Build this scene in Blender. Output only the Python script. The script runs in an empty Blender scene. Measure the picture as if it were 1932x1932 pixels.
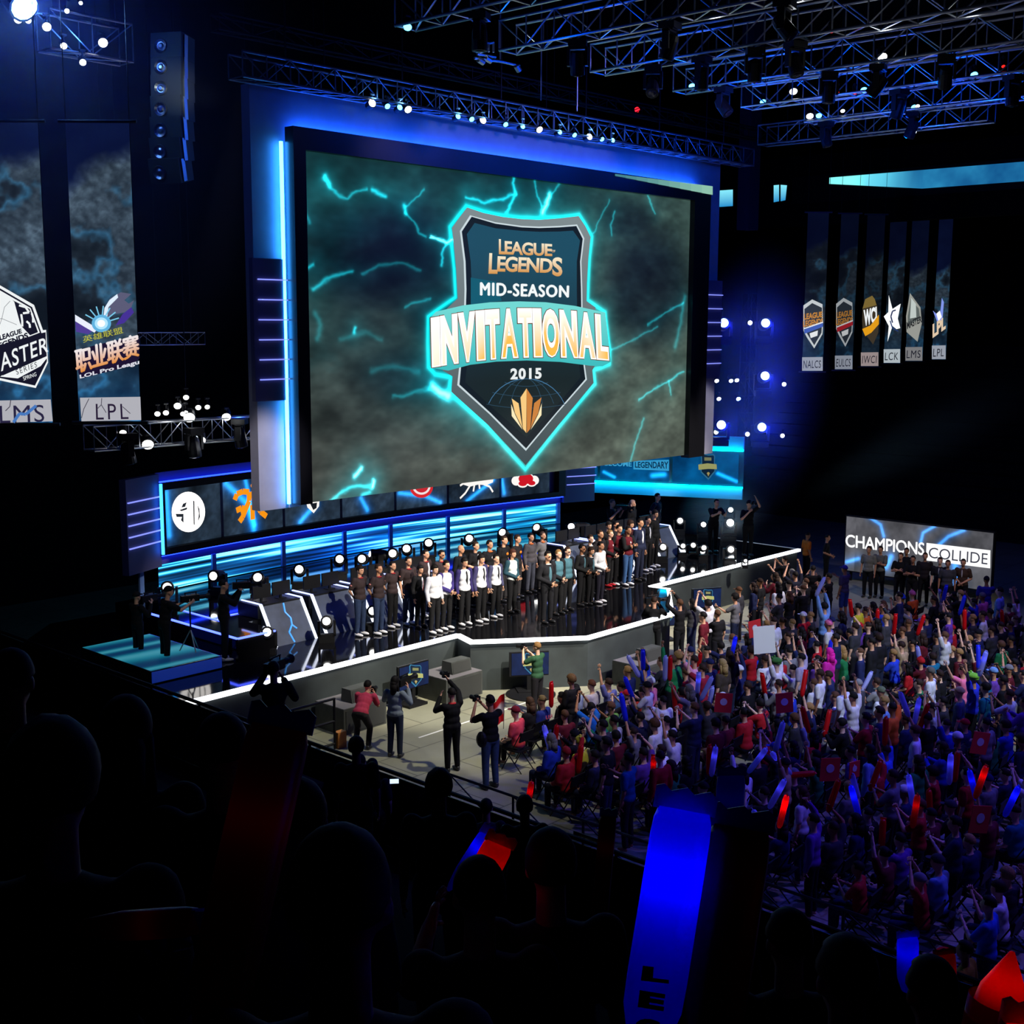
import bpy, bmesh, math, random
import numpy as np
from mathutils import Vector, Matrix, noise
from mathutils.geometry import tessellate_polygon

SC = bpy.context.scene
COL = SC.collection
PI = math.pi
rnd = random.Random(15)
nrs = np.random.RandomState(7)

# ------------------------------------------------------------------ camera
CZ = 9.1
FPX = 2378.0
_pi, _ro, _ya = math.radians(8.50356), math.radians(.238), math.radians(47.4345)
FWD = Vector((math.sin(_ya) * math.cos(_pi), math.cos(_ya) * math.cos(_pi), -math.sin(_pi)))
_r = Vector((math.cos(_ya), -math.sin(_ya), 0))
_u = _r.cross(FWD)
RGT = _r * math.cos(_ro) + _u * math.sin(_ro)
UPV = -_r * math.sin(_ro) + _u * math.cos(_ro)
CAM = Vector((0, 0, CZ))
cd = bpy.data.cameras.new('camera')
cam = bpy.data.objects.new('camera', cd)
COL.objects.link(cam)
M = Matrix((RGT, UPV, -FWD)).transposed().to_4x4()
M.translation = CAM
cam.matrix_world = M
cd.sensor_width = 36
cd.lens = FPX / 1932 * 36
cd.clip_end = 300
cd.clip_start = .05
SC.camera = cam
SC.view_settings.view_transform = 'Standard'
SC.view_settings.look = 'None'
SC.view_settings.exposure = 0.0
SC.view_settings.gamma = 1
SC.view_settings.use_curve_mapping = False
SC.cycles.use_denoising = True
SC.cycles.max_bounces = 5
SC.cycles.diffuse_bounces = 2
SC.cycles.glossy_bounces = 3
SC.cycles.transmission_bounces = 4
SC.cycles.volume_bounces = 0
SC.cycles.sample_clamp_indirect = 2.0
SC.cycles.caustics_reflective = False
SC.cycles.caustics_refractive = False

# ------------------------------------------------------------------ world
wd = bpy.data.worlds.new('world')
SC.world = wd
wd.use_nodes = True
wd.node_tree.nodes['Background'].inputs[0].default_value = (.10, .16, 1, 1)
wd.node_tree.nodes['Background'].inputs[1].default_value = .0004


def light(kind, loc, aim, energy, color, **kw):
    ld = bpy.data.lights.new('stage_lamp_' + kind.lower(), kind)
    ld.energy = energy
    ld.color = color
    o = bpy.data.objects.new('lamp_beam', ld)
    COL.objects.link(o)
    o.location = loc
    if aim is not None:
        o.rotation_euler = (Vector(aim) - Vector(loc)).to_track_quat('-Z', 'Y').to_euler()
    for k, v in kw.items():
        setattr(ld, k, v)
    return o


def spot(loc, aim, energy, color, deg, blend=.4, size=.15):
    return light('SPOT', loc, aim, energy, color, spot_size=math.radians(deg), spot_blend=blend, shadow_soft_size=size)


WARM = (1, .93, .82)
COOL = (.78, .88, 1)
BLUE = (.06, .06, 1)
VIOL = (.22, .12, 1)
# key light on the line of players, from the trusses above the audience
spot((20, 9, 14.2), (22, 23.2, 1.6), 19000, WARM, 32, .5)
spot((27, 8, 14.2), (26.5, 22.6, 1.6), 19000, WARM, 34, .5)
spot((36, 10, 14.2), (31.5, 23, 1.6), 16000, WARM, 30, .5)
# floor in front of the stage
spot((20, 13, 14.2), (20.0, 19.9, 0), 5200, (1, .95, .70), 32, .55)
# white beams over the middle of the audience
spot((20, 4, 14.2), (24.4, 14.4, 1), 7000, COOL, 25, .9)
spot((24, 2, 14.2), (28.2, 12.4, 1), 10000, COOL, 27, .9)
spot((28, 5, 14.2), (31.5, 15.4, 1), 2200, (1, .93, .85), 26, .8)
spot((17, 8, 14.2), (18.8, 16.0, .8), 2000, (1, .95, .88), 26, .9)
spot((13, 18, 13), (15.3, 24.6, 2.4), 900, (.9, .95, 1), 20, .8)  # added fill for the camera crew at stage left
# blue washes over the near audience
spot((22, 6, 14.2), (18.5, 10.0, 0), 1700, BLUE, 75, .8)
spot((30, 8, 14.2), (25.5, 10.5, 0), 2700, BLUE, 80, .8)
spot((33, 11, 14.2), (31, 13.5, 0), 2000, VIOL, 80, .8)
spot((18, 3, 14.2), (15.2, 12.4, 0), 1000, BLUE, 60, .8)
spot((24, 2, 14.2), (19, 7.5, 0), 2200, VIOL, 60, .8)
# blue wash on the stage scenery
spot((22, 17, 14.8), (21, 30, 3.6), 2600, (.10, .10, 1), 44, .8)
spot((30, 17, 14.8), (31, 30, 3.6), 2200, (.10, .10, 1), 44, .8)
spot((26, 15, 14.9), (26, 23.3, 11), 900, (.22, .22, 1), 90, .8)
# added narrow spots, standing in for stage wash on the lower surround corners
spot((14.5, 14, 13), (17.2, 23.3, 5.9), 6500, (1, .95, 1), 11, .7)
spot((30, 14, 13), (34.75, 23.3, 6.0), 4200, (1, .96, 1), 10, .6)
# blue light raking along the roof trusses
for _x, _y, _z, _e in ((19.6, 18.8, 14.4, 22), (22.8, 18.6, 14.3, 20), (26.1, 18.2, 14.2, 60), (29.2, 17.5, 14.4, 50), (29.4, 14.6, 14.3, 36), (32.5, 17.6, 14.3, 60),
                       (32.6, 14.6, 14.3, 75), (36, 17.6, 14.3, 40), (35.8, 13.6, 14.4, 45), (29.5, 20.6, 14.4, 25), (33, 20.9, 14.4, 25)):
    light('POINT', (_x, _y, _z), None, _e * 1.5, (.0, .07, 1), shadow_soft_size=.1)
# white light raking along the nearest trusses
for _x, _y, _z, _e in ((21.6, 14.6, 14.7, 3), (21.6, 12.8, 14.7, 4), (24.8, 12.6, 14.7, 4), (24.8, 10.8, 14.7, 3)):
    light('POINT', (_x, _y, _z), None, _e, (.9, .95, 1), shadow_soft_size=.1)


# ------------------------------------------------------------------ materials
def s2l(c):
    return tuple((x / 12.92 if x <= .04045 else ((x + .055) / 1.055) ** 2.4) for x in c)


def rgb(r, g, b):
    return s2l((r / 255, g / 255, b / 255))


_mats = {}


def mat(name, color=(.5, .5, .5), rough=.6, metal=0., spec=.5, emit=None, es=1., objcol=False, noise_amt=0., nscale=8., samp=None, attr=False, trans=0.):
    if name in _mats:
        return _mats[name]
    m = bpy.data.materials.new(name)
    m.use_nodes = True
    nt = m.node_tree
    b = nt.nodes['Principled BSDF']
    b.inputs['Roughness'].default_value = rough
    b.inputs['Metallic'].default_value = metal
    b.inputs['Specular IOR Level'].default_value = spec
    b.inputs['Base Color'].default_value = (*color, 1)
    src = None
    if objcol:
        oi = nt.nodes.new('ShaderNodeObjectInfo')
        src = oi.outputs['Color']
    if attr:
        at_ = nt.nodes.new('ShaderNodeAttribute')
        at_.attribute_name = 'Col'
        src = at_.outputs['Color']
    if noise_amt:
        tc = nt.nodes.new('ShaderNodeTexCoord')
        n = nt.nodes.new('ShaderNodeTexNoise')
        n.inputs['Scale'].default_value = nscale
        n.inputs['Detail'].default_value = 4
        nt.links.new(tc.outputs['Object'], n.inputs['Vector'])
        mr = nt.nodes.new('ShaderNodeMapRange')
        mr.inputs[1].default_value = .3
        mr.inputs[2].default_value = .7
        mr.inputs[3].default_value = 1 - noise_amt
        mr.inputs[4].default_value = 1 + noise_amt * .4
        nt.links.new(n.outputs['Fac'], mr.inputs[0])
        mx = nt.nodes.new('ShaderNodeVectorMath')
        mx.operation = 'SCALE'
        if src:
            nt.links.new(src, mx.inputs[0])
        else:
            mx.inputs[0].default_value = color
        nt.links.new(mr.outputs[0], mx.inputs['Scale'])
        src = mx.outputs[0]
    if src:
        nt.links.new(src, b.inputs['Base Color'])
    if emit:
        b.inputs['Emission Color'].default_value = (*emit, 1)
        b.inputs['Emission Strength'].default_value = es
    if samp:
        m.cycles.emission_sampling = samp
    _mats[name] = m
    return m


def picture_mat(name, strength=1.0, samp='NONE'):
    """a lit display: the colour it gives off is stored per point of its face"""
    if name in _mats:
        return _mats[name]
    m = bpy.data.materials.new(name)
    m.use_nodes = True
    nt = m.node_tree
    b = nt.nodes['Principled BSDF']
    b.inputs['Base Color'].default_value = (.004, .004, .005, 1)
    b.inputs['Roughness'].default_value = .6
    b.inputs['Specular IOR Level'].default_value = .1
    a = nt.nodes.new('ShaderNodeAttribute')
    a.attribute_name = 'Col'
    nt.links.new(a.outputs['Color'], b.inputs['Emission Color'])
    b.inputs['Emission Strength'].default_value = strength
    m.cycles.emission_sampling = samp
    _mats[name] = m
    return m


m_black = mat('flat black drape', (.004, .004, .005), .9, spec=.1, noise_amt=.3)
m_tier = mat('dark concrete', (.012, .012, .013), .9, spec=.1, noise_amt=.4, nscale=3)
m_truss = mat('aluminium truss tube', (.55, .57, .6), .35, 1.0)
m_body = mat('black powder coat', (.007, .007, .008), .5, spec=.25)
m_grey = mat('dark grey paint', (.06, .06, .065), .6)
m_deck = mat('gloss black deck', (.004, .004, .005), .06, spec=.55)
m_fascia = mat('dark grey green fascia cloth', (.028, .037, .039), .8, noise_amt=.4, nscale=1.5)
m_panel = mat('pale scenic panel', (.32, .31, .38), .75, noise_amt=.08, nscale=3)
m_panel2 = mat('ribbed violet scenic panel', (.12, .11, .22), .6)
m_steel = mat('worn steel', (.35, .35, .36), .4, .8)
m_cloth = mat('woven cloth', (.5, .5, .5), .85, objcol=True, spec=.2, noise_amt=.18, nscale=14)
m_skin = mat('skin', (.6, .4, .3), .55, objcol=True, spec=.3)
m_hair = mat('hair', (.02, .015, .01), .7, objcol=True, spec=.2, noise_amt=.5, nscale=60)
m_plastic = mat('soft plastic', (.5, .5, .5), .35, objcol=True)
m_print = mat('printed cloth', attr=True, rough=.8, spec=.15)
m_white_led = mat('white light strip', (.8, .8, .8), .5, emit=(.93, .95, 1), es=2.6)
m_cyan_led = mat('cyan light strip', (.3, .5, .6), .5, emit=(.03, .32, 1), es=20.)
m_blue_led = mat('blue light strip', (.1, .1, .6), .5, emit=(.06, .10, 1), es=5.)
m_bluehid = mat('deep blue light strip', (.1, .1, .6), .5, emit=(.01, .10, 1), es=75.)
m_teal_led = mat('teal light strip', (.1, .4, .6), .5, emit=(.0, .50, .95), es=9.)
m_lens = mat('white lamp lens', (.8, .8, .8), .3, emit=(1, .99, .97), es=5., samp='NONE')
m_lensb = mat('blue lamp lens', (.8, .8, .8), .3, emit=(.25, .45, 1), es=30., samp='NONE')
m_lensc = mat('cyan lamp lens', (.8, .8, .8), .3, emit=(.1, .55, 1), es=6., samp='NONE')
m_lensr = mat('red lamp lens', (.8, .1, .1), .3, emit=(1, .02, .01), es=1.2, samp='NONE')
m_lensd = mat('unlit lamp lens', (.03, .03, .04), .15)
m_pic = picture_mat('lit display face', 1.0)
m_pichot = picture_mat('bright lit display face', 2.0)
m_picled = picture_mat('light wall face', 2.3, 'AUTO')
m_phone = mat('lit phone screen', (.1, .1, .1), .3, emit=(.6, .75, 1), es=1.4, samp='NONE')


# ------------------------------------------------------------------ helpers
def ray(px, py):
    return FWD * FPX + RGT * (px - 966) - UPV * (py - 966)


def at(px, py, ax, v):
    """where the sight line through a picture point meets the plane x, y or z = v"""
    d = ray(px, py)
    i = 'XYZ'.index(ax)
    return CAM + d * ((v - CAM[i]) / d[i])


def proj(p):
    q = Vector(p) - CAM
    z = q.dot(FWD)
    return 966 + FPX * q.dot(RGT) / z, 966 - FPX * q.dot(UPV) / z, z


def tag(o, label=None, cat=None, group=None, kind=None):
    if label and len(label.split()) > 16:
        print('LONG LABEL', len(label.split()), label)
    if label:
        o['label'] = label
    if cat:
        o['category'] = cat
    if group:
        o['group'] = group
    if kind:
        o['kind'] = kind
    return o


def empty(name, loc, rz=0, label=None, cat=None, group=None, sc=1):
    o = bpy.data.objects.new(name, None)
    COL.objects.link(o)
    o.location = loc
    o.rotation_euler = (0, 0, rz)
    o.scale = (sc, sc, sc)
    o.empty_display_size = .1
    return tag(o, label, cat, group)


def link(name, me, m=None, parent=None, color=None, loc=None, rot=None):
    o = bpy.data.objects.new(name, me)
    COL.objects.link(o)
    if m is not None and not me.materials:
        me.materials.append(m)
    if parent is not None:
        o.parent = parent
    if color is not None:
        o.color = (*color, 1)
    if loc is not None:
        o.location = loc
    if rot is not None:
        o.rotation_euler = rot
    return o


def copy_tree(o, parent=None):
    c = o.copy()
    COL.objects.link(c)
    c.parent = parent
    for ch in o.children:
        copy_tree(ch, c)
    return c


class MB:
    """collects vertices and faces of one mesh"""

    def __init__(s):
        s.v, s.f, s.c = [], [], []

    def add(s, vs, fs, col=None):
        n = len(s.v)
        s.v += [tuple(p) for p in vs]
        s.f += [tuple(i + n for i in f) for f in fs]
        s.c += [col or (1, 1, 1)] * len(vs) if not isinstance(col, list) else col
        return s

    def box(s, c, d, rz=0, col=None, M=None):
        x, y, z = (k / 2 for k in d)
        vs = [Vector((a * x, b * y, e * z)) for a in (-1, 1) for b in (-1, 1) for e in (-1, 1)]
        R = M or Matrix.Rotation(rz, 3, 'Z')
        vs = [R @ p + Vector(c) for p in vs]
        return s.add(vs, [(0, 1, 3, 2), (4, 6, 7, 5), (0, 4, 5, 1), (2, 3, 7, 6), (0, 2, 6, 4), (1, 5, 7, 3)], col)

    def bx(s, x0, x1, y0, y1, z0, z1, col=None):
        return s.box(((x0 + x1) / 2, (y0 + y1) / 2, (z0 + z1) / 2), (x1 - x0, y1 - y0, z1 - z0), col=col)

    def tube(s, p0, p1, r0, r1=None, n=8, col=None):
        r1 = r0 if r1 is None else r1
        p0, p1 = Vector(p0), Vector(p1)
        d = (p1 - p0)
        if d.length < 1e-6:
            return s
        d.normalize()
        a = d.orthogonal().normalized()
        b = d.cross(a)
        vs = [p + (a * math.cos(2 * PI * i / n) + b * math.sin(2 * PI * i / n)) * r for p, r in ((p0, r0), (p1, r1)) for i in range(n)]
        fs = [(i, (i + 1) % n, n + (i + 1) % n, n + i) for i in range(n)] + [tuple(range(n))[::-1], tuple(range(n, 2 * n))]
        return s.add(vs, fs, col)

    def lathe(s, prof, c=(0, 0, 0), M=None, n=12, col=None):
        vs, fs = [], []
        for r, z in prof:
            for i in range(n):
                vs.append(Vector((r * math.cos(2 * PI * i / n), r * math.sin(2 * PI * i / n), z)))
        k = len(prof)
        for j in range(k - 1):
            for i in range(n):
                fs.append((j * n + i, j * n + (i + 1) % n, (j + 1) * n + (i + 1) % n, (j + 1) * n + i))
        fs += [tuple(range(n))[::-1], tuple(range((k - 1) * n, k * n))]
        R = M or Matrix.Identity(3)
        return s.add([R @ p + Vector(c) for p in vs], fs, col)

    def ell(s, c, r, n=10, m=7, M=None, col=None):
        vs, fs = [Vector((0, 0, -1))], []
        for j in range(1, m):
            t = PI * j / m - PI / 2
            for i in range(n):
                vs.append(Vector((math.cos(t) * math.cos(2 * PI * i / n), math.cos(t) * math.sin(2 * PI * i / n), math.sin(t))))
        vs.append(Vector((0, 0, 1)))
        for i in range(n):
            fs.append((0, 1 + (i + 1) % n, 1 + i))
            fs.append((len(vs) - 1, 1 + (m - 2) * n + i, 1 + (m - 2) * n + (i + 1) % n))
        for j in range(m - 2):
            for i in range(n):
                a = 1 + j * n
                fs.append((a + i, a + (i + 1) % n, a + n + (i + 1) % n, a + n + i))
        R = M or Matrix.Identity(3)
        return s.add([R @ Vector((p.x * r[0], p.y * r[1], p.z * r[2])) + Vector(c) for p in vs], fs, col)

    def cap(s, p0, r0, p1, r1, n=10):
        s.tube(p0, p1, r0, r1, n)
        s.ell(p0, (r0,) * 3, n, 6)
        s.ell(p1, (r1,) * 3, n, 6)
        return s

    def prism(s, pts, z0, z1, col=None):
        k = len(pts)
        tri = tessellate_polygon([[Vector((x, y, 0)) for x, y in pts]])
        vs = [(x, y, z0) for x, y in pts] + [(x, y, z1) for x, y in pts]
        fs = [tuple(t) for t in tri] + [tuple(i + k for i in t) for t in tri] + [(i, (i + 1) % k, k + (i + 1) % k, k + i) for i in range(k)]
        return s.add(vs, fs, col)

    def mesh(s, name, smooth=False, colors=False, recalc=True):
        me = bpy.data.meshes.new(name)
        me.from_pydata(s.v, [], s.f)
        if colors:
            a = me.color_attributes.new('Col', 'FLOAT_COLOR', 'POINT')
            arr = np.ones((len(s.v), 4), np.float32)
            arr[:, :3] = np.array(s.c, np.float32)
            a.data.foreach_set('color', arr.ravel())
        if recalc:
            b = bmesh.new()
            b.from_mesh(me)
            bmesh.ops.recalc_face_normals(b, faces=b.faces)
            b.to_mesh(me)
            b.free()
        if smooth:
            me.polygons.foreach_set('use_smooth', [True] * len(me.polygons))
        me.update()
        return me

    def build(s, name, m, parent=None, smooth=False, colors=False, color=None, recalc=True, loc=None, rot=None):
        me = s.mesh(name, smooth, colors, recalc)
        me.materials.append(m)
        return link(name, me, None, parent, color, loc, rot)


def grow(mb, voxel, smooth=2, extra=None, name='body'):
    """fuses overlapping closed shapes into one continuous skin"""
    me = mb.mesh('grow_tmp')
    o = bpy.data.objects.new('grow_tmp', me)
    COL.objects.link(o)
    r = o.modifiers.new('r', 'REMESH')
    r.mode = 'VOXEL'
    r.voxel_size = voxel
    sm = o.modifiers.new('s', 'SMOOTH')
    sm.iterations = smooth
    sm.factor = .5
    dg = bpy.context.evaluated_depsgraph_get()
    out = bpy.data.meshes.new_from_object(o.evaluated_get(dg))
    bpy.data.objects.remove(o)
    bpy.data.meshes.remove(me)
    out.name = name
    if extra is not None and extra.v:
        b = bmesh.new()
        b.from_mesh(out)
        em = extra.mesh('grow_extra')
        b.from_mesh(em)
        b.to_mesh(out)
        b.free()
        bpy.data.meshes.remove(em)
    out.polygons.foreach_set('use_smooth', [True] * len(out.polygons))
    return out


# value noise on a lattice, for the artwork on displays
def vnoise(u, v, freq, seed=0):
    rs = np.random.RandomState(seed)
    g = rs.rand(64, 64)
    x, y = (u * freq) % 63, (v * freq) % 63
    xi, yi = x.astype(int), y.astype(int)
    fx, fy = x - xi, y - yi
    fx, fy = fx * fx * (3 - 2 * fx), fy * fy * (3 - 2 * fy)
    return (g[yi, xi] * (1 - fx) + g[yi, xi + 1] * fx) * (1 - fy) + (g[yi + 1, xi] * (1 - fx) + g[yi + 1, xi + 1] * fx) * fy


def fbm(u, v, freq=3, seed=0, octv=5):
    t, a, w = 0, .5, 0
    for k in range(octv):
        t = t + a * vnoise(u, v, freq * 2 ** k, seed + k)
        w += a
        a *= .55
    return t / w


def segdist(U, V, pts):
    """distance of every grid point to a broken line, and how far along it is"""
    best = np.full(U.shape, 1e9)
    for (x0, y0), (x1, y1) in zip(pts[:-1], pts[1:]):
        dx, dy = x1 - x0, y1 - y0
        t = np.clip(((U - x0) * dx + (V - y0) * dy) / (dx * dx + dy * dy + 1e-9), 0, 1)
        best = np.minimum(best, np.hypot(U - x0 - t * dx, V - y0 - t * dy))
    return best


class Plane:
    """a flat display: P0 a corner, ex along it, ez up, nrm towards whoever looks at it"""

    def __init__(s, P0, ex, nrm=None):
        s.P0 = Vector(P0)
        s.ex = Vector(ex).normalized()
        s.ez = Vector((0, 0, 1))
        n = s.ex.cross(s.ez)
        if n.dot(CAM - s.P0) < 0:
            n = -n
        s.n = n

    def uv(s, px, py):
        d = ray(px, py)
        t = (s.P0 - CAM).dot(s.n) / d.dot(s.n)
        q = CAM + d * t - s.P0
        return q.dot(s.ex), q.dot(s.ez)

    def pt(s, u, v, d=0):
        return s.P0 + s.ex * u + s.ez * v + s.n * d


class Arc(Plane):
    """a display bent to a shallow arc; u runs along the chord"""

    def __init__(s, P0, P1, sag):
        s.P0 = Vector(P0)
        s.L = (Vector(P1) - s.P0).length
        s.ex = (Vector(P1) - s.P0).normalized()
        s.ez = Vector((0, 0, 1))
        n = s.ex.cross(s.ez)
        if n.dot(CAM - s.P0) < 0:
            n = -n
        s.n = n
        s.sag = sag

    def off(s, u):
        return -s.sag * (1 - (2 * u / s.L - 1) ** 2)

    def uv(s, px, py):
        d = ray(px, py)
        o = 0
        for _ in range(6):
            t = (s.P0 + s.n * o - CAM).dot(s.n) / d.dot(s.n)
            q = CAM + d * t - s.P0
            u = q.dot(s.ex)
            o = s.off(u)
        return u, q.dot(s.ez)

    def pt(s, u, v, d=0):
        return s.P0 + s.ex * u + s.ez * v + s.n * (d + s.off(u))


def picture(pl, u0, u1, v0, v1, nx, ny, fn, name, m, parent, d=0.0):
    """a display face whose artwork fn(U, V in metres on the face) gives its colours"""
    us, vs = np.linspace(u0, u1, nx + 1), np.linspace(v0, v1, ny + 1)
    U, V = np.meshgrid(us, vs)
    c = np.clip(fn(U, V), 0, 4)
    c = np.where(c <= .04045, c / 12.92, ((np.maximum(c, 0) + .055) / 1.055) ** 2.4).reshape(-1, 3)
    P0, ex, n = np.array(pl.P0), np.array(pl.ex), np.array(pl.n)
    off = np.array([pl.off(u) if isinstance(pl, Arc) else 0. for u in us]) + d
    P = P0 + U[..., None] * ex + V[..., None] * np.array((0, 0, 1.)) + np.broadcast_to(off, U.shape)[..., None] * n
    me = bpy.data.meshes.new(name)
    idx = np.arange((nx + 1) * (ny + 1)).reshape(ny + 1, nx + 1)
    F = np.stack([idx[:-1, :-1], idx[:-1, 1:], idx[1:, 1:], idx[1:, :-1]], -1).reshape(-1, 4)
    me.from_pydata(P.reshape(-1, 3).tolist(), [], F.tolist())
    a = me.color_attributes.new('Col', 'FLOAT_COLOR', 'POINT')
    arr = np.ones((len(c), 4), np.float32)
    arr[:, :3] = c
    a.data.foreach_set('color', arr.ravel())
    me.materials.append(m)
    return link(name, me, None, parent)


def shape_px(mb, pl, pts, col, d):
    """a flat coloured outline lying on a display face; pts traced in the picture"""
    uv = [pl.uv(*p) for p in pts]
    return shape_uv(mb, pl, uv, col, d)


def shape_uv(mb, pl, uv, col, d):
    tri = tessellate_polygon([[Vector((u, v, 0)) for u, v in uv]])
    cols = [col(u, v) if callable(col) else col for u, v in uv]
    mb.add([pl.pt(u, v, d) for u, v in uv], [tuple(t) for t in tri], cols)
    return mb


def stroke_px(mb, pl, pts, w, col, d):
    """a line of width w metres on a display face"""
    uv = [pl.uv(*p) for p in pts]
    for (a, b), (c, e) in zip(uv[:-1], uv[1:]):
        l = math.hypot(c - a, e - b) or 1
        nx, ny = -(e - b) / l * w / 2, (c - a) / l * w / 2
        mb.add([pl.pt(a + nx, b + ny, d), pl.pt(a - nx, b - ny, d), pl.pt(c - nx, e - ny, d), pl.pt(c + nx, e + ny, d)], [(0, 1, 2, 3)], [col] * 4)
    return mb


_txt = {}


def text2d(s, bold=0.0, space=1.0):
    key = (s, bold, space)
    if key not in _txt:
        cu = bpy.data.curves.new('t', 'FONT')
        cu.body = s
        cu.offset = bold
        cu.space_character = space
        cu.resolution_u = 4
        o = bpy.data.objects.new('t', cu)
        COL.objects.link(o)
        dg = bpy.context.evaluated_depsgraph_get()
        me = bpy.data.meshes.new_from_object(o.evaluated_get(dg))
        vs = np.array([(v.co.x, v.co.y) for v in me.vertices]) if len(me.vertices) else np.zeros((1, 2))
        fs = [tuple(p.vertices) for p in me.polygons]
        bpy.data.objects.remove(o)
        bpy.data.meshes.remove(me)
        bpy.data.curves.remove(cu)
        lo, hi = vs.min(0), vs.max(0)
        _txt[key] = ((vs - lo) / np.maximum(hi - lo, 1e-6), fs)
    return _txt[key]


def text_px(mb, pl, s, quad, col, d, bold=.02, arc_t=0, arc_b=0, space=1.0, grow_=0):
    """lettering on a display face; quad = the four picture corners TL TR BR BL it fills"""
    vs, fs = text2d(s, bold, space)
    (ax, ay), (bx_, by), (cx, cy), (dx, dy) = quad
    P, cols = [], []
    for sx, t in vs:
        hump = 1 - (2 * sx - 1) ** 2
        tx, ty = ax + (bx_ - ax) * sx, ay + (by - ay) * sx - arc_t * hump
        lx, ly = dx + (cx - dx) * sx, dy + (cy - dy) * sx - arc_b * hump
        P.append(pl.pt(*pl.uv(lx + (tx - lx) * t, ly + (ty - ly) * t), d))
        cols.append(col(sx, t) if callable(col) else col)
    return mb.add(P, fs, cols)


WHITE = (1, 1, 1)
DARK = rgb(12, 16, 22)


def frame_tubes(mb, p0, p1, h, w, tube, step, up=Vector((0, 0, 1)), n=6, side=None):
    """box truss lacing between p0 and p1 (the line of its lower middle)"""
    p0, p1 = Vector(p0), Vector(p1)
    d = (p1 - p0)
    L = d.length
    d.normalize()
    sd = d.cross(up).normalized()
    k = max(1, round(L / step))
    for i in range(k + 1):
        q = p0 + d * (L * i / k)
        for s in (-1, 1):
            mb.tube(q + sd * s * w / 2, q + sd * s * w / 2 + up * h, tube, n=n)
        mb.tube(q - sd * w / 2, q + sd * w / 2, tube, n=n)
        if i < k:
            q2 = p0 + d * (L * (i + 1) / k)
            z = (0, h) if i % 2 else (h, 0)
            for s in (-1, 1):
                mb.tube(q + sd * s * w / 2 + up * z[0], q2 + sd * s * w / 2 + up * z[1], tube, n=n)
            mb.tube(q - sd * w / 2, q2 + sd * w / 2, tube, n=n)


def truss(p0, p1, h, w, label, group='aluminium box trusses', r=.03, step=.62, up=Vector((0, 0, 1)), m=None, hang=True):
    m = m or m_truss
    p0, p1 = Vector(p0), Vector(p1)
    t = empty('lighting_truss', p0, 0, label, 'truss', group)
    q0, q1 = Vector((0, 0, 0)), p1 - p0
    d = (q1 - q0).normalized()
    sd = d.cross(up).normalized()
    for s in (-1, 1):
        for z in (0, h):
            c = MB()
            c.tube(q0 + sd * s * w / 2 + up * z, q1 + sd * s * w / 2 + up * z, r, n=8)
            c.build('chord', m, t, smooth=False)
    l = MB()
    frame_tubes(l, q0, q1, h, w, r * .55, step, up)
    l.build('lacing', m, t)
    if hang and abs(d.z) < .5:
        for f in (.12, .5, .88):
            MB().tube(q0.lerp(q1, f) + up * h, q0.lerp(q1, f) + Vector((0, 0, 21 - p0.z)), .012, n=5).build('hanging_wire', m_body, t)
    return t


ORD = 'first second third fourth fifth sixth seventh eighth ninth tenth eleventh twelfth thirteenth fourteenth fifteenth sixteenth'.split()


# ================================================================== the hall
def structure(name, mb, m, **k):
    return tag(mb.build(name, m, **k), kind='structure')


def floor_material():
    m = bpy.data.materials.new('floor cover boards')
    m.use_nodes = True
    nt = m.node_tree
    b = nt.nodes['Principled BSDF']
    tc = nt.nodes.new('ShaderNodeTexCoord')
    br = nt.nodes.new('ShaderNodeTexBrick')
    br.inputs['Scale'].default_value = 1
    br.inputs['Brick Width'].default_value = 2.4
    br.inputs['Row Height'].default_value = 1.2
    br.inputs['Mortar Size'].default_value = .015
    br.inputs['Color1'].default_value = (.42, .40, .27, 1)
    br.inputs['Color2'].default_value = (.34, .34, .24, 1)
    br.inputs['Mortar'].default_value = (.13, .13, .09, 1)
    n = nt.nodes.new('ShaderNodeTexNoise')
    n.inputs['Scale'].default_value = .9
    n.inputs['Detail'].default_value = 5
    mx = nt.nodes.new('ShaderNodeMixRGB')
    mx.blend_type = 'MULTIPLY'
    mx.inputs[0].default_value = .5
    nt.links.new(tc.outputs['Object'], br.inputs['Vector'])
    nt.links.new(tc.outputs['Object'], n.inputs['Vector'])
    nt.links.new(br.outputs['Color'], mx.inputs[1])
    nt.links.new(n.outputs['Fac'], mx.inputs[2])
    nt.links.new(mx.outputs[0], b.inputs['Base Color'])
    b.inputs['Roughness'].default_value = .55
    return m


structure('floor', MB().bx(11.5, 64, -6, 40, -.2, 0), floor_material())
structure('ceiling', MB().bx(-8, 64, -14, 40, 21, 21.3), m_black)
structure('wall_back', MB().bx(-8, 64, 39, 39.3, -.2, 21), m_black)
structure('wall_far_side', MB().bx(63, 63.3, -14, 39, -.2, 21), m_black)
structure('wall_near_side', MB().bx(-8.3, -8, -14, 39, -.2, 21), m_black)
structure('wall_front', MB().bx(-8, 64, -14.3, -14, -.2, 21), m_black)
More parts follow.
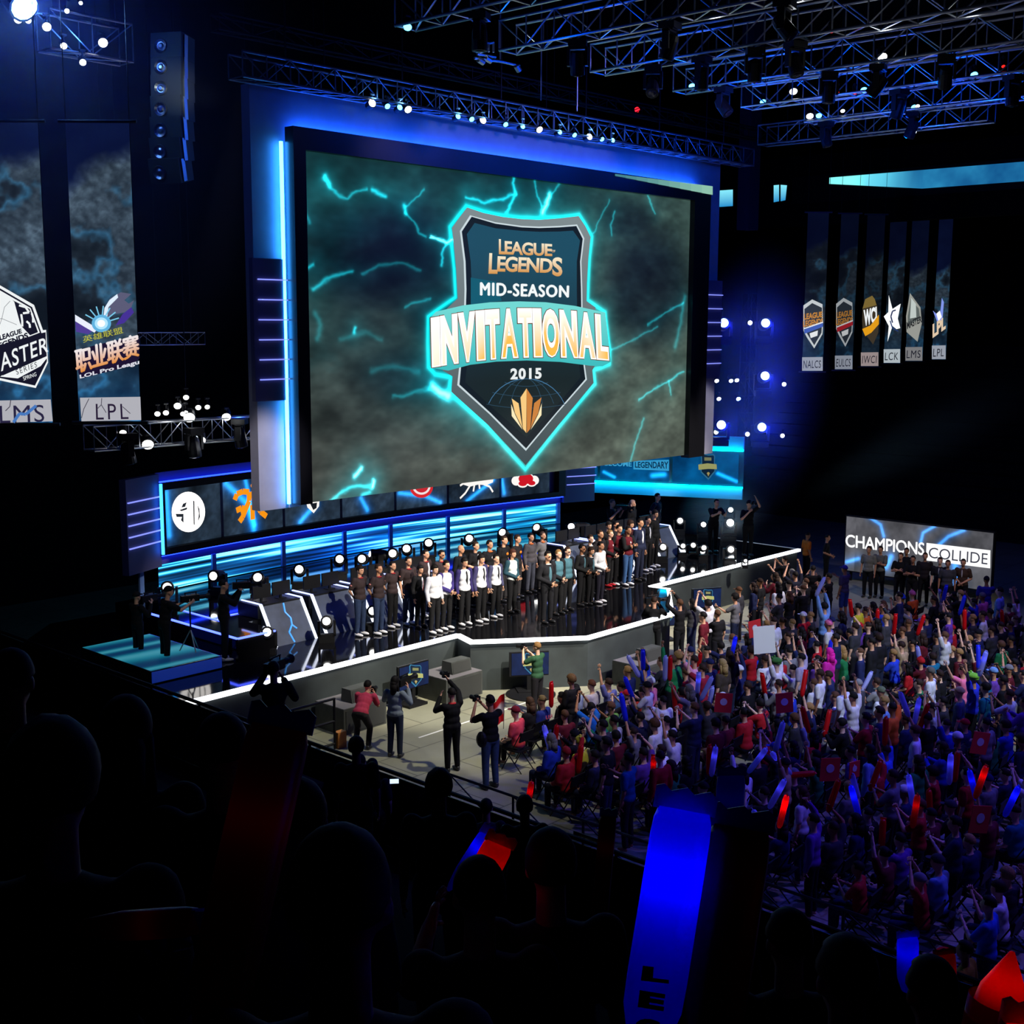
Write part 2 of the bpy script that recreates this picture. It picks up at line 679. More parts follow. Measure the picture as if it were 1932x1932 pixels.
# the near tier of seats that the picture is taken from: steps falling to the rail
mb = MB()
NROW = 17
for j in range(NROW):
    x1 = 11.75 - .86 * j
    mb.bx(x1 - .86, x1, -12, 34, -.2 if j == 0 else .8 + .44 * j, 1.25 + .44 * j)
structure('floor_near_tier', mb, m_tier)
structure('wall_tier_front', MB().bx(11.75, 11.95, -12, 34, 0, 1.9), m_tier)
mb = MB()
for j in range(14):
    mb.bx(53 + j * .7, 53.7 + j * .7 + .02, -12, 34, 0, 1.6 + j * .5)
structure('floor_far_tier', mb, m_tier)
structure('wall_stage_left_drape', MB().bx(11.9, 13.2, 28.5, 38, 0, 21), m_black)
# a curved balcony face high on the far side, above the curtains
structure('wall_balcony_front', MB().bx(50.4, 51, -6, 36, 13.4, 16.4), m_black)

# rail at the foot of the tier
rail = empty('guard_rail', (11.72, 10, 1.25), 0, 'long dark guard rail along the foot of the seats, above the arena floor', 'railing')
MB().tube((0, -16, 1.42), (0, 17, 1.42), .032, n=8).build('top_rail', m_body, rail)
MB().tube((0, -16, .25), (0, 17, .25), .02, n=8).build('bottom_rail', m_body, rail)
for k in range(23):
    MB().tube((0, -16 + 1.5 * k, 0), (0, -16 + 1.5 * k, 1.42), .022, n=8).build('post', m_body, rail)
mb = MB()
mb.bx(-.006, .006, -15.98, 16.98, .3, 1.36)
m_glass = mat('smoked rail panel', (.01, .01, .014), .25, spec=.4)
mb.build('infill_panel', m_glass, rail)
# pale lettering strip on the rail
pl = Plane((11.76, 0, 0), (0, 1, 0))
pl_r = Plane((11.78, 11, 0), (0, -1, 0))
sign = empty('rail_sign', (11.78, 9.4, 2.2), 0, 'small dark sign with pale block lettering fixed to the guard rail', 'sign')
mb = MB()
a0, a1 = pl_r.uv(1086, 1571), pl_r.uv(1133, 1598)
mb.bx(-.008, .004, min(11 - a1[0], 11 - a0[0]) - 9.43, max(11 - a1[0], 11 - a0[0]) - 9.37, a1[1] - 2.22, a0[1] - 2.18)
sb = mb.build('backing', m_body, sign)
mb = MB()
text_px(mb, pl_r, 'ARENA', ((1091, 1575), (1130, 1589), (1129, 1598), (1090, 1584)), rgb(96, 104, 104), .03)
o = mb.build('lettering', m_pic, sign, colors=True, recalc=False)
o.location = -Vector(sign.location)

# ================================================================== stage
SZ = 1.3
edge = [(12.3, 22.05), (22.0, 22.05), (21.75, 21.35), (24.1, 19.5), (27.75, 19.5), (30.3, 21.45), (30.2, 22.05), (38.95, 22.05)]
outline = edge + [(38.95, 27.5), (36.5, 30.6), (15.5, 30.6), (12.3, 27.5)]
stage = empty('stage_platform', (26, 26, 0), 0, 'glossy black stage with a white light strip along its stepped front edge', 'stage')
off = Vector((-26, -26, 0))


def shift(mb, o):
    mb.v = [tuple(Vector(p) + o) for p in mb.v]
    return mb


shift(MB().prism(outline, SZ - .06, SZ), off).build('deck', m_deck, stage)
shift(MB().prism([(x + (.05 if x < 26 else -.05), y + .06) for x, y in outline], 0, SZ - .06), off).build('fascia', m_fascia, stage)
mb = MB()
pts = [Vector((x, y, 0)) for x, y in edge]
for i, (a, b) in enumerate(zip(pts[:-1], pts[1:])):
    d = (b - a).normalized()
    n = Vector((d.y, -d.x, 0))
    w = .085
    e0, e1 = a - d * .03, b + d * .03
    vs = [e0 + n * .03, e1 + n * .03, e1 - n * w, e0 - n * w]
    mb.add([Vector((p.x, p.y, z)) for z in (SZ - .075, SZ + .012) for p in vs], [(0, 1, 2, 3), (4, 5, 6, 7), (0, 1, 5, 4), (1, 2, 6, 5), (2, 3, 7, 6), (3, 0, 4, 7)])
shift(mb, off).build('edge_light', m_white_led, stage)
mb = MB()
mb.bx(38.93, 38.98, 22.1, 25.6, SZ - .03, SZ + .01)
shift(mb, off).build('side_edge_light', mat('dim light strip', (.3, .3, .3), .5, emit=(.3, .36, .45), es=.5, samp='NONE'), stage)

lower = empty('stage_riser', (14.8, 25.6, SZ), 0, 'low glossy step on stage beside the camera crew, with painted blue stripe reflections', 'stage riser')
MB().bx(-.55, 1.25, -1.9, 1.1, 0, .3).build('deck', mat('brushed black deck', (.006, .007, .008), .16, spec=.6), lower)
mb = MB()  # light wall reflection painted as glowing stripes on the step top
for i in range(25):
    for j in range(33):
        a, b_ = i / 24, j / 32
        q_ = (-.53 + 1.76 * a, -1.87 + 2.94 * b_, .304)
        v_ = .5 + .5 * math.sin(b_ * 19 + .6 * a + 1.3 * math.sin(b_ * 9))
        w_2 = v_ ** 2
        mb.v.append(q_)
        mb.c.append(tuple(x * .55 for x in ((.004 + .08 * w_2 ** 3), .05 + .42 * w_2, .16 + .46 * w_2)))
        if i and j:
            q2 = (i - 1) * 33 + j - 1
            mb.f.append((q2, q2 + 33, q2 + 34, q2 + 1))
mb.build('painted_reflection_top', m_pic, lower, colors=True, recalc=False)
MB().bx(-.54, 1.24, -1.915, -1.9, .03, .28).bx(1.25, 1.262, -1.9, 1.1, .03, .28).build('glowing_side', mat('blue lit side', (.05, .1, .4), .5, emit=(.004, .03, .35), es=.35, samp='NONE'), lower)  # blue light on the side faces is put in as glow

# ---------------------------------------------------------------- big screen
SY = 23.0
SCRP = Plane((0, SY, 0), (1, 0, 0))
sx0 = (SCRP.uv(568, 275)[0] + SCRP.uv(580, 947)[0]) / 2
sx1 = (SCRP.uv(1303, 385)[0] + SCRP.uv(1290, 860)[0]) / 2
sz0 = (SCRP.uv(580, 947)[1] + SCRP.uv(1290, 860)[1]) / 2
sz1 = (SCRP.uv(568, 275)[1] + SCRP.uv(1303, 385)[1]) / 2
BX0, BX1, BZ1 = 17.72, 34.0, 13.36
scr = empty('video_screen', (0, 0, 0), 0, 'giant hanging video screen showing a shield emblem in a pale scenic surround', 'screen')
mb = MB()
mb.bx(16.93, BX0 + .35, 23.3, 23.6, 4.87, 14.2)
mb.bx(BX1 - .35, 35.2, 23.3, 23.6, 4.87, 14.2)
mb.bx(BX0 + .35, BX1 - .35, 23.3, 23.6, 12.9, 14.2)
mb.build('surround_panel', m_panel, scr)
mb = MB()
FY0, FY1 = 22.82, 23.12
mb.bx(BX0, sx0, FY0, FY1, sz0, BZ1)
mb.bx(sx1, BX1, FY0, FY1, sz0 - .08, BZ1)
mb.bx(sx0, sx1, FY0, FY1, sz1, BZ1)
mb.bx(sx0, sx1, 23.03, FY1, sz0, sz1)
mb.build('black_frame', mat('satin black frame', (.006, .006, .008), .3, spec=.4), scr)
mb = MB()
mb.bx(BX0 - .10, BX0 - .04, 23.14, 23.2, sz0, 13.05)
mb.build('side_light_strip', m_cyan_led, scr)
MB().bx(BX0 + .3, BX1 - .3, 23.15, 23.23, BZ1 - .16, BZ1 - .08).build('top_light_strip', m_bluehid, scr)
MB().bx(BX1 + .01, BX1 + .03, 23.14, 23.2, sz0, 7.3).build('side_light_strip', m_blue_led, scr)
for xa, xb, lab in ((16.80, 17.66, 'left'), (34.1, 35.3, 'right')):
    w = MB()
    w.bx(xa, xb, 23.16, 23.3, 7.36, 10.5)
    wing = w.build('ribbed_wing_panel', m_panel2, scr)
    for k in range(6):
        l = MB()
        zz = 7.84 + .44 * k
        l.bx(xa + .12, xb + (.06 if lab == 'left' else 0), 23.12, 23.16, zz - .013, zz + .013)
        l.build('light_line', mat('soft violet light line', (.3, .3, .6), .5, emit=(.22, .26, .85), es=1.3, samp='NONE'), wing)


def z7(*p):
    return [(780 + x * .27435, 370 + y * .27433) for x, y in p]


SH_OUT = z7((362, 68), (480, 108), (610, 135), (740, 150), (860, 155), (1000, 145), (1140, 128), (1190, 205), (1228, 278), (1212, 430), (1203, 600), (1200, 715),
            (1262, 760), (1320, 800), (1328, 880), (1352, 1060), (1350, 1155), (1290, 1180), (1240, 1195), (1250, 1290), (1000, 1590), (770, 1880),
            (500, 1580), (245, 1350), (255, 1245), (150, 1225), (103, 1175), (98, 1000), (100, 830), (145, 795), (290, 695), (280, 500), (262, 330), (250, 212), (305, 140))
BOLTS = [  # (points in the picture, width px, brightness)
    ([(612, 335), (622, 350), (640, 370), (655, 374), (672, 362), (692, 357)], 2.2, .6), ([(612, 333), (622, 348)], 4, .9), ([(703, 358), (727, 370)], 3.5, .9),
    ([(800, 358), (788, 372), (764, 390)], 1.8, .5), ([(762, 388), (766, 402)], 4, .9), ([(764, 400), (782, 418), (792, 440), (803, 447)], 2.2, .6),
    ([(812, 446), (830, 452), (842, 457), (852, 452)], 3.2, 1), ([(842, 457), (834, 482), (832, 500)], 2.8, .8), ([(880, 371), (912, 384), (950, 376), (974, 364)], 2.6, .8),
    ([(975, 325), (968, 345), (974, 365), (964, 385), (956, 402)], 3.2, .9), ([(1036, 368), (1030, 385), (1024, 402)], 7, 1.2), ([(1008, 342), (1016, 372), (1024, 398)], 2.2, .6),
    ([(1060, 340), (1040, 368), (1032, 384)], 2, .5), ([(590, 544), (620, 525), (642, 515), (664, 511)], 3.2, .7), ([(578, 508), (592, 500)], 3, .7), ([(684, 517), (710, 503), (740, 497), (770, 500), (792, 512)], 2.6, .4),
    ([(764, 577), (790, 570), (812, 563)], 2.4, .45), ([(1220, 362), (1228, 385), (1236, 404)], 2.2, .5), ([(1150, 378), (1138, 400), (1120, 440)], 2, .4), ([(1160, 400), (1152, 425), (1154, 442)], 2.4, .5),
    ([(815, 728), (832, 742), (846, 748)], 9, 1.2), ([(740, 748), (780, 742), (812, 732)], 3, .4), ([(1290, 573), (1255, 590), (1222, 612)], 2.4, .5), ([(1292, 560), (1284, 610), (1274, 655)], 6, .35),
    ([(1290, 702), (1265, 716), (1232, 734), (1205, 756)], 2.6, .6), ([(1262, 720), (1266, 744)], 2.4, .5), ([(1215, 790), (1200, 830), (1190, 866)], 3, .45), ([(670, 898), (682, 884)], 5, 1),
    ([(624, 945), (645, 927), (675, 916), (702, 917)], 3.2, .9), ([(702, 918), (705, 906)], 4, 1), ([(684, 936), (697, 930)], 4, .8), ([(1140, 664), (1180, 650), (1240, 615)], 2, .4),
    ([(596, 590), (604, 612), (600, 640)], 5, .3), ([(640, 640), (690, 628), (720, 640)], 4, .22), ([(574, 395), (584, 418)], 3, .4), ([(700, 700), (740, 690), (790, 700)], 5, .25), ([(670, 620), (668, 628)], 3, .9)]


def screen_art(U, V):
    s, t = (U - sx0) / (sx1 - sx0), (V - sz0) / (sz1 - sz0)
    n1, n2, n3 = fbm(s, t, 4, 3), fbm(s + .3, t, 9, 11), fbm(s, t + .2, 22, 21, 3)
    teal, olive, dark, brown = (np.array(c) / 255 for c in ((26, 66, 70), (84, 96, 84), (12, 22, 28), (58, 60, 56)))
    w_ol = np.clip(1.25 * s - .55 * t + .1 * (n1 - .5), 0, 1)[..., None]
    w_te = np.clip(t * 1.2 - .1, 0, 1)[..., None]
    w_bl = np.clip((1 - t) * 1.4 - .55 - .5 * s, 0, 1)[..., None]
    base = teal * .85 * (.55 + .8 * n1[..., None]) * w_te + brown * (1 - w_te) * (.5 + 1.1 * n2[..., None])
    base = base * (1 - w_ol * .8) + olive * w_ol * .8 * (.7 + .55 * n1[..., None])
    # dark crag masses
    def blob(cx, cy, rx, ry, k=1.):
        q = ((s - cx) / rx) ** 2 + ((t - cy) / ry) ** 2
        return np.clip(1.25 - q + .8 * (n1 - .5) + .3 * (n2 - .5), 0, 1) * k
    dk = np.maximum.reduce([blob(.17, .72, .20, .17), blob(.30, .55, .10, .14, .8), blob(.88, .66, .16, .24, .75), blob(.22, .36, .13, .10, .6), blob(.8, .9, .1, .08, .5)])[..., None]
    base = base * (1 - dk) + dark * dk * (.7 + .6 * n3[..., None])
    base = base * (.74 + .5 * n3[..., None]) * (1.0 + .25 * (fbm(s, t, 48, 90, 2)[..., None] - .5))
    # teal mist
    mist = np.clip(fbm(s, t, 5, 40) - .5, 0, 1)[..., None] * np.clip(1.1 - s * 1.1, .15, 1)[..., None]
    base = base + mist * np.array((.02, .55, .65)) * .55
    px = (sx1 - sx0) / 720
    wob_u, wob_v = (fbm(s, t, 40, 60, 3) - .5) * .12, (fbm(s, t, 40, 70, 3) - .5) * .12
    for pts_, w, b in BOLTS:
        d = segdist(U + wob_u, V + wob_v, [SCRP.uv(*p) for p in pts_]) / px
        core = np.exp(-(d / (w * .75)) ** 2) * b
        halo = np.exp(-d / (w * 3.2)) * b * .32
        base = base + core[..., None] * np.array((.10, .85, .92)) * .72 + halo[..., None] * np.array((0, .55, .62))
        if b > .95:
            base = base + (np.exp(-(d / (w * .4)) ** 2) * .5)[..., None]
    d = segdist(U, V, [SCRP.uv(*p) for p in SH_OUT + SH_OUT[:1]]) / px
    base = base + (np.exp(-(d / 3.) ** 1.3))[..., None] * np.array((.02, .85, .85)) + np.exp(-d / 13)[..., None] * np.array((0, .26, .28))
    return base


picture(SCRP, sx0, sx1, sz0, sz1, 620, 350, screen_art, 'screen_face', m_pic, scr)


def shade(c0, c1, lo, hi, axis=1):
    def f(u, v):
        k = max(0, min(1, ((v if axis else u) - lo) / (hi - lo)))
        return tuple(a + (b - a) * k for a, b in zip(c0, c1))
    return f


mb = MB()
zt, zb = SCRP.uv(900, 400)[1], SCRP.uv(990, 870)[1]
shape_px(mb, SCRP, z7((368, 78), (480, 116), (610, 143), (740, 158), (860, 163), (1000, 153), (1134, 138), (1180, 207), (1216, 282), (1200, 430), (1190, 600), (1188, 722), (1250, 766),
                      (1250, 1160), (1228, 1198), (1236, 1285), (990, 1580), (770, 1850), (508, 1570), (258, 1345), (268, 1240), (200, 1200), (200, 800), (302, 705), (292, 500), (275, 330), (263, 218), (312, 150)),
         shade(rgb(62, 76, 80), rgb(128, 140, 142), zb, zt), .012)
# bevel highlight, dark inner border, inner field
IN1 = ((386, 132), (560, 180), (740, 205), (860, 210), (1000, 205), (1122, 195), (1172, 290), (1152, 450), (1158, 640), (1160, 780), (1170, 1120), (1190, 1262), (980, 1500), (770, 1752), (520, 1500), (298, 1300), (315, 1140), (345, 780), (348, 640), (342, 450), (316, 240))
IN2 = ((396, 142), (560, 190), (740, 215), (860, 220), (1000, 215), (1116, 206), (1160, 294), (1142, 450), (1148, 640), (1150, 780), (1160, 1120), (1178, 1258), (975, 1492), (770, 1735), (525, 1490), (312, 1296), (326, 1140), (356, 780), (360, 640), (354, 450), (328, 244))
IN3 = ((415, 185), (560, 222), (740, 240), (860, 246), (1000, 244), (1092, 238), (1140, 306), (1118, 450), (1118, 640), (1120, 780), (1132, 1120), (1142, 1248), (950, 1475), (770, 1660), (548, 1465), (350, 1280), (366, 1140), (388, 780), (396, 640), (388, 450), (362, 262))
shape_px(mb, SCRP, z7(*IN1), rgb(205, 220, 225), .018)
shape_px(mb, SCRP, z7(*IN2), rgb(22, 32, 38), .024)
shape_px(mb, SCRP, z7(*IN3), shade(rgb(28, 40, 42), rgb(32, 78, 98), SCRP.uv(950, 700)[1], SCRP.uv(950, 480)[1]), .030)
shape_px(mb, SCRP, z7((388, 560), (560, 590), (600, 720), (388, 745)), rgb(22, 92, 112), .034)
mb.build('shield_emblem', m_pic, scr, colors=True, recalc=False)
# globe lines and gold crest
mb = MB()
gc = rgb(70, 120, 160)
for r_ in (1., .72, .42):
    pts_ = [(770 + 285 * r_ * math.sin(a), 1545 - 290 * math.cos(a)) for a in np.linspace(-1.15, 1.15, 16)]
    stroke_px(mb, SCRP, z7(*pts_), .022, gc if r_ == 1 else rgb(45, 75, 95), .040)
for k in range(3):
    hw = (150, 235, 275)[k]
    yy = (1300, 1370, 1450)[k]
    pts_ = [(770 + hw * t, yy + 28 * (1 - t * t) - 20) for t in np.linspace(-1, 1, 10)]
    stroke_px(mb, SCRP, z7(*pts_), .014, rgb(45, 75, 95), .038)
G1, G2, G3 = rgb(250, 205, 130), rgb(205, 130, 60), rgb(255, 238, 190)
for pts_, c in ((((770, 1322), (728, 1385), (745, 1600), (768, 1628)), G1), (((770, 1322), (812, 1388), (795, 1600), (772, 1628)), G2),
                (((668, 1392), (715, 1425), (742, 1596), (690, 1490)), G1), (((664, 1430), (690, 1500), (742, 1606), (668, 1512)), G3),
                (((872, 1384), (822, 1424), (798, 1596), (850, 1490)), G2), (((874, 1425), (850, 1500), (798, 1606), (872, 1505)), G3)):
    shape_px(mb, SCRP, z7(*pts_), c, .044)
mb.build('crest', m_pic, scr, colors=True, recalc=False)


def gold(s, t):
    return tuple(a * (1 - t) + b * t for a, b in zip(rgb(214, 150, 72), rgb(250, 236, 205)))


mb = MB()
text_px(mb, SCRP, 'EAGUE', z7((618, 308), (945, 330), (945, 415), (618, 402)), gold, .05, .03, space=.92)
text_px(mb, SCRP, 'L', z7((578, 296), (620, 298), (620, 402), (578, 400)), gold, .05, .03)
text_px(mb, SCRP, 'OF', z7((942, 370), (966, 371), (966, 388), (942, 387)), gold, .05, .02)
text_px(mb, SCRP, 'EGEND', z7((570, 412), (950, 430), (945, 530), (565, 520)), gold, .05, .03, space=.92)
text_px(mb, SCRP, 'L', z7((512, 392), (572, 395), (568, 535), (506, 534)), gold, .052, .03)
text_px(mb, SCRP, 'S', z7((945, 420), (1016, 422), (1014, 556), (945, 548)), gold, .052, .03)
mb.build('title_lettering', m_pic, scr, colors=True, recalc=False)
mb = MB()
for dx, dy in ((-4, 0), (4, 0), (0, 3), (0, -3)):
    text_px(mb, SCRP, 'MID-SEASON', z7((452 + dx, 594 + dy), (1058 + dx, 617 + dy), (1056 + dx, 696 + dy), (452 + dx, 682 + dy)), rgb(245, 250, 250), .05 + dx * .0002 + dy * .0001, .0, space=1.12)
text_px(mb, SCRP, '2015', z7((658, 1184), (872, 1180), (872, 1256), (658, 1262)), rgb(235, 240, 240), .05, .04, space=1.15)
mb.build('white_lettering', m_pic, scr, colors=True, recalc=False)
# the banner across the shield
mb = MB()
band = z7((145, 795), (330, 752), (520, 730), (720, 724), (900, 730), (1100, 755), (1310, 800), (1318, 870), (1342, 1070), (1350, 1140), (1290, 1172), (1200, 1165), (1000, 1140), (770, 1130),
          (560, 1138), (380, 1160), (230, 1200), (110, 1180), (104, 1000), (104, 840))
shape_px(mb, SCRP, band, shade(rgb(60, 178, 180), rgb(108, 205, 200), SCRP.uv(975, 690)[1], SCRP.uv(975, 580)[1]), .05)
LW = {'I': .52, 'N': 1., 'V': 1., 'T': .84, 'A': 1., 'O': 1., 'L': .72}
word = 'INVITATIONAL'
tot = sum(LW[c] for c in word)


def inv_letters(mb, g, bold, col, d):
    c = 0
    for ch in word:
        s0, s1 = c / tot, (c + LW[ch]) / tot
        c += LW[ch]
        m_ = .004

        def P(s, top):
            hump = 1 - (2 * s - 1) ** 2
            if top:
                return (106 + (1322 - 106) * s, 842 + (826 - 842) * s - 60 * hump)
            return (114 + (1336 - 114) * s, 1176 + (1128 - 1176) * s - 44 * hump)
        q = [P(s0 + m_, 1), P(s1 - m_, 1), P(s1 - m_, 0), P(s0 + m_, 0)]
        q = [(q[0][0] - g, q[0][1] - g), (q[1][0] + g, q[1][1] - g), (q[2][0] + g, q[2][1] + g), (q[3][0] - g, q[3][1] + g)]
        f = col if not callable(col) else (lambda s, t, s0=s0, s1=s1: col(s0 + (s1 - s0) * s, t))
        text_px(mb, SCRP, ch, z7(*q), f, d, bold)


def inv_gold(s, t):
    k = (1 - t) * 1.7 * math.exp(-((s - .56) / .3) ** 2) + max(0, s - .92) * 9 + (1 - t) * .25
    k = max(0, min(1, k))
    return tuple(a * (1 - k) + b * k for a, b in zip(rgb(255, 253, 244), rgb(244, 182, 72)))


inv_letters(mb, 9, .10, rgb(96, 62, 36), .056)
inv_letters(mb, 4, .085, rgb(255, 255, 252), .062)
inv_letters(mb, -5, .02, inv_gold, .068)
mb.build('banner_lettering', picture_mat('banner display face', 1.15), scr, colors=True, recalc=False)
# reflection of the lit strip, painted along the upper right edge
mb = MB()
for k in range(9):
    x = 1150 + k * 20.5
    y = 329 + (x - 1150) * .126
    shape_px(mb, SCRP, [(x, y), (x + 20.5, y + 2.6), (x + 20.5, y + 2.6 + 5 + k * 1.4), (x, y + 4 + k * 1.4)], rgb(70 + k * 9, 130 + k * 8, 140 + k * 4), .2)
mb.build('painted_frame_glint', m_pic, scr, colors=True, recalc=False)
truss((16.2, 22.75, 14.15), (35.9, 22.75, 14.15), .5, .5, 'long truss directly above the giant video screen, carrying small lamps', m=mat('dull aluminium tube', (.16, .17, .19), .45, .9))
# hanging cables between truss and roof
for k in range(6):
    x = 17.5 + k * 3.4
    tag(MB().tube((x, 22.75, 14.7), (x, 22.75, 21), .02, n=6).build('hanging_cable', m_body), 'dark steel cable holding up the long truss above the screen', 'cable', 'steel cables over the screen truss')

# ---------------------------------------------------------------- curved rear wall of the stage
ARC = Arc((18.15, 29.6, 0), (34.75, 29.5, 0), .72)
rear = empty('stage_backdrop', (0, 0, 0), 0, 'curved stage backdrop with a row of team emblem screens above striped light wall', 'backdrop')


def arc_slab(mb, u0, u1, z0, z1, d0, d1, n=24):
    vs, fs = [], []
    for i in range(n + 1):
        u = u0 + (u1 - u0) * i / n
        vs += [ARC.pt(u, z0, d0), ARC.pt(u, z1, d0), ARC.pt(u, z1, d1), ARC.pt(u, z0, d1)]
    for i in range(n):
        a = 4 * i
        fs += [(a, a + 1, a + 5, a + 4), (a + 1, a + 2, a + 6, a + 5), (a + 2, a + 3, a + 7, a + 6), (a + 3, a, a + 4, a + 7)]
    fs += [(0, 1, 2, 3), (4 * n, 4 * n + 1, 4 * n + 2, 4 * n + 3)]
    return mb.add(vs, fs)


AL = ARC.L
mb = MB()
arc_slab(mb, 0, AL, 2.62, 5.12, -.05, 0)
mb.build('header_panel', m_panel2, rear)
mb = MB()
arc_slab(mb, .0, AL, 2.9, 3.08, .0, .22)
arc_slab(mb, .0, AL, 4.66, 4.86, .0, .22)
arc_slab(mb, .0, .16, 3.08, 4.66, .0, .22, 2)
arc_slab(mb, AL - .3, AL, 3.08, 4.66, .0, .22, 2)
mb.build('black_frame', m_body, rear)
mb = MB()
arc_slab(mb, .02, AL - .02, 2.86, 2.9, .06, .14)
arc_slab(mb, .02, AL - .02, 4.86, 4.89, .06, .14)
mb.build('light_strip', mat('strong blue light strip', (.1, .1, .6), .5, emit=(.01, .035, 1), es=7.), rear)


def stripes(U, V):
    s = U / AL
    t = (V - 1.3) / 1.4
    n = .6 * vnoise(s * .25 + .1, t, 17, 5) + .4 * vnoise(s * .12, t, 40, 9)
    band = np.clip((n - .38) * 3.2, 0, 1)
    hot = np.clip((n - .56) * 5 + .5 * (vnoise(s, t, 9, 33) - .5), 0, 1)
    c0 = np.array((10, 60, 105)) / 255
    c1 = np.array((15, 165, 215)) / 255
    c2 = np.array((150, 235, 250)) / 255
    c = c0 * (1 - band[..., None]) + c1 * band[..., None]
    c = c * (1 - hot[..., None]) + c2 * hot[..., None]
    blue = np.clip(np.exp(-((s - .42) / .2) ** 2) * (1.1 - abs(t - .5)), 0, 1)[..., None]
    c = c * (1 - .55 * blue) + c * np.array((.35, .55, 1.25)) * .55 * blue
    dark = np.clip((.36 - n) * 5, 0, 1)[..., None]
    return c * (1 - .7 * dark)


picture(ARC, 0, AL, 1.89, 2.62, 200, 120, stripes, 'light_wall', m_picled, rear, d=-.02)
mb = MB()
for x, y in ((266, 1100), (403, 1080), (534, 1060), (649, 1030), (736, 1020), (844, 1010), (950, 990), (1052, 975)):
    u = ARC.uv(x, y)[0]
    arc_slab(mb, u - .07, u + .07, 1.89, 2.64, -.02, .06, 1)
mb.build('mullion', mat('blue lit mullion', (.25, .45, .9), .5), rear)


def team_panel(seed, streaks):
    def f(U, V):
        n = fbm(U * .5, V * .5, 3, seed)
        c = np.stack([n * .20 + .03, n * .26 + .05, n * .33 + .07], -1) * (.75 + .5 * fbm(U, V, 9, seed + 50, 3))[..., None]
        for pts_, w in streaks:
            d = segdist(U, V, [ARC.uv(*p) for p in pts_])
            c = c + (np.exp(-(d / w) ** 2))[..., None] * np.array((.10, .5, .75)) + (np.exp(-(d / (w * 3)) ** 2))[..., None] * np.array((.0, .14, .32))
        return c
    return f


divs = [305, 419, 535, 643, 745, 844, 943, 1037]
divy = [1025, 1013, 1000, 985, 970, 958, 948, 935]
dv = [ARC.uv(x, y)[0] for x, y in zip(divs, divy)]
strk = [[([(312, 930), (318, 1010)], .10)], [([(425, 912), (465, 950), (478, 1000)], .10), ([(462, 905), (480, 990)], .07)], [([(595, 950), (565, 985)], .08)],
        [([(680, 940), (692, 962)], .08)], [([(752, 930), (800, 935), (830, 948)], .07)], [([(880, 945), (930, 905)], .07), ([(800, 930), (835, 945)], .07)], [([(946, 905), (950, 930)], .08)]]
for k in range(7):
    picture(ARC, dv[k] + .05, dv[k + 1] - .05, 3.08, 4.66, 50, 34, team_panel(100 + k * 7, strk[k]), 'team_screen', m_pic, rear, d=.03)
mb = MB()


def ring(mb, pl, cx, cy, rx, ry, col, d, n=32):
    return shape_px(mb, pl, [(cx + rx * math.cos(2 * PI * i / n), cy + ry * math.sin(2 * PI * i / n)) for i in range(n)], col, d)


W_ = rgb(255, 250, 245)
K_ = rgb(24, 28, 34)
ring(mb, ARC, 353.5, 965.5, 31.5, 38, W_, .05)
for pts_ in (((343, 950), (350, 947), (347, 956), (340, 957)), ((336, 962), (350, 957), (351, 958), (350, 961), (340, 964)), ((329, 969), (344, 969), (344, 986), (339, 981), (341, 975), (331, 975)),
             ((362, 944), (364.5, 945), (365, 990), (363, 989)), ((370, 952), (374, 960), (375, 975), (371, 984), (373, 968))):
    shape_px(mb, ARC, pts_, K_, .06)
mb.build('round_team_emblem', m_pichot, rear, colors=True, recalc=False)
mb = MB()
OR = rgb(250, 150, 20)
ring(mb, ARC, 475, 916, 4, 4.5, OR, .05, 14)
for pts_ in ([(441, 943), (445, 932), (456, 927), (468, 928), (468, 945), (462, 960), (452, 965)], [(444, 963), (454, 958), (462, 960)], [(462, 960), (456, 975), (450, 984)],
             [(474, 926), (478, 945), (490, 965), (501, 974)], [(474, 952), (475, 980)], [(488, 925), (484, 940), (478, 950)]):
    stroke_px(mb, ARC, pts_, .17, OR, .05)
mb.build('orange_team_emblem', m_pic, rear, colors=True, recalc=False)
mb = MB()
shape_px(mb, ARC, [(572, 930), (602, 928), (600, 955), (590, 968), (578, 957)], W_, .05)
shape_px(mb, ARC, [(583, 950), (596, 948), (595, 958), (589, 962)], K_, .056)
mb.build('white_shield_emblem', m_pic, rear, colors=True, recalc=False)
mb = MB()
ring(mb, ARC, 793, 918, 22, 21, rgb(215, 40, 45), .05)
ring(mb, ARC, 793, 917, 17, 16, rgb(240, 225, 225), .056)
ring(mb, ARC, 793, 917, 13, 12, rgb(200, 40, 50), .06)
mb.build('round_red_emblem', m_pic, rear, colors=True, recalc=False)
mb = MB()
shape_px(mb, ARC, [(866, 900), (900, 896), (930, 897), (928, 910), (915, 915), (900, 914), (884, 918), (872, 914)], W_, .05)
for pts_ in ([(886, 914), (876, 930), (866, 940)], [(908, 912), (922, 918), (928, 928)], [(893, 915), (891, 927)], [(902, 913), (903, 922)], [(872, 912), (866, 916)]):
    stroke_px(mb, ARC, pts_, .07, W_, .052)
mb.build('white_beast_emblem', m_pic, rear, colors=True, recalc=False)
mb = MB()
RD = rgb(205, 22, 34)
for cx, cy, rx, ry in ((972, 907, 9, 9), (1006, 906, 9, 9), (990, 903, 16, 12), (984, 913, 10, 7), (1001, 912, 9, 6)):
    ring(mb, ARC, cx, cy, rx, ry, W_, .05, 16)
for cx, cy, rx, ry in ((990, 903, 14, 10), (984, 912, 8, 5), (1001, 911, 7, 4.5)):
    ring(mb, ARC, cx, cy, rx, ry, RD, .056, 16)
mb.build('red_cartoon_emblem', m_pic, rear, colors=True, recalc=False)
mb = MB()
vio = m_panel2
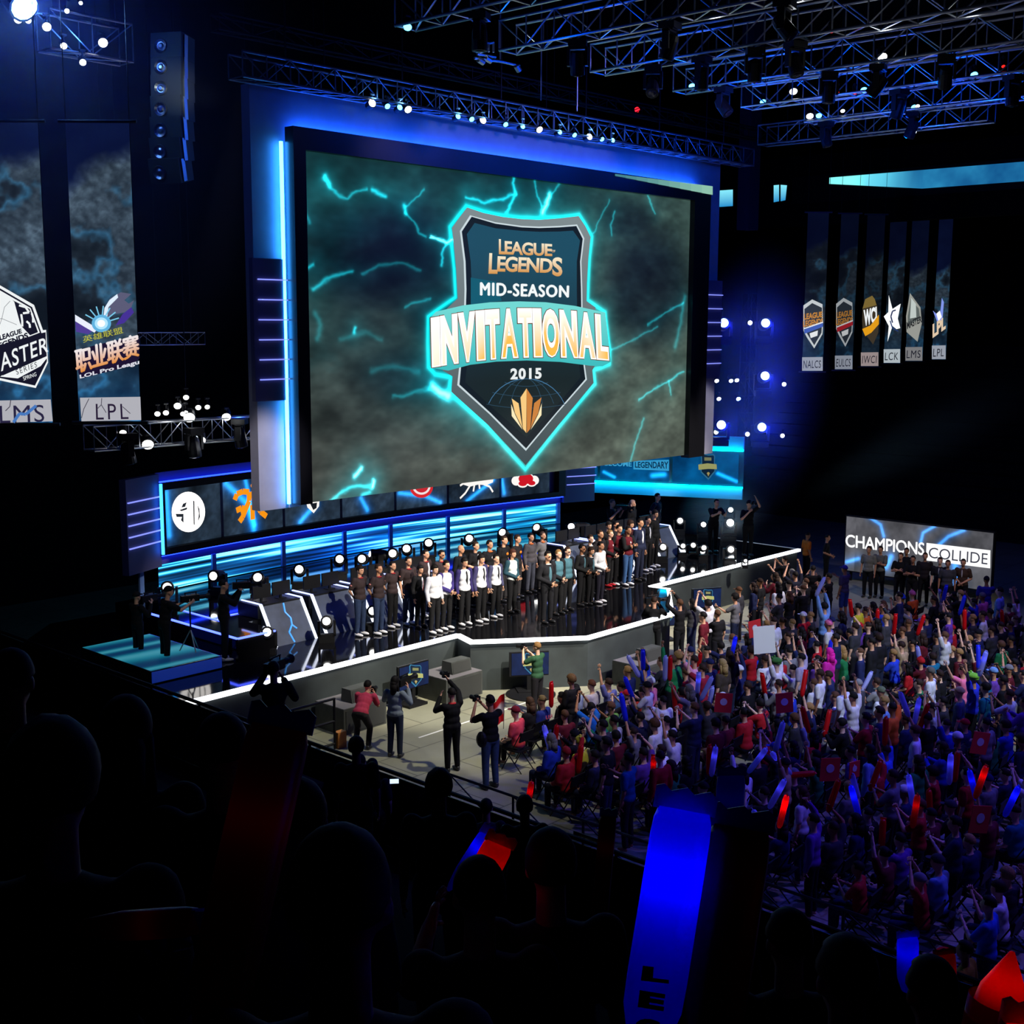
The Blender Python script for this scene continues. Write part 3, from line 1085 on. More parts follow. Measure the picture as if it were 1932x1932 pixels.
for side, (xa, ya, xb, yb) in (('l', (16.82, 29.0, 18.13, 29.55)), ('r', (34.78, 29.45, 36.0, 29.0))):
    d = Vector((xb - xa, yb - ya, 0)).normalized()
    L = math.hypot(xb - xa, yb - ya)
    c = Vector(((xa + xb) / 2, (ya + yb) / 2, 3.85))
    ang = math.atan2(d.y, d.x)
    w = MB().box(c, (L, .2, 2.5 if side == 'l' else 2.4), ang).build('side_wing_panel', m_panel2, rear)
    for k in range(5):
        l = MB()
        l.box(c + Vector((0.05, -.12, -.55 + .30 * k)), (L - .06, .04, .03), ang)
        l.build('light_line', _mats['soft violet light line'], w)
mb = MB()
mb.box((18.12, 29.3, 3.9), (.06, .06, 1.9))
mb.build('upright_light_strip', m_cyan_led if False else mat('azure light strip', (.1, .3, .6), .5, emit=(.02, .22, 1), es=7.), rear)

riser = empty('stage_riser', (26, 27.5, SZ), 0, 'raised black rear deck of the stage with thin blue light lines', 'stage riser')
back = [tuple(ARC.pt(u, 0, .12).xy) for u in np.linspace(AL, 0, 22)]
ro = [(16.65, 23.9), (17.75, 23.9), (17.75, 25.02), (35.3, 25.02), (35.3, 29.3)] + back + [(16.65, 29.3)]
shift(MB().prism(ro, SZ, SZ + .58), Vector((-26, -27.5, -SZ))).build('deck', m_deck, riser)
mb = MB()
mb.bx(16.61, 16.65, 23.9, 28.2, SZ + .54, SZ + .58)
mb.bx(16.65, 17.7, 23.86, 23.9, SZ + .54, SZ + .58)
mb.bx(17.3, 17.34, 25.4, 28.2, SZ + .58, SZ + .60)
mb.bx(17.3, 18.3, 25.9, 25.94, SZ + .58, SZ + .60)
shift(mb, Vector((-26, -27.5, -SZ))).build('edge_light', m_blue_led, riser)

# cyan presenter wall at the far end of the stage
cA, cB = at(1090, 930, 'Z', 2.8), at(1401, 945, 'Z', 2.8)
CY = Plane((cA.x, cA.y, 0), (cB.x - cA.x, cB.y - cA.y, 0))
CL = (Vector((cB.x, cB.y, 0)) - CY.P0).length
cyw = empty('presenter_backdrop', (cA.x, cA.y, 0), 0, 'cyan lit backdrop with three dark video panels at the far end of the stage', 'backdrop')
oC = -Vector(cyw.location)


def cbox(mb, u0, u1, z0, z1, d0, d1):
    vs = [CY.pt(u, z, d) for u in (u0, u1) for z in (z0, z1) for d in (d0, d1)]
    return mb.add(vs, [(0, 1, 3, 2), (4, 6, 7, 5), (0, 4, 5, 1), (2, 3, 7, 6), (0, 2, 6, 4), (1, 5, 7, 3)])


zt0, zt1 = CY.uv(1398, 942)[1], CY.uv(1398, 921)[1]
zu0, zu1 = CY.uv(1398, 848)[1], CY.uv(1398, 824)[1]
MBx = cbox(MB(), 0, CL, zt0, zu1, -.1, 0)
shift(MBx, oC).build('wall_panel', m_grey, cyw)
cyan_face = mat('pale cyan lit face', (.15, .55, .7), .6)
mb = cbox(MB(), 0, CL, zt0, zt1, 0, .12)
cbox(mb, 0, CL, zu0, zu1, 0, .12)
shift(mb, oC).build('ledge_panel', cyan_face, cyw)
mb = cbox(MB(), 0, CL, zt1, zt1 + .05, .05, .32)
cbox(mb, 0, CL, zu0 - .05, zu0, .05, .32)
shift(mb, oC).build('light_strip', m_teal_led, cyw)


def blue_art(U, V):
    n = fbm(U * .4, V * .4, 4, 61)
    c = np.stack([n * .02, .12 + n * .30, .26 + n * .42], -1)
    for pts_, w in (([(1355, 893), (1390, 908)], .07), ([(1232, 897), (1254, 895)], .10), ([(1140, 890), (1160, 900)], .06)):
        d = segdist(U, V, [CY.uv(*p) for p in pts_])
        c = c + np.exp(-(d / w) ** 2)[..., None] * np.array((.1, .6, .9))
    return c


for a, b in ((1100, 1128), (1133, 1263), (1269, 1393)):
    ua, ub = CY.uv(a, 900)[0], CY.uv(b, 908)[0]
    o = picture(CY, ua, ub, zt1 + .12, zu0 - .12, 60, 30, blue_art, 'video_panel', m_pic, cyw, d=.06)
    o.location = oC
mb = MB()
shape_px(mb, CY, [(1196, 869), (1263, 867), (1263, 888), (1196, 885)], rgb(50, 150, 200), .08)
text_px(mb, CY, 'LEGENDARY', ((1199, 871), (1262, 870), (1262, 884), (1199, 882)), rgb(10, 50, 80), .09, .03)
text_px(mb, CY, 'BECOME', ((1142, 868), (1193, 870), (1193, 880), (1142, 878)), rgb(60, 160, 205), .09, .03)
shift(mb, oC).build('lettering', m_pic, cyw, colors=True, recalc=False)


def mini_shield(mb, pl, cx, cy, k, d, dim=1.0, glow=True):
    """the event's shield mark, small; k = half height in picture px"""
    def q(*p):
        return [(cx + (x - 725) / 900 * k, cy + (y - 970) / 900 * k) for x, y in p]
    m_ = lambda c: tuple(x * dim for x in c)
    shape_px(mb, pl, q((362, 68), (740, 150), (1140, 128), (1228, 278), (1200, 715), (1320, 800), (1350, 1155), (1240, 1195), (1250, 1290), (770, 1880), (245, 1350), (255, 1245), (100, 1175), (100, 830), (290, 695), (250, 212)), m_(rgb(60, 130, 170)), d)
    shape_px(mb, pl, q((396, 142), (740, 215), (1116, 206), (1160, 294), (1150, 780), (1178, 1258), (770, 1735), (312, 1296), (356, 780), (328, 244)), m_(rgb(18, 40, 62)), d + .006)
    shape_px(mb, pl, q((90, 830), (720, 740), (1330, 810), (1350, 1140), (770, 1120), (110, 1180)), m_(rgb(196, 196, 120)), d + .012)
    shape_px(mb, pl, q((500, 330), (980, 350), (980, 560), (500, 560)), m_(rgb(150, 150, 100)), d + .012)
    shape_px(mb, pl, q((770, 1322), (880, 1400), (770, 1630), (660, 1400)), m_(rgb(200, 180, 110)), d + .012)


mb = MB()
mini_shield(mb, CY, 1336, 880, 25, .08, .55)
shift(mb, oC).build('shield_emblem', m_pic, cyw, colors=True, recalc=False)
light('POINT', tuple(CY.pt(CL * .5, zt0 - .0, 1.2)), None, 12, (.1, .6, 1), shadow_soft_size=.3)

# ---------------------------------------------------------------- moving lights and lamps
_mh = {}


def mh_proto(hang, tilt, lens, unlit=False, up=False):
    """one moving stage light: base, yoke, head with lens; facing local -Y"""
    key = (hang, tilt, lens.name)
    if key in _mh:
        return _mh[key]
    s = -1 if hang else 1
    b = MB()
    b.bx(-.19, .19, -.17, .17, 0 if s > 0 else -.13, .13 if s > 0 else 0)
    b.bx(-.13, .13, -.12, .12, .13 * s - .02, .13 * s + .02)
    base = b.mesh('base')
    y = MB()
    for sx in (-1, 1):
        y.bx(sx * .19 - .03, sx * .19 + .03, -.07, .07, min(.15 * s, .52 * s), max(.15 * s, .52 * s))
    y.bx(-.22, .22, -.07, .07, min(.14 * s, .19 * s), max(.14 * s, .19 * s))
    yoke = y.mesh('yoke')
    R = Matrix.Rotation(math.radians(-tilt), 3, 'X') @ Matrix.Rotation(math.radians(90), 3, 'X')   # lathe axis along local -Y, then tilted
    c = Vector((0, 0, .46 * s))
    h = MB()
    h.lathe([(.05, -.25), (.12, -.22), (.145, -.12), (.15, .06), (.155, .18), (.15, .24), (.13, .245)], c, R, 14)
    head = h.mesh('head', smooth=False)
    l = MB()
    l.lathe([(.02, .24), (.098, .248), (.088, .260), (.03, .266)], c, R, 14)
    lm = l.mesh('lens')
    _mh[key] = (base, yoke, head, lm, lens)
    for me, m in ((base, m_body), (yoke, m_body), (head, m_body), (lm, lens)):
        me.materials.append(m)
    return _mh[key]


def moving_head(loc, rz, label, hang=False, tilt=20, lens=None, group=None, sc=1.0):
    base, yoke, head, lm, _ = mh_proto(hang, tilt, lens or m_lens)
    r = empty('moving_head_light', loc, rz, label, 'stage light', group, sc)
    link('base', base, None, r)
    k = link('yoke', yoke, None, r)
    h = link('head', head, None, r)
    link('lens', lm, None, h)
    return r


def par_can(loc, d, label, lens=None, group=None, r=.11, L=.3):
    """short can lamp hung on a bracket; d the way it shines"""
    t = empty('par_can_light', loc, 0, label, 'stage light', group)
    d = Vector(d).normalized()
    R = d.to_track_quat('Z', 'Y').to_matrix()
    MB().lathe([(r * .5, -L), (r * .95, -L * .8), (r, 0), (r * 1.05, .02)], (0, 0, -.2), R, 12).build('housing', m_body, t)
    MB().lathe([(r * .3, -.01), (r * .92, .0), (r * .85, .028), (r * .2, .035)], (0, 0, -.2), R, 12).build('lens', lens or m_lens, t)
    MB().tube((0, 0, -.2), (0, 0, .02), .018, n=6).tube((-.06, 0, .0), (.06, 0, .0), .03, n=6).build('clamp', m_body, t)
    return t


ORD = 'first second third fourth fifth sixth seventh eighth ninth tenth eleventh twelfth thirteenth fourteenth fifteenth sixteenth'.split()
# lamps in a row on the riser behind the players' desks
for i, (x, y, rz, tl) in enumerate(((318, 1150, -35, 25), (412, 1122, -60, 10), (490, 1130, -45, 25), (566, 1112, -40, 20), (640, 1092, -35, 22), (686, 1088, -50, 12), (716, 1080, -120, 5), (742, 1078, -45, 15),
                                    (768, 1070, -45, 20), (808, 1060, -40, 25), (884, 1050, -40, 22), (953, 1040, -70, 30), (1018, 1030, -75, 30), (1080, 1024, -60, 15), (1098, 1024, -130, 0))):
    p = at(x, y, 'Z', SZ + .58)
    yy = min(max(p.y, 25.6), 28.8)
    p = at(x, y, 'Y', yy)
    moving_head((p.x, p.y, SZ + .58), math.radians(rz), 'black moving light on the rear stage riser, %s from the camera crew at left' % ORD[i], tilt=tl, group='moving lights on the stage riser', sc=1.12)
for i, (x, y, rz, tl) in enumerate(((506, 1232, -40, 25), (617, 1210, -40, 25), (703, 1188, -40, 20), (1140, 1072, -40, 20), (1245, 1060, -40, 20))):
    p = at(x, y, 'Z', SZ)
    moving_head((p.x, min(p.y, 24.15), SZ), math.radians(rz), 'moving light standing on the stage floor before the desks, %s from the left' % ORD[i], tilt=tl, group='moving lights in front of the desks')
for i, (x, y, sc) in enumerate(((1281, 1008, 1.05), (1325, 1013, .95), (1374, 1020, 1.35), (1376, 985, 1.0), (1287, 1050, .75), (1306, 1050, .8), (1326, 1055, .8), (1376, 1064, 1.0), (1405, 1072, .5))):
    p = at(x, y, 'Z', SZ)
    moving_head((p.x, p.y, SZ), math.radians(-48), 'glaring white light at the far stage end, %s of the cluster from the desks' % ORD[i], tilt=16, group='glaring lights at the far stage end', sc=sc)
    if i in (0, 2, 7):
        light('POINT', (p.x - .5, p.y - .5, SZ + .6), None, 14, (.9, .95, 1), shadow_soft_size=.15)
# blue beams in columns right of the screen, each on a vertical truss
for k, X in enumerate((36.9, 39.6)):
    truss((X, 24.6, 4.7), (X, 24.6, 10.2), .4, .4, 'upright truss holding blue beam lights, %s the giant screen' % ('close beside' if k == 0 else 'standing clear of'), 'upright trusses', r=.014, up=Vector((0, 1, 0)), m=m_body)
for k, (x, y) in enumerate(((1368, 613), (1446, 613), (1445, 712), (1363, 804), (1439, 808))):
    p = at(x, y, 'Y', 24)
    moving_head((p.x, p.y + .1, p.z - .45 * 1.5), math.radians(-50), 'bright blue beam light on upright truss, %s' % ('top, nearest the screen', 'top, farther from the screen', 'middle height', 'bottom, nearest the screen', 'bottom, farther from the screen')[k],
                tilt=8, lens=m_lensb, group='blue beam lights', sc=1.5)
    light('POINT', (p.x - .3, p.y - .4, p.z), None, 60, (.01, .02, 1), shadow_soft_size=.1)
for k, (x, y) in enumerate(((1355, 627), (1479, 725), (1351, 815), (1410, 819), (1476, 822), (1415, 609))):
    p = at(x, y, 'Y', 24.4)
    par_can((p.x, p.y, p.z + .2), (-.7, -.7, -.05), 'small white pin lamp near the blue beam lights, %s from the top' % ORD[(1, 2, 3, 4, 5, 0)[k]], group='white pin lamps by the upright trusses', r=.09)
for k, (x, y) in enumerate(((1352, 718), (1379, 718), (1390, 717), (1356, 752), (1393, 752))):
    p = at(x, y, 'Y', 25.5)
    par_can((p.x, p.y, p.z + .2), (-.5, -.6, -.5), 'small lamp in the dark beside the screen frame, %s from the screen' % ORD[k], lens=m_lens if k != 4 else m_lensb, group='small lamps beside the screen frame', r=.09)

# ---------------------------------------------------------------- roof trusses
TX = [18.15, 21.2, 24.35, 27.7, 30.9, 34.3]
for i, x in enumerate(TX):
    truss((x, 19.65, 15), (x, -4, 15), .62, .56, 'silver box truss running from the stage over the audience, %s from the near seats' % ORD[i], r=.034, step=.8)
truss((37.5, 23.2, 15), (37.5, 15.5, 15), .62, .56, 'silver box truss nearest the far stands, %s' % 'running over the stage end', r=.034, step=.8)
p0, p1 = at(82, 62, 'Y', 23), at(238, 96, 'Y', 23)
truss((p0.x, 23, p0.z - .3), (p1.x, 23, p0.z - .3), .7, .5, 'short blue lit truss high up at the far left, beside a glaring lamp', r=.025, step=.7)
truss((14.3, 26, 6.25), (19.4, 26, 6.25), .55, .45, 'truss with many small white lamps, low between banner and screen', r=.022, step=.55)
truss((15.9, 27.6, 8.55), (18.4, 27.6, 8.55), .3, .3, 'dim thin truss beside the screen wing, above the small white lamps', r=.015, step=.4)
truss((17, 24.6, 15.5), (40, 24.6, 15.5), .35, .35, 'dim blue truss crossing behind the long screen truss', r=.03, step=.9, m=m_body)
# lamps hung under the roof trusses: (picture x, y, truss, kind)
HL = [(1425, 140, 2, 'w'), (1665, 102, 3, 'w'), (1722, 245, 5, 'w'), (1306, 158, 3, 'c'), (1440, 188, 4, 'c'), (1630, 165, 4, 'c'), (1838, 136, 4, 'c'), (1545, 214, 5, 'c'), (1725, 198, 5, 'c'),
      (1497, 168, 4, 'w'), (769, 45, 0, 'c'), (1528, 215, 5, 'w'), (1590, 205, 5, 'p'), (1731, 196, 5, 'p'), (1580, 170, 4, 'r'), (1613, 171, 4, 'r'), (1893, 120, 4, 'r'), (1569, 53, 2, 'r')]
for i, (x, y, t, k) in enumerate(HL):
    p = at(x, y, 'X', TX[t])
    lens = {'w': m_lens, 'c': m_lensc, 'p': m_lens, 'r': m_lensr}[k]
    nm = {'w': 'white', 'c': 'cyan', 'p': 'tiny white', 'r': 'tiny red'}[k]
    par_can((p.x, p.y, max(p.z + .15, 14.2)), (-.6, -.5, -.9), '%s lamp on the %s roof truss, %s of its lit lamps from the screen' % (nm, ORD[t], ORD[sum(1 for h in HL if h[2] == t and h[0] < x)]),
            lens=lens, group='lit lamps on the roof trusses', r={'w': .12, 'c': .10, 'p': .07, 'r': .05}[k], L=.28)
# dark moving lights hanging from the roof trusses
HM = [(1264, 60, 1), (1232, 150, 2), (1425, 100, 2), (1500, 108, 2), (1660, 62, 3), (1565, 140, 3), (1697, 172, 4), (1785, 120, 3), (1912, 150, 4), (1722, 205, 5), (1365, 175, 3), (905, 72, 0), (1090, 88, 1), (1480, 25, 1), (1325, 90, 2), (1560, 195, 5)]
for i, (x, y, t) in enumerate(HM):
    p = at(x, y, 'X', TX[t])
    moving_head((p.x, p.y, 14.97), math.radians(rnd.uniform(-60, 200)), 'dark moving light hanging under the %s roof truss, %s from the screen' % (ORD[t], ORD[sum(1 for h in HM if h[2] == t and h[0] < x)]), hang=True, tilt=(-70, -50, -90)[i % 3], lens=m_lensd,
                group='dark moving lights under the roof', sc=1.0)
# lamps along the long truss above the screen
for i, x in enumerate((696, 725, 748, 764, 858, 884, 905, 948, 980, 1012, 1050, 1078, 1106, 1130, 1150)):
    y = 192 + (x - 696) * .155
    p = at(x, y, 'Y', 22.6)
    par_can((p.x, 22.5, p.z + .15), (-.2, -.8, -.6 if i % 2 else .2), 'small blue white lamp on the truss above the giant screen, %s from the left' % ORD[i], lens=m_lensc if i % 3 else m_lens, group='lamps on the screen truss', r=.075 if i % 3 else .10, L=.2)
    if i % 2 == 0:
        light('POINT', (p.x + .1, 22.45, p.z + .12), None, 5.5, (.15, .45, 1), shadow_soft_size=.05)
# chains and hoists lit white above the screen
for i, (x, y0, y1) in enumerate(((944, 0, 112), (1022, 0, 190), (1090, 88, 210))):
    a, b = at(x, y0, 'Y', 20.5), at(x, y1, 'Y', 20.5)
    tag(MB().tube((a.x, 20.5, min(a.z, 20.9)), (a.x, 20.5, b.z), .018, n=6).build('hoist_chain', m_steel), 'thin hoist chain hanging in front of the roof dark, %s from the left' % ORD[i], 'chain', 'hoist chains')
hf = empty('motor_hoist', (0, 0, 0), 0, 'small steel hoist frame lit white, high above the giant screen', 'hoist')
mb = MB()
q = lambda x, y: at(x, y, 'Y', 20.5)
for a, b in (((902, 77), (922, 82)), ((904, 78), (904, 100)), ((922, 82), (922, 98)), ((931, 80), (931, 99)), ((902, 77), (915, 90)), ((922, 82), (931, 80)), ((895, 110), (945, 116)), ((945, 116), (980, 124)), ((900, 102), (935, 108))):
    mb.tube(q(*a), q(*b), .03, n=6)
mb.build('frame', m_truss, hf)
for a, b in (((903, 112), (912, 118)), ((916, 109), (926, 115)), ((974, 124), (980, 134))):
    MB().tube(q(*a), q(*b), .07, n=8).build('motor', m_truss, hf)
light('POINT', tuple(at(925, 95, 'Y', 20.1)), None, 2.2, (.85, 1, .95), shadow_soft_size=.05)
p = at(1202, 207, 'Y', 26)
par_can((p.x, p.y, p.z + .2), (-.7, -.7, -.1), 'red warning lamp glowing in the dark above the screen', lens=mat('bright red lens', (.8, .05, .05), .3, emit=(1, .01, .02), es=3, samp='NONE'), r=.1)

# lamps on the low truss between banner and screen
LT = [(260, 795, 1), (297, 780, 1), (313, 778, 1), (335, 765, 1.3), (345, 780, .9), (350, 778, .9), (357, 787, 2.0), (374, 768, 1), (391, 767, .9), (427, 786, 1.6), (232, 816, 1.2), (279, 838, 2.0), (380, 830, 1.5), (482, 821, 1.8), (351, 749, 1.)]
for i, (x, y, s) in enumerate(LT):
    p = at(x, y, 'Y', 25.8)
    par_can((p.x, p.y, p.z + .2), (-.45, -.75, -.5), 'small white lamp by the low truss left of the screen, %s in the cluster' % ORD[i], group='white lamps left of the screen', r=.075 * s)
    if i in (3, 6, 9, 11, 12):
        light('POINT', (p.x - .1, p.y - .35, p.z - .1), None, 3, (.9, .95, 1), shadow_soft_size=.05)
light('POINT', tuple(at(470, 770, 'Y', 25.6)), None, 14, (.05, .15, 1), shadow_soft_size=.05)
for i, (x, y) in enumerate(((365, 835), (452, 818), (240, 845))):
    p = at(x, y - 28, 'Y', 25.7)
    moving_head((p.x, p.y, p.z), math.radians(40 * i), 'unlit moving light hanging below the low truss, %s from the screen' % ORD[(1, 0, 2)[i]], hang=True, tilt=-80, lens=m_lensd, group='unlit lights under the low truss')
# lamps at the upper left corner
p = at(45, 12, 'Y', 21)
par_can((p.x, p.y, p.z + .2), (.1, -.8, -.6), 'very bright blue white lamp glaring in the upper left corner', lens=mat('glaring lens', (.8, .9, 1), .3, emit=(.35, .85, 1), es=60, samp='NONE'), r=.26, L=.4)
light('POINT', (p.x, p.y - .4, p.z - .1), None, 110, (.02, .10, 1), shadow_soft_size=.2)
for i, (x, y, r_) in enumerate(((88, 50, .09), (126, 20, .05), (120, 86, .07), (194, 80, .10), (156, 117, .07), (34, 36, .08), (53, 38, .06), (152, 5, .04))):
    p = at(x, y, 'Y', 22.6)
    par_can((p.x, p.y, p.z + .2), (-.3, -.8, -.5), 'small lamp near the glaring corner lamp, %s in the cluster' % ORD[i], lens=m_lens, group='small lamps in the upper left', r=r_, L=.2)
light('POINT', tuple(at(160, 80, 'Y', 22.4)), None, 18, (.05, .2, 1), shadow_soft_size=.1)
# bent column of loudspeakers
la = empty('line_array_speaker', at(328, 180, 'Y', 21), 0, 'curved hanging column of grey loudspeakers picked out by white light', 'speaker')
lz = la.location.copy()
for k in range(7):
    y = 92 + 38 * k
    p = at(326 - .35 * max(0, k - 2) ** 2 * .6, y, 'Y', 21) - lz
    R = Matrix.Rotation(math.radians(-62), 3, 'Z') @ Matrix.Rotation(math.radians(3 * k - 5), 3, 'X')
    c = MB().box(p, (.62, .5, .445), M=R)
    cb = c.build('cabinet', mat('grey speaker grille', (.035, .037, .037), .6), la)
    f = R @ Vector((0, -1, 0))
    for sx in (-.1,):
        q_ = p + R @ Vector((sx, -.255, -.02))
        MB().lathe([(.04, .0), (.12, .01), (.13, .0), (.12, .03), (.07, .0), (.03, .02)], q_, f.to_track_quat('Z', 'Y').to_matrix(), 14).build('horn', m_truss, cb)
    MB().box(p + R @ Vector((.315, -.1, 0)), (.03, .12, .40), M=R).build('bracket', m_truss, cb)
MB().tube((0, 0, 1.2), (0, 0, 7.0), .02, n=6).build('hanging_wire', m_body, la)
pp = lz + Vector((-1.2, -2.4, -.6))
spot(tuple(pp + Vector((0, -1, 0))), tuple(lz + Vector((.05, 0, .15))), 330, (.85, 1, .95), 17, .9)

# ---------------------------------------------------------------- banners
def banner_art(seed, hot, lab, blue=1.0):
    def f(U, V):
        n = fbm(U * .35, V * .35, 3, seed)
        m = fbm(U, V, 5, seed + 9)
        up = np.clip((V - 4.05) / .5, 0, 1)                       # the darker upper part of the face
        lowb = np.clip(1 - V / 1.5, 0, 1)
        k2 = fbm(U * 1.2 + V * .5, V * 1.4, 9, seed + 30, 4)
        t_ = np.clip((n - .3) * 1.6, 0, 1) * (.55 + .8 * np.clip((k2 - .28) * 1.4, 0, 1)) * (.75 + .5 * m)
        c = np.stack([.06 + .34 * t_, .09 + .40 * t_, .13 + .44 * t_], -1)
        c = c * (1 - .6 * lowb[..., None]) + .6 * lowb[..., None] * np.stack([.05 + .1 * m, .20 + .3 * m, .40 + .35 * m], -1)
        edge_ = np.clip(1 - np.abs(n - .5) * 14, 0, 1)[..., None] * np.array((.10, .35, .5)) * .5 * blue
        c = c + edge_
        for pts_, w, b in hot:
            d = segdist(U, V, pts_)
            c = c + np.exp(-(d / w) ** 2)[..., None] * np.array((.25, .75, .95)) * b
        dark = np.stack([.015 + .03 * n, .03 + .06 * n, .14 + .10 * n], -1)
        cut = np.clip((V - 3.95 - .5 * U + 1.1 * (n - .5)) / .35, 0, 1)[..., None]
        return c * (1 - cut) + dark * cut
    return f


def banner(pl, u0, u1, v0, v1, seed, code, art, label, hot, name_gap=.06, nx=46, strip=None, dim=1.0):
    b = empty('hanging_banner', pl.pt((u0 + u1) / 2, v0, 0), 0, label, 'banner')
    o = -Vector(b.location)
    fn = banner_art(seed, [([(u0 + x * (u1 - u0), v0 + y) for x, y in pts_], w, k) for pts_, w, k in hot], code)
    p = picture(pl, u0, u1, v0, v1, nx, int(nx * (v1 - v0) / (u1 - u0)), lambda U, V: fn(U - u0, V - v0) * dim, 'glowing_face', m_pic, b, d=.01)  # banner lighting is put into the face as its own glow
    p.location = o
    k = MB()
    vs = [pl.pt(u, v, d) for u in (u0, u1) for v in (v0, v1) for d in (-.02, .004)]
    k.add(vs, [(0, 1, 3, 2), (4, 6, 7, 5), (0, 4, 5, 1), (2, 3, 7, 6), (0, 2, 6, 4), (1, 5, 7, 3)])
    shift(k, o).build('backing_cloth', m_black, b)
    bar = MB().tube(pl.pt(u0 - .12, v0 - .03), pl.pt(u1 + .12, v0 - .03), .03, n=8).tube(pl.pt(u0 - .12, v1 + .03), pl.pt(u1 + .12, v1 + .03), .03, n=8)
    shift(bar, o).build('batten', m_grey, b)
    wires = MB()
    for u in (u0, u1):
        wires.tube(pl.pt(u, v1), pl.pt(u, 20.9), .008, n=4)
    shift(wires, o).build('hanging_wire', m_body, b)
    return b, o


Ledge = at(150, 793, 'Z', 7.45)
BL = Plane((Ledge.x, Ledge.y, 0), _r)
u0, v0 = BL.uv(150, 794)
u1 = BL.uv(266, 794)[0]
v1 = BL.uv(121, 232)[1]


def zb_(*p):
    return [(x * .1657, 500 + y * .1657) for x, y in p]


b, o = banner(BL, u0, u1, v0, v1, 210, 'LPL', None, 'long banner marked LPL with a claw emblem, nearest the giant screen',
              [([(.25, 3.3), (.75, 2.9)], .06, .7), ([(.3, 2.55), (.45, 2.35), (.62, 2.2)], .03, .8), ([(.2, 3.5), (.5, 3.25), (.95, 2.9)], .05, .4)])
mb = MB()
shape_px(mb, BL, zb_((915, 1510), (1602, 1500), (1612, 1765), (932, 1778)), rgb(176, 176, 184), .02)
text_px(mb, BL, 'LPL', zb_((1095, 1580), (1460, 1580), (1470, 1752), (1100, 1760)), rgb(40, 30, 55), .026, 0.0, space=1.3)
for pts_ in ([(1165, 1515), (1160, 1590), (1110, 1640)], [(1160, 1590), (1215, 1680)], [(1400, 1610), (1490, 1690)], [(1020, 1520), (960, 1640), (935, 1740)]):
    stroke_px(mb, BL, zb_(*pts_), .012, rgb(70, 66, 80), .03)
shift(mb, o).build('name_strip', m_pic, b, colors=True, recalc=False)
mb = MB()
shape_px(mb, BL, zb_((1500, 330), (1380, 310), (1260, 380), (1190, 490), (1170, 640), (1230, 620), (1300, 560), (1420, 540), (1500, 480), (1530, 400), (1470, 440), (1420, 400)), rgb(92, 92, 120), .02)
shape_px(mb, BL, zb_((1340, 330), (1250, 400), (1195, 490), (1178, 640), (1225, 600), (1240, 480), (1350, 370)), rgb(225, 240, 255), .024)
shape_px(mb, BL, zb_((1500, 480), (1400, 560), (1320, 690), (1420, 660), (1530, 540)), rgb(70, 50, 150), .022)
shape_px(mb, BL, zb_((860, 565), (1120, 725), (1080, 770), (960, 700), (862, 640)), rgb(235, 240, 255), .024)
shape_px(mb, BL, zb_((862, 645), (1060, 750), (1010, 790), (870, 760)), rgb(80, 62, 150), .022)
for r_, c in ((110, (.12, .45, .75)), (75, (.45, .8, 1.)), (45, (1, 1, 1))):
    ring(mb, BL, 1160 * .1657, 500 + 665 * .1657, r_ * .1657, r_ * .15, c, .026 + (110 - r_) * .0001)
for k in range(7):
    a = math.radians(-150 + 22 * k)
    stroke_px(mb, BL, zb_((1160, 665), (1160 + 210 * math.cos(a), 665 + 200 * math.sin(a))), .02, (.2, .6, .85), .0255)
shape_px(mb, BL, zb_((880, 1000), (900, 960), (1560, 800), (1590, 840), (1595, 1060), (1500, 1150), (1250, 1210), (930, 1290), (900, 1230)), rgb(30, 20, 50), .0275)
shift(mb, o).build('claw_emblem', m_pic, b, colors=True, recalc=False)
mb = MB()
text_px(mb, BL, '英雄联盟', zb_((948, 812), (1395, 702), (1412, 775), (955, 888)), rgb(190, 190, 60), .032, .0)
for dx, dy in ((-8, 0), (8, 0), (0, 6), (0, -6)):
    text_px(mb, BL, '职业联赛', zb_((858 + dx, 960 + dy), (1578 + dx, 780 + dy), (1594 + dx, 1035 + dy), (880 + dx, 1236 + dy)), lambda s, t: tuple(a * (1 - t) + b * t for a, b in zip(rgb(226, 140, 40), rgb(240, 236, 240))), .034 + dx * .0002 + dy * .0001, .0, space=.88)
text_px(mb, BL, 'LOL Pro Leagu', zb_((912, 1250), (1590, 1075), (1594, 1140), (920, 1305)), rgb(225, 225, 235), .034, .03)
shift(mb, o).build('lettering', m_pic, b, colors=True, recalc=False)

w_ = u1 - u0
ur = BL.uv(100, 799)[0]
b, o = banner(BL, ur - w_, ur, v0 - .03, v1, 260, 'LMS', None, 'long banner marked LMS with a six-sided white emblem, cut by the picture edge',
              [([(.45, 3.7), (.42, 3.45)], .03, .8), ([(.7, 3.05), (.85, 2.95)], .04, .8), ([(.45, 2.75), (.62, 2.55), (.7, 2.4)], .035, .8), ([(.9, 1.0), (.8, .5)], .06, .5)])
mb = MB()
shape_px(mb, BL, zb_((-110, 1545), (582, 1530), (606, 1778), (-90, 1800)), rgb(176, 176, 184), .02)
text_px(mb, BL, 'LMS', zb_((0, 1600), (505, 1590), (512, 1785), (8, 1800)), rgb(40, 36, 66), .026, 0.0, space=1.1)
stroke_px(mb, BL, zb_((160, 1790), (230, 1690), (300, 1700), (420, 1600)), .05, rgb(70, 120, 190), .03)
stroke_px(mb, BL, zb_((130, 1535), (120, 1610), (70, 1660)), .014, rgb(70, 66, 80), .03)
shift(mb, o).build('name_strip', m_pic, b, colors=True, recalc=False)
mb = MB()
WW = rgb(240, 244, 246)
DK = rgb(22, 22, 40)
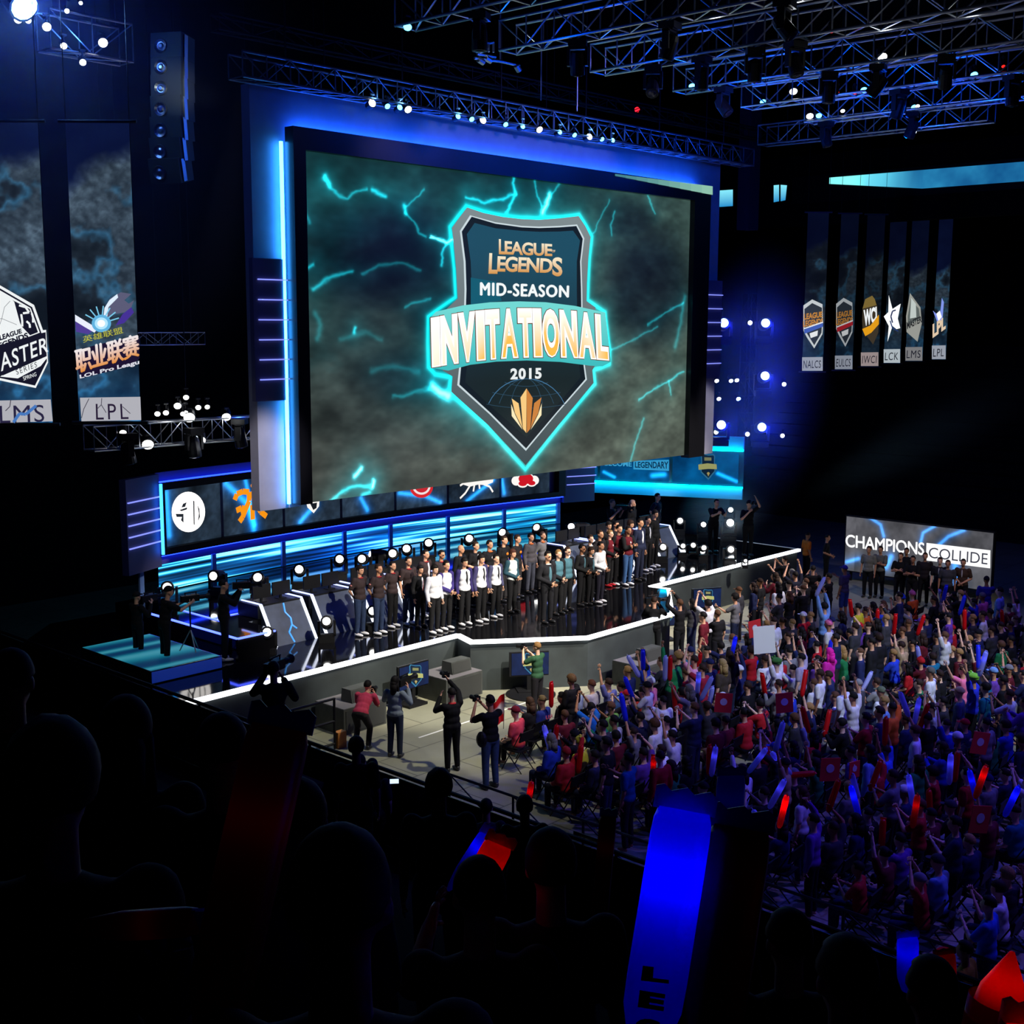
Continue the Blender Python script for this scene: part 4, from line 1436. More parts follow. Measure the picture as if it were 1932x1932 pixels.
shape_px(mb, BL, zb_((-160, 150), (0, 228), (393, 455), (494, 742), (530, 738), (552, 1110), (412, 1400), (0, 1312), (-160, 1270)), WW, .02)
shape_px(mb, BL, zb_((-160, 185), (0, 262), (372, 480), (478, 775), (525, 765), (540, 1095), (404, 1372), (0, 1285), (-160, 1240)), DK, .023)
shape_px(mb, BL, zb_((-160, 205), (0, 285), (355, 490), (460, 770), (340, 815), (-160, 960)), WW, .026)
shape_px(mb, BL, zb_((150, 400), (345, 500), (440, 765), (350, 800), (255, 700), (235, 660), (170, 420)), DK, .029)
shape_px(mb, BL, zb_((-160, 240), (0, 320), (130, 400), (215, 660), (60, 760), (-160, 800)), WW, .032)
for pts_ in ([(225, 460), (300, 480), (340, 540), (270, 550)], [(310, 640), (345, 670), (350, 715)], [(250, 560), (262, 640), (262, 700)], [(370, 550), (385, 600), (385, 655)]):
    stroke_px(mb, BL, zb_(*pts_), .035, WW, .033)
for pts_ in ([(-100, 620), (30, 610), (200, 680)], [(30, 610), (60, 480), (125, 410)], [(30, 610), (-20, 760)]):
    stroke_px(mb, BL, zb_(*pts_), .008, rgb(120, 124, 130), .034)
shape_px(mb, BL, zb_((10, 1270), (545, 1035), (540, 1060), (470, 1150), (210, 1290), (30, 1255)), WW, .026)
shape_px(mb, BL, zb_((210, 1300), (475, 1150), (520, 1100), (405, 1350), (300, 1330)), DK, .029)
shift(mb, o).build('six_sided_emblem', m_pic, b, colors=True, recalc=False)
mb = MB()
text_px(mb, BL, 'LEAGUE', zb_((0, 800), (250, 722), (262, 775), (10, 862)), DK, .036, .045)
text_px(mb, BL, 'LEGENDS', zb_((-60, 910), (320, 765), (335, 830), (-50, 965)), DK, .036, .045)
text_px(mb, BL, 'MASTER', zb_((-130, 1060), (548, 812), (560, 985), (-110, 1270)), WW, .036, .01, space=1.1)
text_px(mb, BL, 'SERIES', zb_((185, 1190), (425, 1100), (432, 1160), (200, 1250)), DK, .036, .0, space=1.3)
text_px(mb, BL, 'SPRING', zb_((268, 1272), (420, 1218), (425, 1262), (280, 1316)), WW, .036, .0)
shift(mb, o).build('lettering', m_pic, b, colors=True, recalc=False)

RB = [('NALCS', 1513, 1552, 700, 1), ('EULCS', 1575, 1608, 697, 2), ('IWCI', 1624, 1657, 691, 3), ('LCK', 1667, 1698, 685, 4), ('LMS', 1708, 1740, 681, 5), ('LPL', 1758, 1784, 678, 6)]
EMB = ['an orange lettered shield over a blue ribbon', 'an orange lettered shield over a red ribbon', 'a brown and gold shield', 'a white star', 'a pale six-sided emblem', 'a bright blue claw emblem']
for i, (code, xa, xb, yb, k) in enumerate(RB):
    q0 = at((xa + xb) / 2, yb, 'Z', 7.45)
    P = Plane((q0.x, q0.y, 0), _r)
    ua, va = P.uv(xa, yb)
    ub = P.uv(xb, yb)[0]
    vt = P.uv(xa + 20, 402 + 2 * i)[1]
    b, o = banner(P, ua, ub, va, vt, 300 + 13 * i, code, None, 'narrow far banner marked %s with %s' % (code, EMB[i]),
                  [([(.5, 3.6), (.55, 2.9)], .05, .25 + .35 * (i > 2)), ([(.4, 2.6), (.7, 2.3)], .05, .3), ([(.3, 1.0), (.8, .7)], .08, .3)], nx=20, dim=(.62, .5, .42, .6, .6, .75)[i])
    cx, w, h = (xa + xb) / 2, (xb - xa) / 2, 24
    mb = MB()
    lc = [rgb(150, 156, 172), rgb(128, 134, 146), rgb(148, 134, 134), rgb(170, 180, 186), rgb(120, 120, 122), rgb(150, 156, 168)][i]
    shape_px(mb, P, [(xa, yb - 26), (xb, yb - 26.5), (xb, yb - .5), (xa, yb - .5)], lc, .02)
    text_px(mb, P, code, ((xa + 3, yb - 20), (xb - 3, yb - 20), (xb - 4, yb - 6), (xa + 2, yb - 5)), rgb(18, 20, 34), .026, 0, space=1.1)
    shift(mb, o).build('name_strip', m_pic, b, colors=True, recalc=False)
    mb = MB()
    cx += 2.5
    top = yb - 132 + (6 - i) * 0
    if i in (0, 1):
        cy = yb - 90
        def S(*p): return [(cx - 1 + x * w, cy + y * 45) for x, y in p]
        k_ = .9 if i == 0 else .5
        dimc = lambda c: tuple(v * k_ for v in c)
        shape_px(mb, P, S((-.95, -.75), (-.1, -1.0), (.9, -.8), (.95, .1), (.9, .45), (.1, 1.05), (-.6, .6), (-.95, .3)), dimc(rgb(205, 212, 216)), .02)
        shape_px(mb, P, S((-.85, -.6), (-.1, -.85), (.85, -.65), (.85, .05), (.8, .4), (.1, .92), (-.5, .5), (-.85, .25)), dimc(rgb(50, 58, 66)), .023)
        shape_px(mb, P, S((-.9, .25), (.95, -.02), (.95, .14), (-.85, .44)), dimc(rgb(70, 100, 190) if i == 0 else rgb(190, 40, 50)), .029)
        shape_px(mb, P, S((-.9, .20), (.95, -.08), (.95, -.02), (-.9, .25)), dimc(WW), .029)
        shape_px(mb, P, S((-.35, .42), (.45, .3), (.4, .52), (-.25, .62)), dimc(WW), .029)
        text_px(mb, P, 'LEAGUE', S((-.9, -.40), (.9, -.5), (.9, -.26), (-.9, -.14)), dimc(rgb(205, 140, 60)), .026, .04)
        text_px(mb, P, 'LEGENDS', S((-.98, -.1), (.95, -.22), (.95, .02), (-.98, .16)), dimc(rgb(205, 140, 60)), .026, .04)
    elif i == 2:
        cy = yb - 86
        def S(*p): return [(cx - 1 + x * w, cy + y * 45) for x, y in p]
        shape_px(mb, P, S((-.6, -.9), (.2, -1.05), (.5, -.9), (.7, -.65), (-.9, -.5)), rgb(120, 100, 50), .02)
        shape_px(mb, P, S((-.95, .0), (-.9, -.5), (.75, -.65), (.95, 0), (.9, .5), (.3, 1.0), (-.3, .7), (-.9, .4)), rgb(60, 52, 40), .022)
        text_px(mb, P, 'WCI', S((-.8, -.45), (.7, -.6), (.75, .05), (-.75, .25)), WW, .03, .05)
        shape_px(mb, P, S((-.95, .35), (.0, .2), (.95, -.25), (.95, .15), (.1, .5), (-.6, .65)), rgb(225, 155, 25), .034)
    elif i == 3:
        cy = yb - 84
        def S(*p): return [(cx - 3 + x * w, cy + y * 40) for x, y in p]
        shape_px(mb, P, S((-.35, -1.1), (.1, -.45), (1.1, -.7), (.75, 0), (1.05, .45), (.6, .5), (.1, .35), (-.5, 1.1), (-.35, .35), (-.95, -.1), (-.4, -.3)), (1.1, 1.15, 1.15), .02)
        stroke_px(mb, P, S((.1, .2), (-.1, -.1), (.1, -.35), (.5, -.4)), .06, rgb(40, 50, 90), .03)
        stroke_px(mb, P, S((-.2, .1), (.1, .45), (.8, .6)), .05, rgb(40, 60, 110), .03)
    elif i == 4:
        cy = yb - 80
        def S(*p): return [(cx - 2 + x * w, cy + y * 46) for x, y in p]
        shape_px(mb, P, S((-.5, -1.05), (.75, -.45), (.9, .2), (.4, .95), (-.9, .55), (-.95, -.1)), rgb(150, 152, 146), .02)
        shape_px(mb, P, S((-.4, -.8), (.55, -.4), (.7, .0), (-.75, .3), (-.75, -.1)), rgb(92, 100, 98), .023)
        shape_px(mb, P, S((-.35, -.85), (.2, -.6), (.25, -.05), (-.5, .0)), rgb(190, 200, 196), .026)
        text_px(mb, P, 'MASTER', S((-.9, .15), (.85, -.12), (.9, .15), (-.85, .45)), rgb(30, 32, 36), .03, .03)
    else:
        cy = yb - 72
        def S(*p): return [(cx - 2 + x * w, cy + y * 40) for x, y in p]
        shape_px(mb, P, S((-.9, -.5), (.1, -.2), (.4, -1.1), (.7, -.9), (.5, -.1), (-.2, .1)), rgb(130, 150, 235), .02)
        shape_px(mb, P, S((-.4, -.35), (.1, -.5), (.4, -.2), (-.1, .0)), (1, 1, 1), .023)
        text_px(mb, P, 'LPL', S((-.95, .15), (.95, -.25), (.95, .35), (-.95, .8)), rgb(225, 200, 170), .03, .05)
    shift(mb, o).build('emblem', m_pic, b, colors=True, recalc=False)

# ---------------------------------------------------------------- ribbon display and small far screens
rb = empty('ribbon_display', (50, 24, 14.5), 0, 'long blue ribbon display high along the far balcony', 'screen')
RBP = Plane((50.2, 30, 0), (0, -1, 0))
topz, botz = RBP.uv(1932, 305)[1], RBP.uv(1932, 342)[1]
ue, us_ = RBP.uv(1740, 358)[0], RBP.uv(1565, 345)[0]
def rib_art(U, V):
    n = fbm(U * .12, V * .12, 6, 77)
    h = np.clip(1.3 - (U - us_) / 3.2, 0, 1)[..., None]
    c = np.stack([.02 + .22 * n, .22 + .48 * n, .45 + .42 * n], -1)
    return c * (1 - h * .75) + np.array((.55, 1., 1.)) * h * .95
uend = RBP.uv(2300, 300)[0]
picture(RBP, ue, uend, botz, topz, 160, 14, rib_art, 'display_face', m_pic, rb, d=.02).location = -Vector(rb.location)
mb = MB()
N = 24
for i in range(N + 1):
    t = i / N
    u = us_ + (ue - us_) * t
    zt_ = topz
    zb2 = RBP.uv(1565, 347)[1] + (botz - RBP.uv(1565, 347)[1]) * t
    for v in (zb2, zt_ - .0):
        c = rib_art(np.array([[u]]), np.array([[v]]))[0, 0]
        mb.v.append(tuple(RBP.pt(u, v, .02) - Vector(rb.location)))
        mb.c.append(s2l(tuple(float(max(0, min(1, x))) for x in c)))
    if i:
        a = 2 * i - 2
        mb.f.append((a, a + 2, a + 3, a + 1))
mb.build('tapering_face', m_pic, rb, colors=True, recalc=False)
MB().bx(-.1, .15, -26, 5.5, -.15, 1.0).build('housing', m_body, rb, loc=(.32, 0, 0))
for i, (xa, xb, ya, yb, yc) in enumerate(((1357, 1385, 360, 391, 2), (1462, 1472, 350, 382, 1), (1475, 1487, 349, 380, -1))):
    sc_ = empty('small_screen', RBP.pt(*RBP.uv((xa + xb) / 2, yb), 0), 0, ('bright cyan screen beside the upper corner of the giant screen', 'left half of a pair of narrow cyan panels under the roof trusses', 'right half of a pair of narrow cyan panels under the roof trusses')[i], 'screen')
    o = -Vector(sc_.location)
    mb = MB()
    zz = RBP.uv(xa, ya)[1] - RBP.uv(xa, yb)[1]
    shape_px(mb, RBP, [(xa, ya), (xb, ya - yc), (xb - (3 if i == 2 else 0), yb - 2), (xa, yb)], lambda u, v: (.25, .85, 1) if v > RBP.uv(xa, (ya + yb) / 2)[1] else (.02, .28, .62), .1)
    shift(mb, o).build('display_face', m_pic, sc_, colors=True, recalc=False)
    a, c = RBP.uv(xa, ya), RBP.uv(xb, yb)
    vs = [RBP.pt(u, v, d) for u in (a[0], c[0]) for v in (a[1], c[1]) for d in (-.25, .09)]
    shift(MB().add(vs, [(0, 1, 3, 2), (4, 6, 7, 5), (0, 4, 5, 1), (2, 3, 7, 6), (0, 2, 6, 4), (1, 5, 7, 3)]), o).build('housing', m_body, sc_)

# dark hanging drapes beside the stage
tag(MB().bx(-.35, .35, -.25, .25, 0, 8.4).build('drape', mat('blue black drape', (.012, .014, .05), .9), loc=(41.5, 26.2, 12.6)), 'dark blue hanging drape right of the giant screen', 'drape')

# ---------------------------------------------------------------- screen by the audience
CC = Plane((41.0, 21, 0), (0, -1, 0))
c0, c1 = CC.uv(1598, 974), CC.uv(1875, 1006)
cb0 = CC.uv(1594, 1075)
cs = empty('video_screen', (41.0, 21, 0), 0, 'low wide screen reading CHAMPIONS COLLIDE behind a row of standing people', 'screen')
o = -Vector(cs.location)
bolts2 = [([(1640, 975), (1662, 990), (1668, 1012)], .05), ([(1765, 992), (1742, 1005), (1738, 1022)], .05), ([(1820, 1000), (1790, 1012), (1772, 1028)], .06), ([(1598, 1060), (1620, 1054)], .07), ([(1672, 1070), (1682, 1050)], .10), ([(1802, 1060), (1806, 1105)], .12)]


def cc_art(U, V):
    n = fbm(U * .3, V * .3, 6, 91)
    c = np.stack([.16 + .30 * n] * 3, -1) * np.array((1, 1, 1.06))
    for pts_, w in bolts2:
        d = segdist(U, V, [CC.uv(*p) for p in pts_])
        c = c + np.exp(-(d / w) ** 2)[..., None] * np.array((.10, .42, .8)) + np.exp(-(d / (3 * w)) ** 2)[..., None] * np.array((.0, .08, .2))
    return c


cz0, cz1 = cb0[1], c0[1]
picture(CC, c0[0], c1[0], cz0, cz1, 120, 46, cc_art, 'display_face', m_pic, cs, d=.02).location = o
mb = MB()
H = CC.uv
for dx, dy in ((-.5, 0), (.5, 0), (0, .5), (0, -.5)):
    text_px(mb, CC, 'CHAMPIONS', ((1597 + dx, 1008 + dy), (1745 + dx, 1024 + dy), (1744 + dx, 1047 + dy), (1597 + dx, 1031 + dy)), (1.2, 1.2, 1.2), .05 + dx * .002, .0, space=.95)
shape_px(mb, CC, [(1749, 1024), (1869.5, 1038), (1869, 1072), (1748, 1057)], (1.1, 1.1, 1.1), .04)
text_px(mb, CC, 'COLLIDE', ((1754, 1032), (1865, 1044), (1864, 1065), (1753, 1052)), rgb(60, 62, 76), .05, .0)
shift(mb, o).build('lettering', m_pic, cs, colors=True, recalc=False)
vs = [CC.pt(u, v, d) for u in (c0[0] - .04, c1[0] + .04) for v in (cz0 - .04, cz1 + .04) for d in (-.15, .01)]
shift(MB().add(vs, [(0, 1, 3, 2), (4, 6, 7, 5), (0, 4, 5, 1), (2, 3, 7, 6), (0, 2, 6, 4), (1, 5, 7, 3)]), o).build('housing', m_body, cs)
mb = MB()
for u in (c0[0] + .2, (c0[0] + c1[0]) / 2, c1[0] - .2):
    mb.tube(CC.pt(u, 0, -.1), CC.pt(u, cz0, -.1), .05, n=8)
shift(mb, o).build('stand', m_body, cs)
# ---------------------------------------------------------------- desks on the stage
m_desk = mat('slate desk panel', (.045, .06, .095), .5, noise_amt=.5, nscale=2.2)
m_edge = mat('white edge light', (.8, .8, .8), .5, emit=(.75, .82, 1), es=2.4, samp='NONE')
m_edgeb = mat('violet edge light', (.4, .4, .8), .5, emit=(.30, .36, 1), es=3., samp='NONE')
DX = [(18.10, 'left'), (19.68, 'left'), (21.26, 'left'), (22.75, 'left'), (29.6, 'right'), (31.05, 'right'), (32.5, 'right'), (33.95, 'right')]
for i, (x, side) in enumerate(DX):
    d = empty('player_desk', (x + .6, 24.75, SZ), 0, 'slanted dark stage desk with white light strips, %s of the %s hand row' % (ORD[i % 4], side), 'desk', 'slanted desks on the stage')
    MB().add([(-.58, -.38, 0), (.58, -.38, 0), (.58, .2, .92), (-.58, .2, .92), (-.58, .26, 0), (.58, .26, 0), (.58, .26, .92), (-.58, .26, .92)],
             [(0, 1, 2, 3), (4, 7, 6, 5), (0, 3, 7, 4), (1, 5, 6, 2), (3, 2, 6, 7), (0, 4, 5, 1)]).build('front_panel', m_desk, d)
    MB().bx(-.62, .62, .18, .27, .92, .95).build('worktop', m_body, d)
    for sx in (-1, 1):
        MB().add([(sx * .58, -.40, 0), (sx * .65, -.40, 0), (sx * .65, .18, .95), (sx * .58, .18, .95), (sx * .58, -.36, 0), (sx * .65, -.36, 0), (sx * .65, .23, .95), (sx * .58, .23, .95)],
                 [(0, 1, 2, 3), (4, 7, 6, 5), (0, 3, 7, 4), (1, 5, 6, 2), (3, 2, 6, 7), (0, 4, 5, 1)]).build('edge_light', m_edge, d)
        MB().bx(sx * .615 - .025, sx * .615 + .025, .18, 1.0, .95, .975).build('top_light_line', m_edgeb, d)
    MB().bx(-.66, .66, .27, 1.1, .59, .62 + .3).build('table_body', m_body, d)
    if i in (0, 3):
        g = MB()
        for pts_ in ([(.05, .9), (.0, .7), (.10, .55), (.06, .4), (.16, .3)], [(-.05, .02), (-.10, .25), (.06, .40)]):
            for (ax, az), (bx_, bz) in zip(pts_[:-1], pts_[1:]):
                f = lambda X, Z: Vector((X, -.385 + Z * .63, Z))
                g.tube(f(ax, az), f(bx_, bz), .022, n=5)
        g.build('blue_bolt_graphic', mat('blue graphic glow', (.1, .3, .6), .5, emit=(.01, .25, .9), es=1., samp='NONE'), d)
    for k in (-.3, .3):
        mo = empty('computer_monitor', (x + .6 + k, 25.35, SZ + .92), 0, '%s black monitor on the %s desk of the %s desk row' % ('left' if k < 0 else 'right', ORD[i % 4], side), 'monitor', 'monitors on the stage desks')
        MB().bx(-.27, .27, -.02, .02, .10, .44).build('panel', m_body, mo)
        MB().bx(-.03, .03, -.0, .04, 0, .16).bx(-.12, .12, -.06, .12, 0, .015).build('stand', m_body, mo)

# ---------------------------------------------------------------- floor in front of the stage
def speaker_stack(x, y, z, lab, sub=True):
    s = empty('subwoofer_speaker', (x, y, 0), 0, 'large black bass speaker on the floor, ' + lab, 'speaker', 'bass speakers before the stage')
    MB().bx(-.63, .63, -.5, .5, 0, .60).build('cabinet', mat('speaker black paint', (.05, .055, .05), .7, noise_amt=.3, nscale=4), s)
    MB().bx(-.57, .57, -.515, -.5, .05, .55).build('grille', mat('speaker grille', (.03, .032, .03), .8), s)
    MB().bx(-.62, .62, -.49, .49, .60, .612).build('top_plate', mat('grey carpet top', (.14, .13, .14), .9), s)
    t = empty('wedge_speaker', (x + .12, y - .1, .612), 0, 'smaller black speaker lying on the bass speaker, ' + lab, 'speaker', 'small speakers on the bass speakers')
    MB().add([(-.33, -.2, 0), (.33, -.2, 0), (.33, .2, 0), (-.33, .2, 0), (-.33, -.15, .3), (.33, -.15, .3), (.33, .16, .3), (-.33, .16, .3)],
             [(0, 3, 2, 1), (4, 5, 6, 7), (0, 1, 5, 4), (1, 2, 6, 5), (2, 3, 7, 6), (3, 0, 4, 7)]).build('cabinet', _mats['speaker black paint'], t)
    MB().add([(-.30, -.206, .03), (.30, -.206, .03), (.30, -.162, .27), (-.30, -.162, .27), (-.30, -.19, .03), (.30, -.19, .03), (.30, -.146, .27), (-.30, -.146, .27)],
             [(0, 1, 2, 3), (4, 7, 6, 5), (0, 3, 7, 4), (1, 5, 6, 2), (3, 2, 6, 7), (0, 4, 5, 1)]).build('grille', _mats['speaker grille'], t)


speaker_stack(21.2, 21.52, 0, 'left of the stage thrust')
speaker_stack(18.0, 21.5, 0, 'nearest the guard rail')
speaker_stack(25.4, 18.75, 0, 'right of the stage thrust')


def floor_monitor(x, y, rz, lab, z=.42, w=1.0, h=.62):
    t = empty('floor_monitor', (x, y, 0), rz, lab, 'monitor', 'screens on the floor before the stage')
    MB().bx(-.3, .3, -.2, .25, 0, .06).bx(-.05, .05, -.03, .05, .06, z).build('stand', m_body, t)
    MB().bx(-w / 2, w / 2, -.03, .03, z, z + h).build('casing', m_body, t)
    PL = Plane((x - w / 2 * math.cos(rz), y - w / 2 * math.sin(rz) - .04, 0), (math.cos(rz), math.sin(rz), 0))

    def art(U, V):
        n = fbm(U * .8, V * .8, 5, 17)
        return np.stack([.03 + .05 * n, .06 + .12 * n, .14 + .26 * n], -1)
    p = picture(PL, .03, w - .03, z + .03, z + h - .03, 30, 20, art, 'display_face', m_pic, t, d=.01)
    p.matrix_parent_inverse = t.matrix_world.inverted()
    bpy.context.view_layer.update()
    p.matrix_parent_inverse = t.matrix_world.inverted()
    cpt = PL.pt(w / 2, z + h * .52, .02)
    cx, cy, cz_ = proj(cpt)
    mb = MB()
    mini_shield(mb, PL, cx, cy, .27 * FPX / cz_, .02, .9)
    e = mb.build('shield_emblem', m_pic, t, colors=True, recalc=False)
    e.matrix_parent_inverse = t.matrix_world.inverted()


floor_monitor(20.02, 21.6, 0, 'floor screen with shield emblem, beside the bass speaker left of the thrust')
floor_monitor(22.75, 20.3, -.65, 'floor screen with shield emblem, behind the person in green')
floor_monitor(29.3, 20.9, -.5, 'floor screen with shield emblem, right of the thrust below the light strip')
floor_monitor(32.2, 21.4, -.5, 'floor screen with shield emblem, below the far stage edge')
disc = MB().lathe([(.02, 0), (.62, 0), (.62, .03), (.02, .03)], n=36)
tag(disc.build('round_floor_plate', m_body, loc=(22.6, 20.1, 0)), 'round black base plate on the floor by the person in green', 'base plate')
mb = MB()
a, b_ = at(790, 1392, 'Z', 0), at(1040, 1310, 'Z', 0)
d = (b_ - a).normalized()
mb.box(((a + b_) / 2) + Vector((0, 0, .002)), ((b_ - a).length, .05, .004), math.atan2(d.y, d.x))
tag(mb.build('floor_tape', mat('white tape', (.85, .85, .78), .6)), 'white tape line across the floor in front of the stage', 'tape')
fence = empty('crowd_barrier', (15.4, 9.5, 0), 0, 'long low black barrier along the near edge of the seated audience', 'barrier')
for z in (.15, 1.0):
    MB().tube((0, -6.5, z), (0, 6.2, z), .025, n=6).build('rail', m_body, fence)
for k in range(9):
    q = MB().tube((0, -6.4 + 1.57 * k, 0), (0, -6.4 + 1.57 * k, 1.0), .025, n=6).tube((-.25, -6.4 + 1.57 * k, .02), (.25, -6.4 + 1.57 * k, .02), .02, n=6)
    if k < 8:
        q.tube((0, -6.4 + 1.57 * k, .15), (0, -4.83 + 1.57 * k, 1.0), .014, n=5)
    q.build('post', m_body, fence)
bar = empty('crowd_barrier', (16.1, 19.6, 0), 0, 'black barrier of square tubing beside the photographers, left of the floor', 'barrier')
mb = MB()
for z in (.12, .62, 1.12):
    mb.tube((-1.6, .9, z), (.6, .9, z), .03, n=6)
for x in (-1.6, -.5, .6):
    mb.tube((x, .9, 0), (x, .9, 1.14), .03, n=6)
mb.build('tube_frame', m_body, bar)
MB().bx(.63, .86, .82, .98, .0, .36).build('orange_ballast', mat('orange plastic', (.6, .22, .04), .5), bar)

# ================================================================== people
SKINS = [rgb(226, 178, 150), rgb(214, 160, 128), rgb(198, 142, 108), rgb(168, 116, 84), rgb(110, 72, 52), rgb(232, 190, 165)]
ARM = {  # elbow and wrist from the shoulder, for the left side (x outwards, y back, z up)
    'down': ((.05, .03, -.28), (.06, -.04, -.54)), 'clasp': ((.07, .04, -.27), (-.15, -.19, -.40)), 'behind': ((.08, .09, -.26), (-.12, .15, -.44)),
    'cross': ((.05, -.11, -.26), (-.20, -.21, -.20)), 'up': ((.07, -.05, .27), (.03, -.12, .52)), 'upin': ((.12, -.10, .23), (-.07, -.16, .45)),
    'phone': ((.08, -.22, -.13), (-.11, -.36, .10)), 'phoneup': ((.08, -.22, .16), (-.09, -.30, .40)), 'clap': ((.08, -.15, -.2), (-.14, -.33, -.04)),
    'lap': ((.05, -.03, -.27), (-.05, -.24, -.38)), 'camera': ((.12, -.13, -.22), (-.02, -.32, .02)), 'wide': ((.22, -.05, .12), (.34, -.10, .36)), 'hip': ((.17, .05, -.22), (.0, -.02, -.40)),
    'fwd': ((.03, -.22, -.16), (-.04, -.44, -.06)),
}


def joints(pose, lean=0.0, head=(0, 0, 0)):
    """joint positions for a person facing -Y; pose = (stand|sit|bend|kneel, left arm, right arm)"""
    J = {}
    kind, la, ra = pose
    if kind == 'sit':
        hz = .50
        J['hip'] = Vector((0, .02, hz))
    elif kind == 'bend':
        hz = .80
        J['hip'] = Vector((0, .12, hz))
        lean = 50
    elif kind == 'kneel':
        hz = .52
        J['hip'] = Vector((0, .0, hz))
    else:
        hz = .93
        J['hip'] = Vector((0, 0, hz))
    a = math.radians(lean)

    def tor(x, y, z):   # point on the torso, leaned forward about the hip
        return J['hip'] + Vector((x, y * math.cos(a) - z * math.sin(a), z * math.cos(a) + y * math.sin(a)))
    J['tor'] = tor
    J['waist'] = tor(0, 0, .17)
    J['chest'] = tor(0, 0, .36)
    J['neck'] = tor(0, .01, .54)
    hb = tor(0, 0, .60)
    J['head'] = hb + Vector((head[0], -.02 + head[1], .10 + head[2]))
    for s, k, arm in ((1, 'L', la), (-1, 'R', ra)):
        sh = tor(s * .185, .01, .475 + (.03 if ARM[arm][0][2] > 0 else 0))
        J['sh' + k] = sh
        e, w = ARM[arm]
        if kind == 'bend':
            J['el' + k] = sh + Vector((s * .05, -.12, -.24))
            J['wr' + k] = sh + Vector((-s * .10, -.32, -.06))
        else:
            J['el' + k] = sh + Vector((s * e[0], e[1], e[2]))
            J['wr' + k] = sh + Vector((s * w[0], w[1], w[2]))
        hp = J['hip'] + Vector((s * .095, 0, -.02))
        J['hp' + k] = hp
        if kind == 'sit':
            J['kn' + k] = Vector((s * .12, -.40, .50))
            J['an' + k] = Vector((s * .12, -.40, .085))
        elif kind == 'bend':
            J['kn' + k] = Vector((s * .14, -.10, .46))
            J['an' + k] = Vector((s * .15, .04, .085))
        elif kind == 'kneel':
            J['kn' + k] = Vector((s * .10, -.38, .46)) if s > 0 else Vector((-.12, -.04, .07))
            J['an' + k] = Vector((s * .10, -.40, .085)) if s > 0 else Vector((-.12, .36, .07))
        else:
            J['kn' + k] = Vector((s * .105, -.01, .49))
            J['an' + k] = Vector((s * .115, .02, .085))
    return J


def finger(mb, p, d, side, n, L, curl, r=.0085):
    q = p.copy()
    dd = d.copy()
    for k in range(2):
        e = q + dd * L * (.55 if k == 0 else .45)
        mb.tube(q, e, r, r * .9, n=6)
        mb.ell(e, (r * .95,) * 3, 6, 4)
        q = e
        dd = (dd + n * curl).normalized()


def hand(mb, fing, el, wr, s):
    d = (wr - el).normalized()
    n = Vector((-s, 0, 0)) - d * d.dot(Vector((-s, 0, 0)))      # palm faces inwards
    if n.length < .2:
        n = Vector((0, -1, 0)) - d * d.dot(Vector((0, -1, 0)))
    n.normalize()
    w = d.cross(n)
    c = wr + d * .05
    R = Matrix((w, n, d)).transposed()
    mb.ell(c, (.043, .020, .055), 10, 7, R)
    for k, L in enumerate((.062, .074, .070, .054)):
        p = wr + d * .088 + w * (.030 - .020 * k)
        finger(fing, p, (d + w * (.12 - .08 * k)).normalized(), w, n, L, .5)
    finger(fing, wr + d * .025 + w * .032, (d * .7 + w * .6 + n * .25).normalized(), w, n, .062, .3, .0105)
    return wr + d * .07


_body = {}


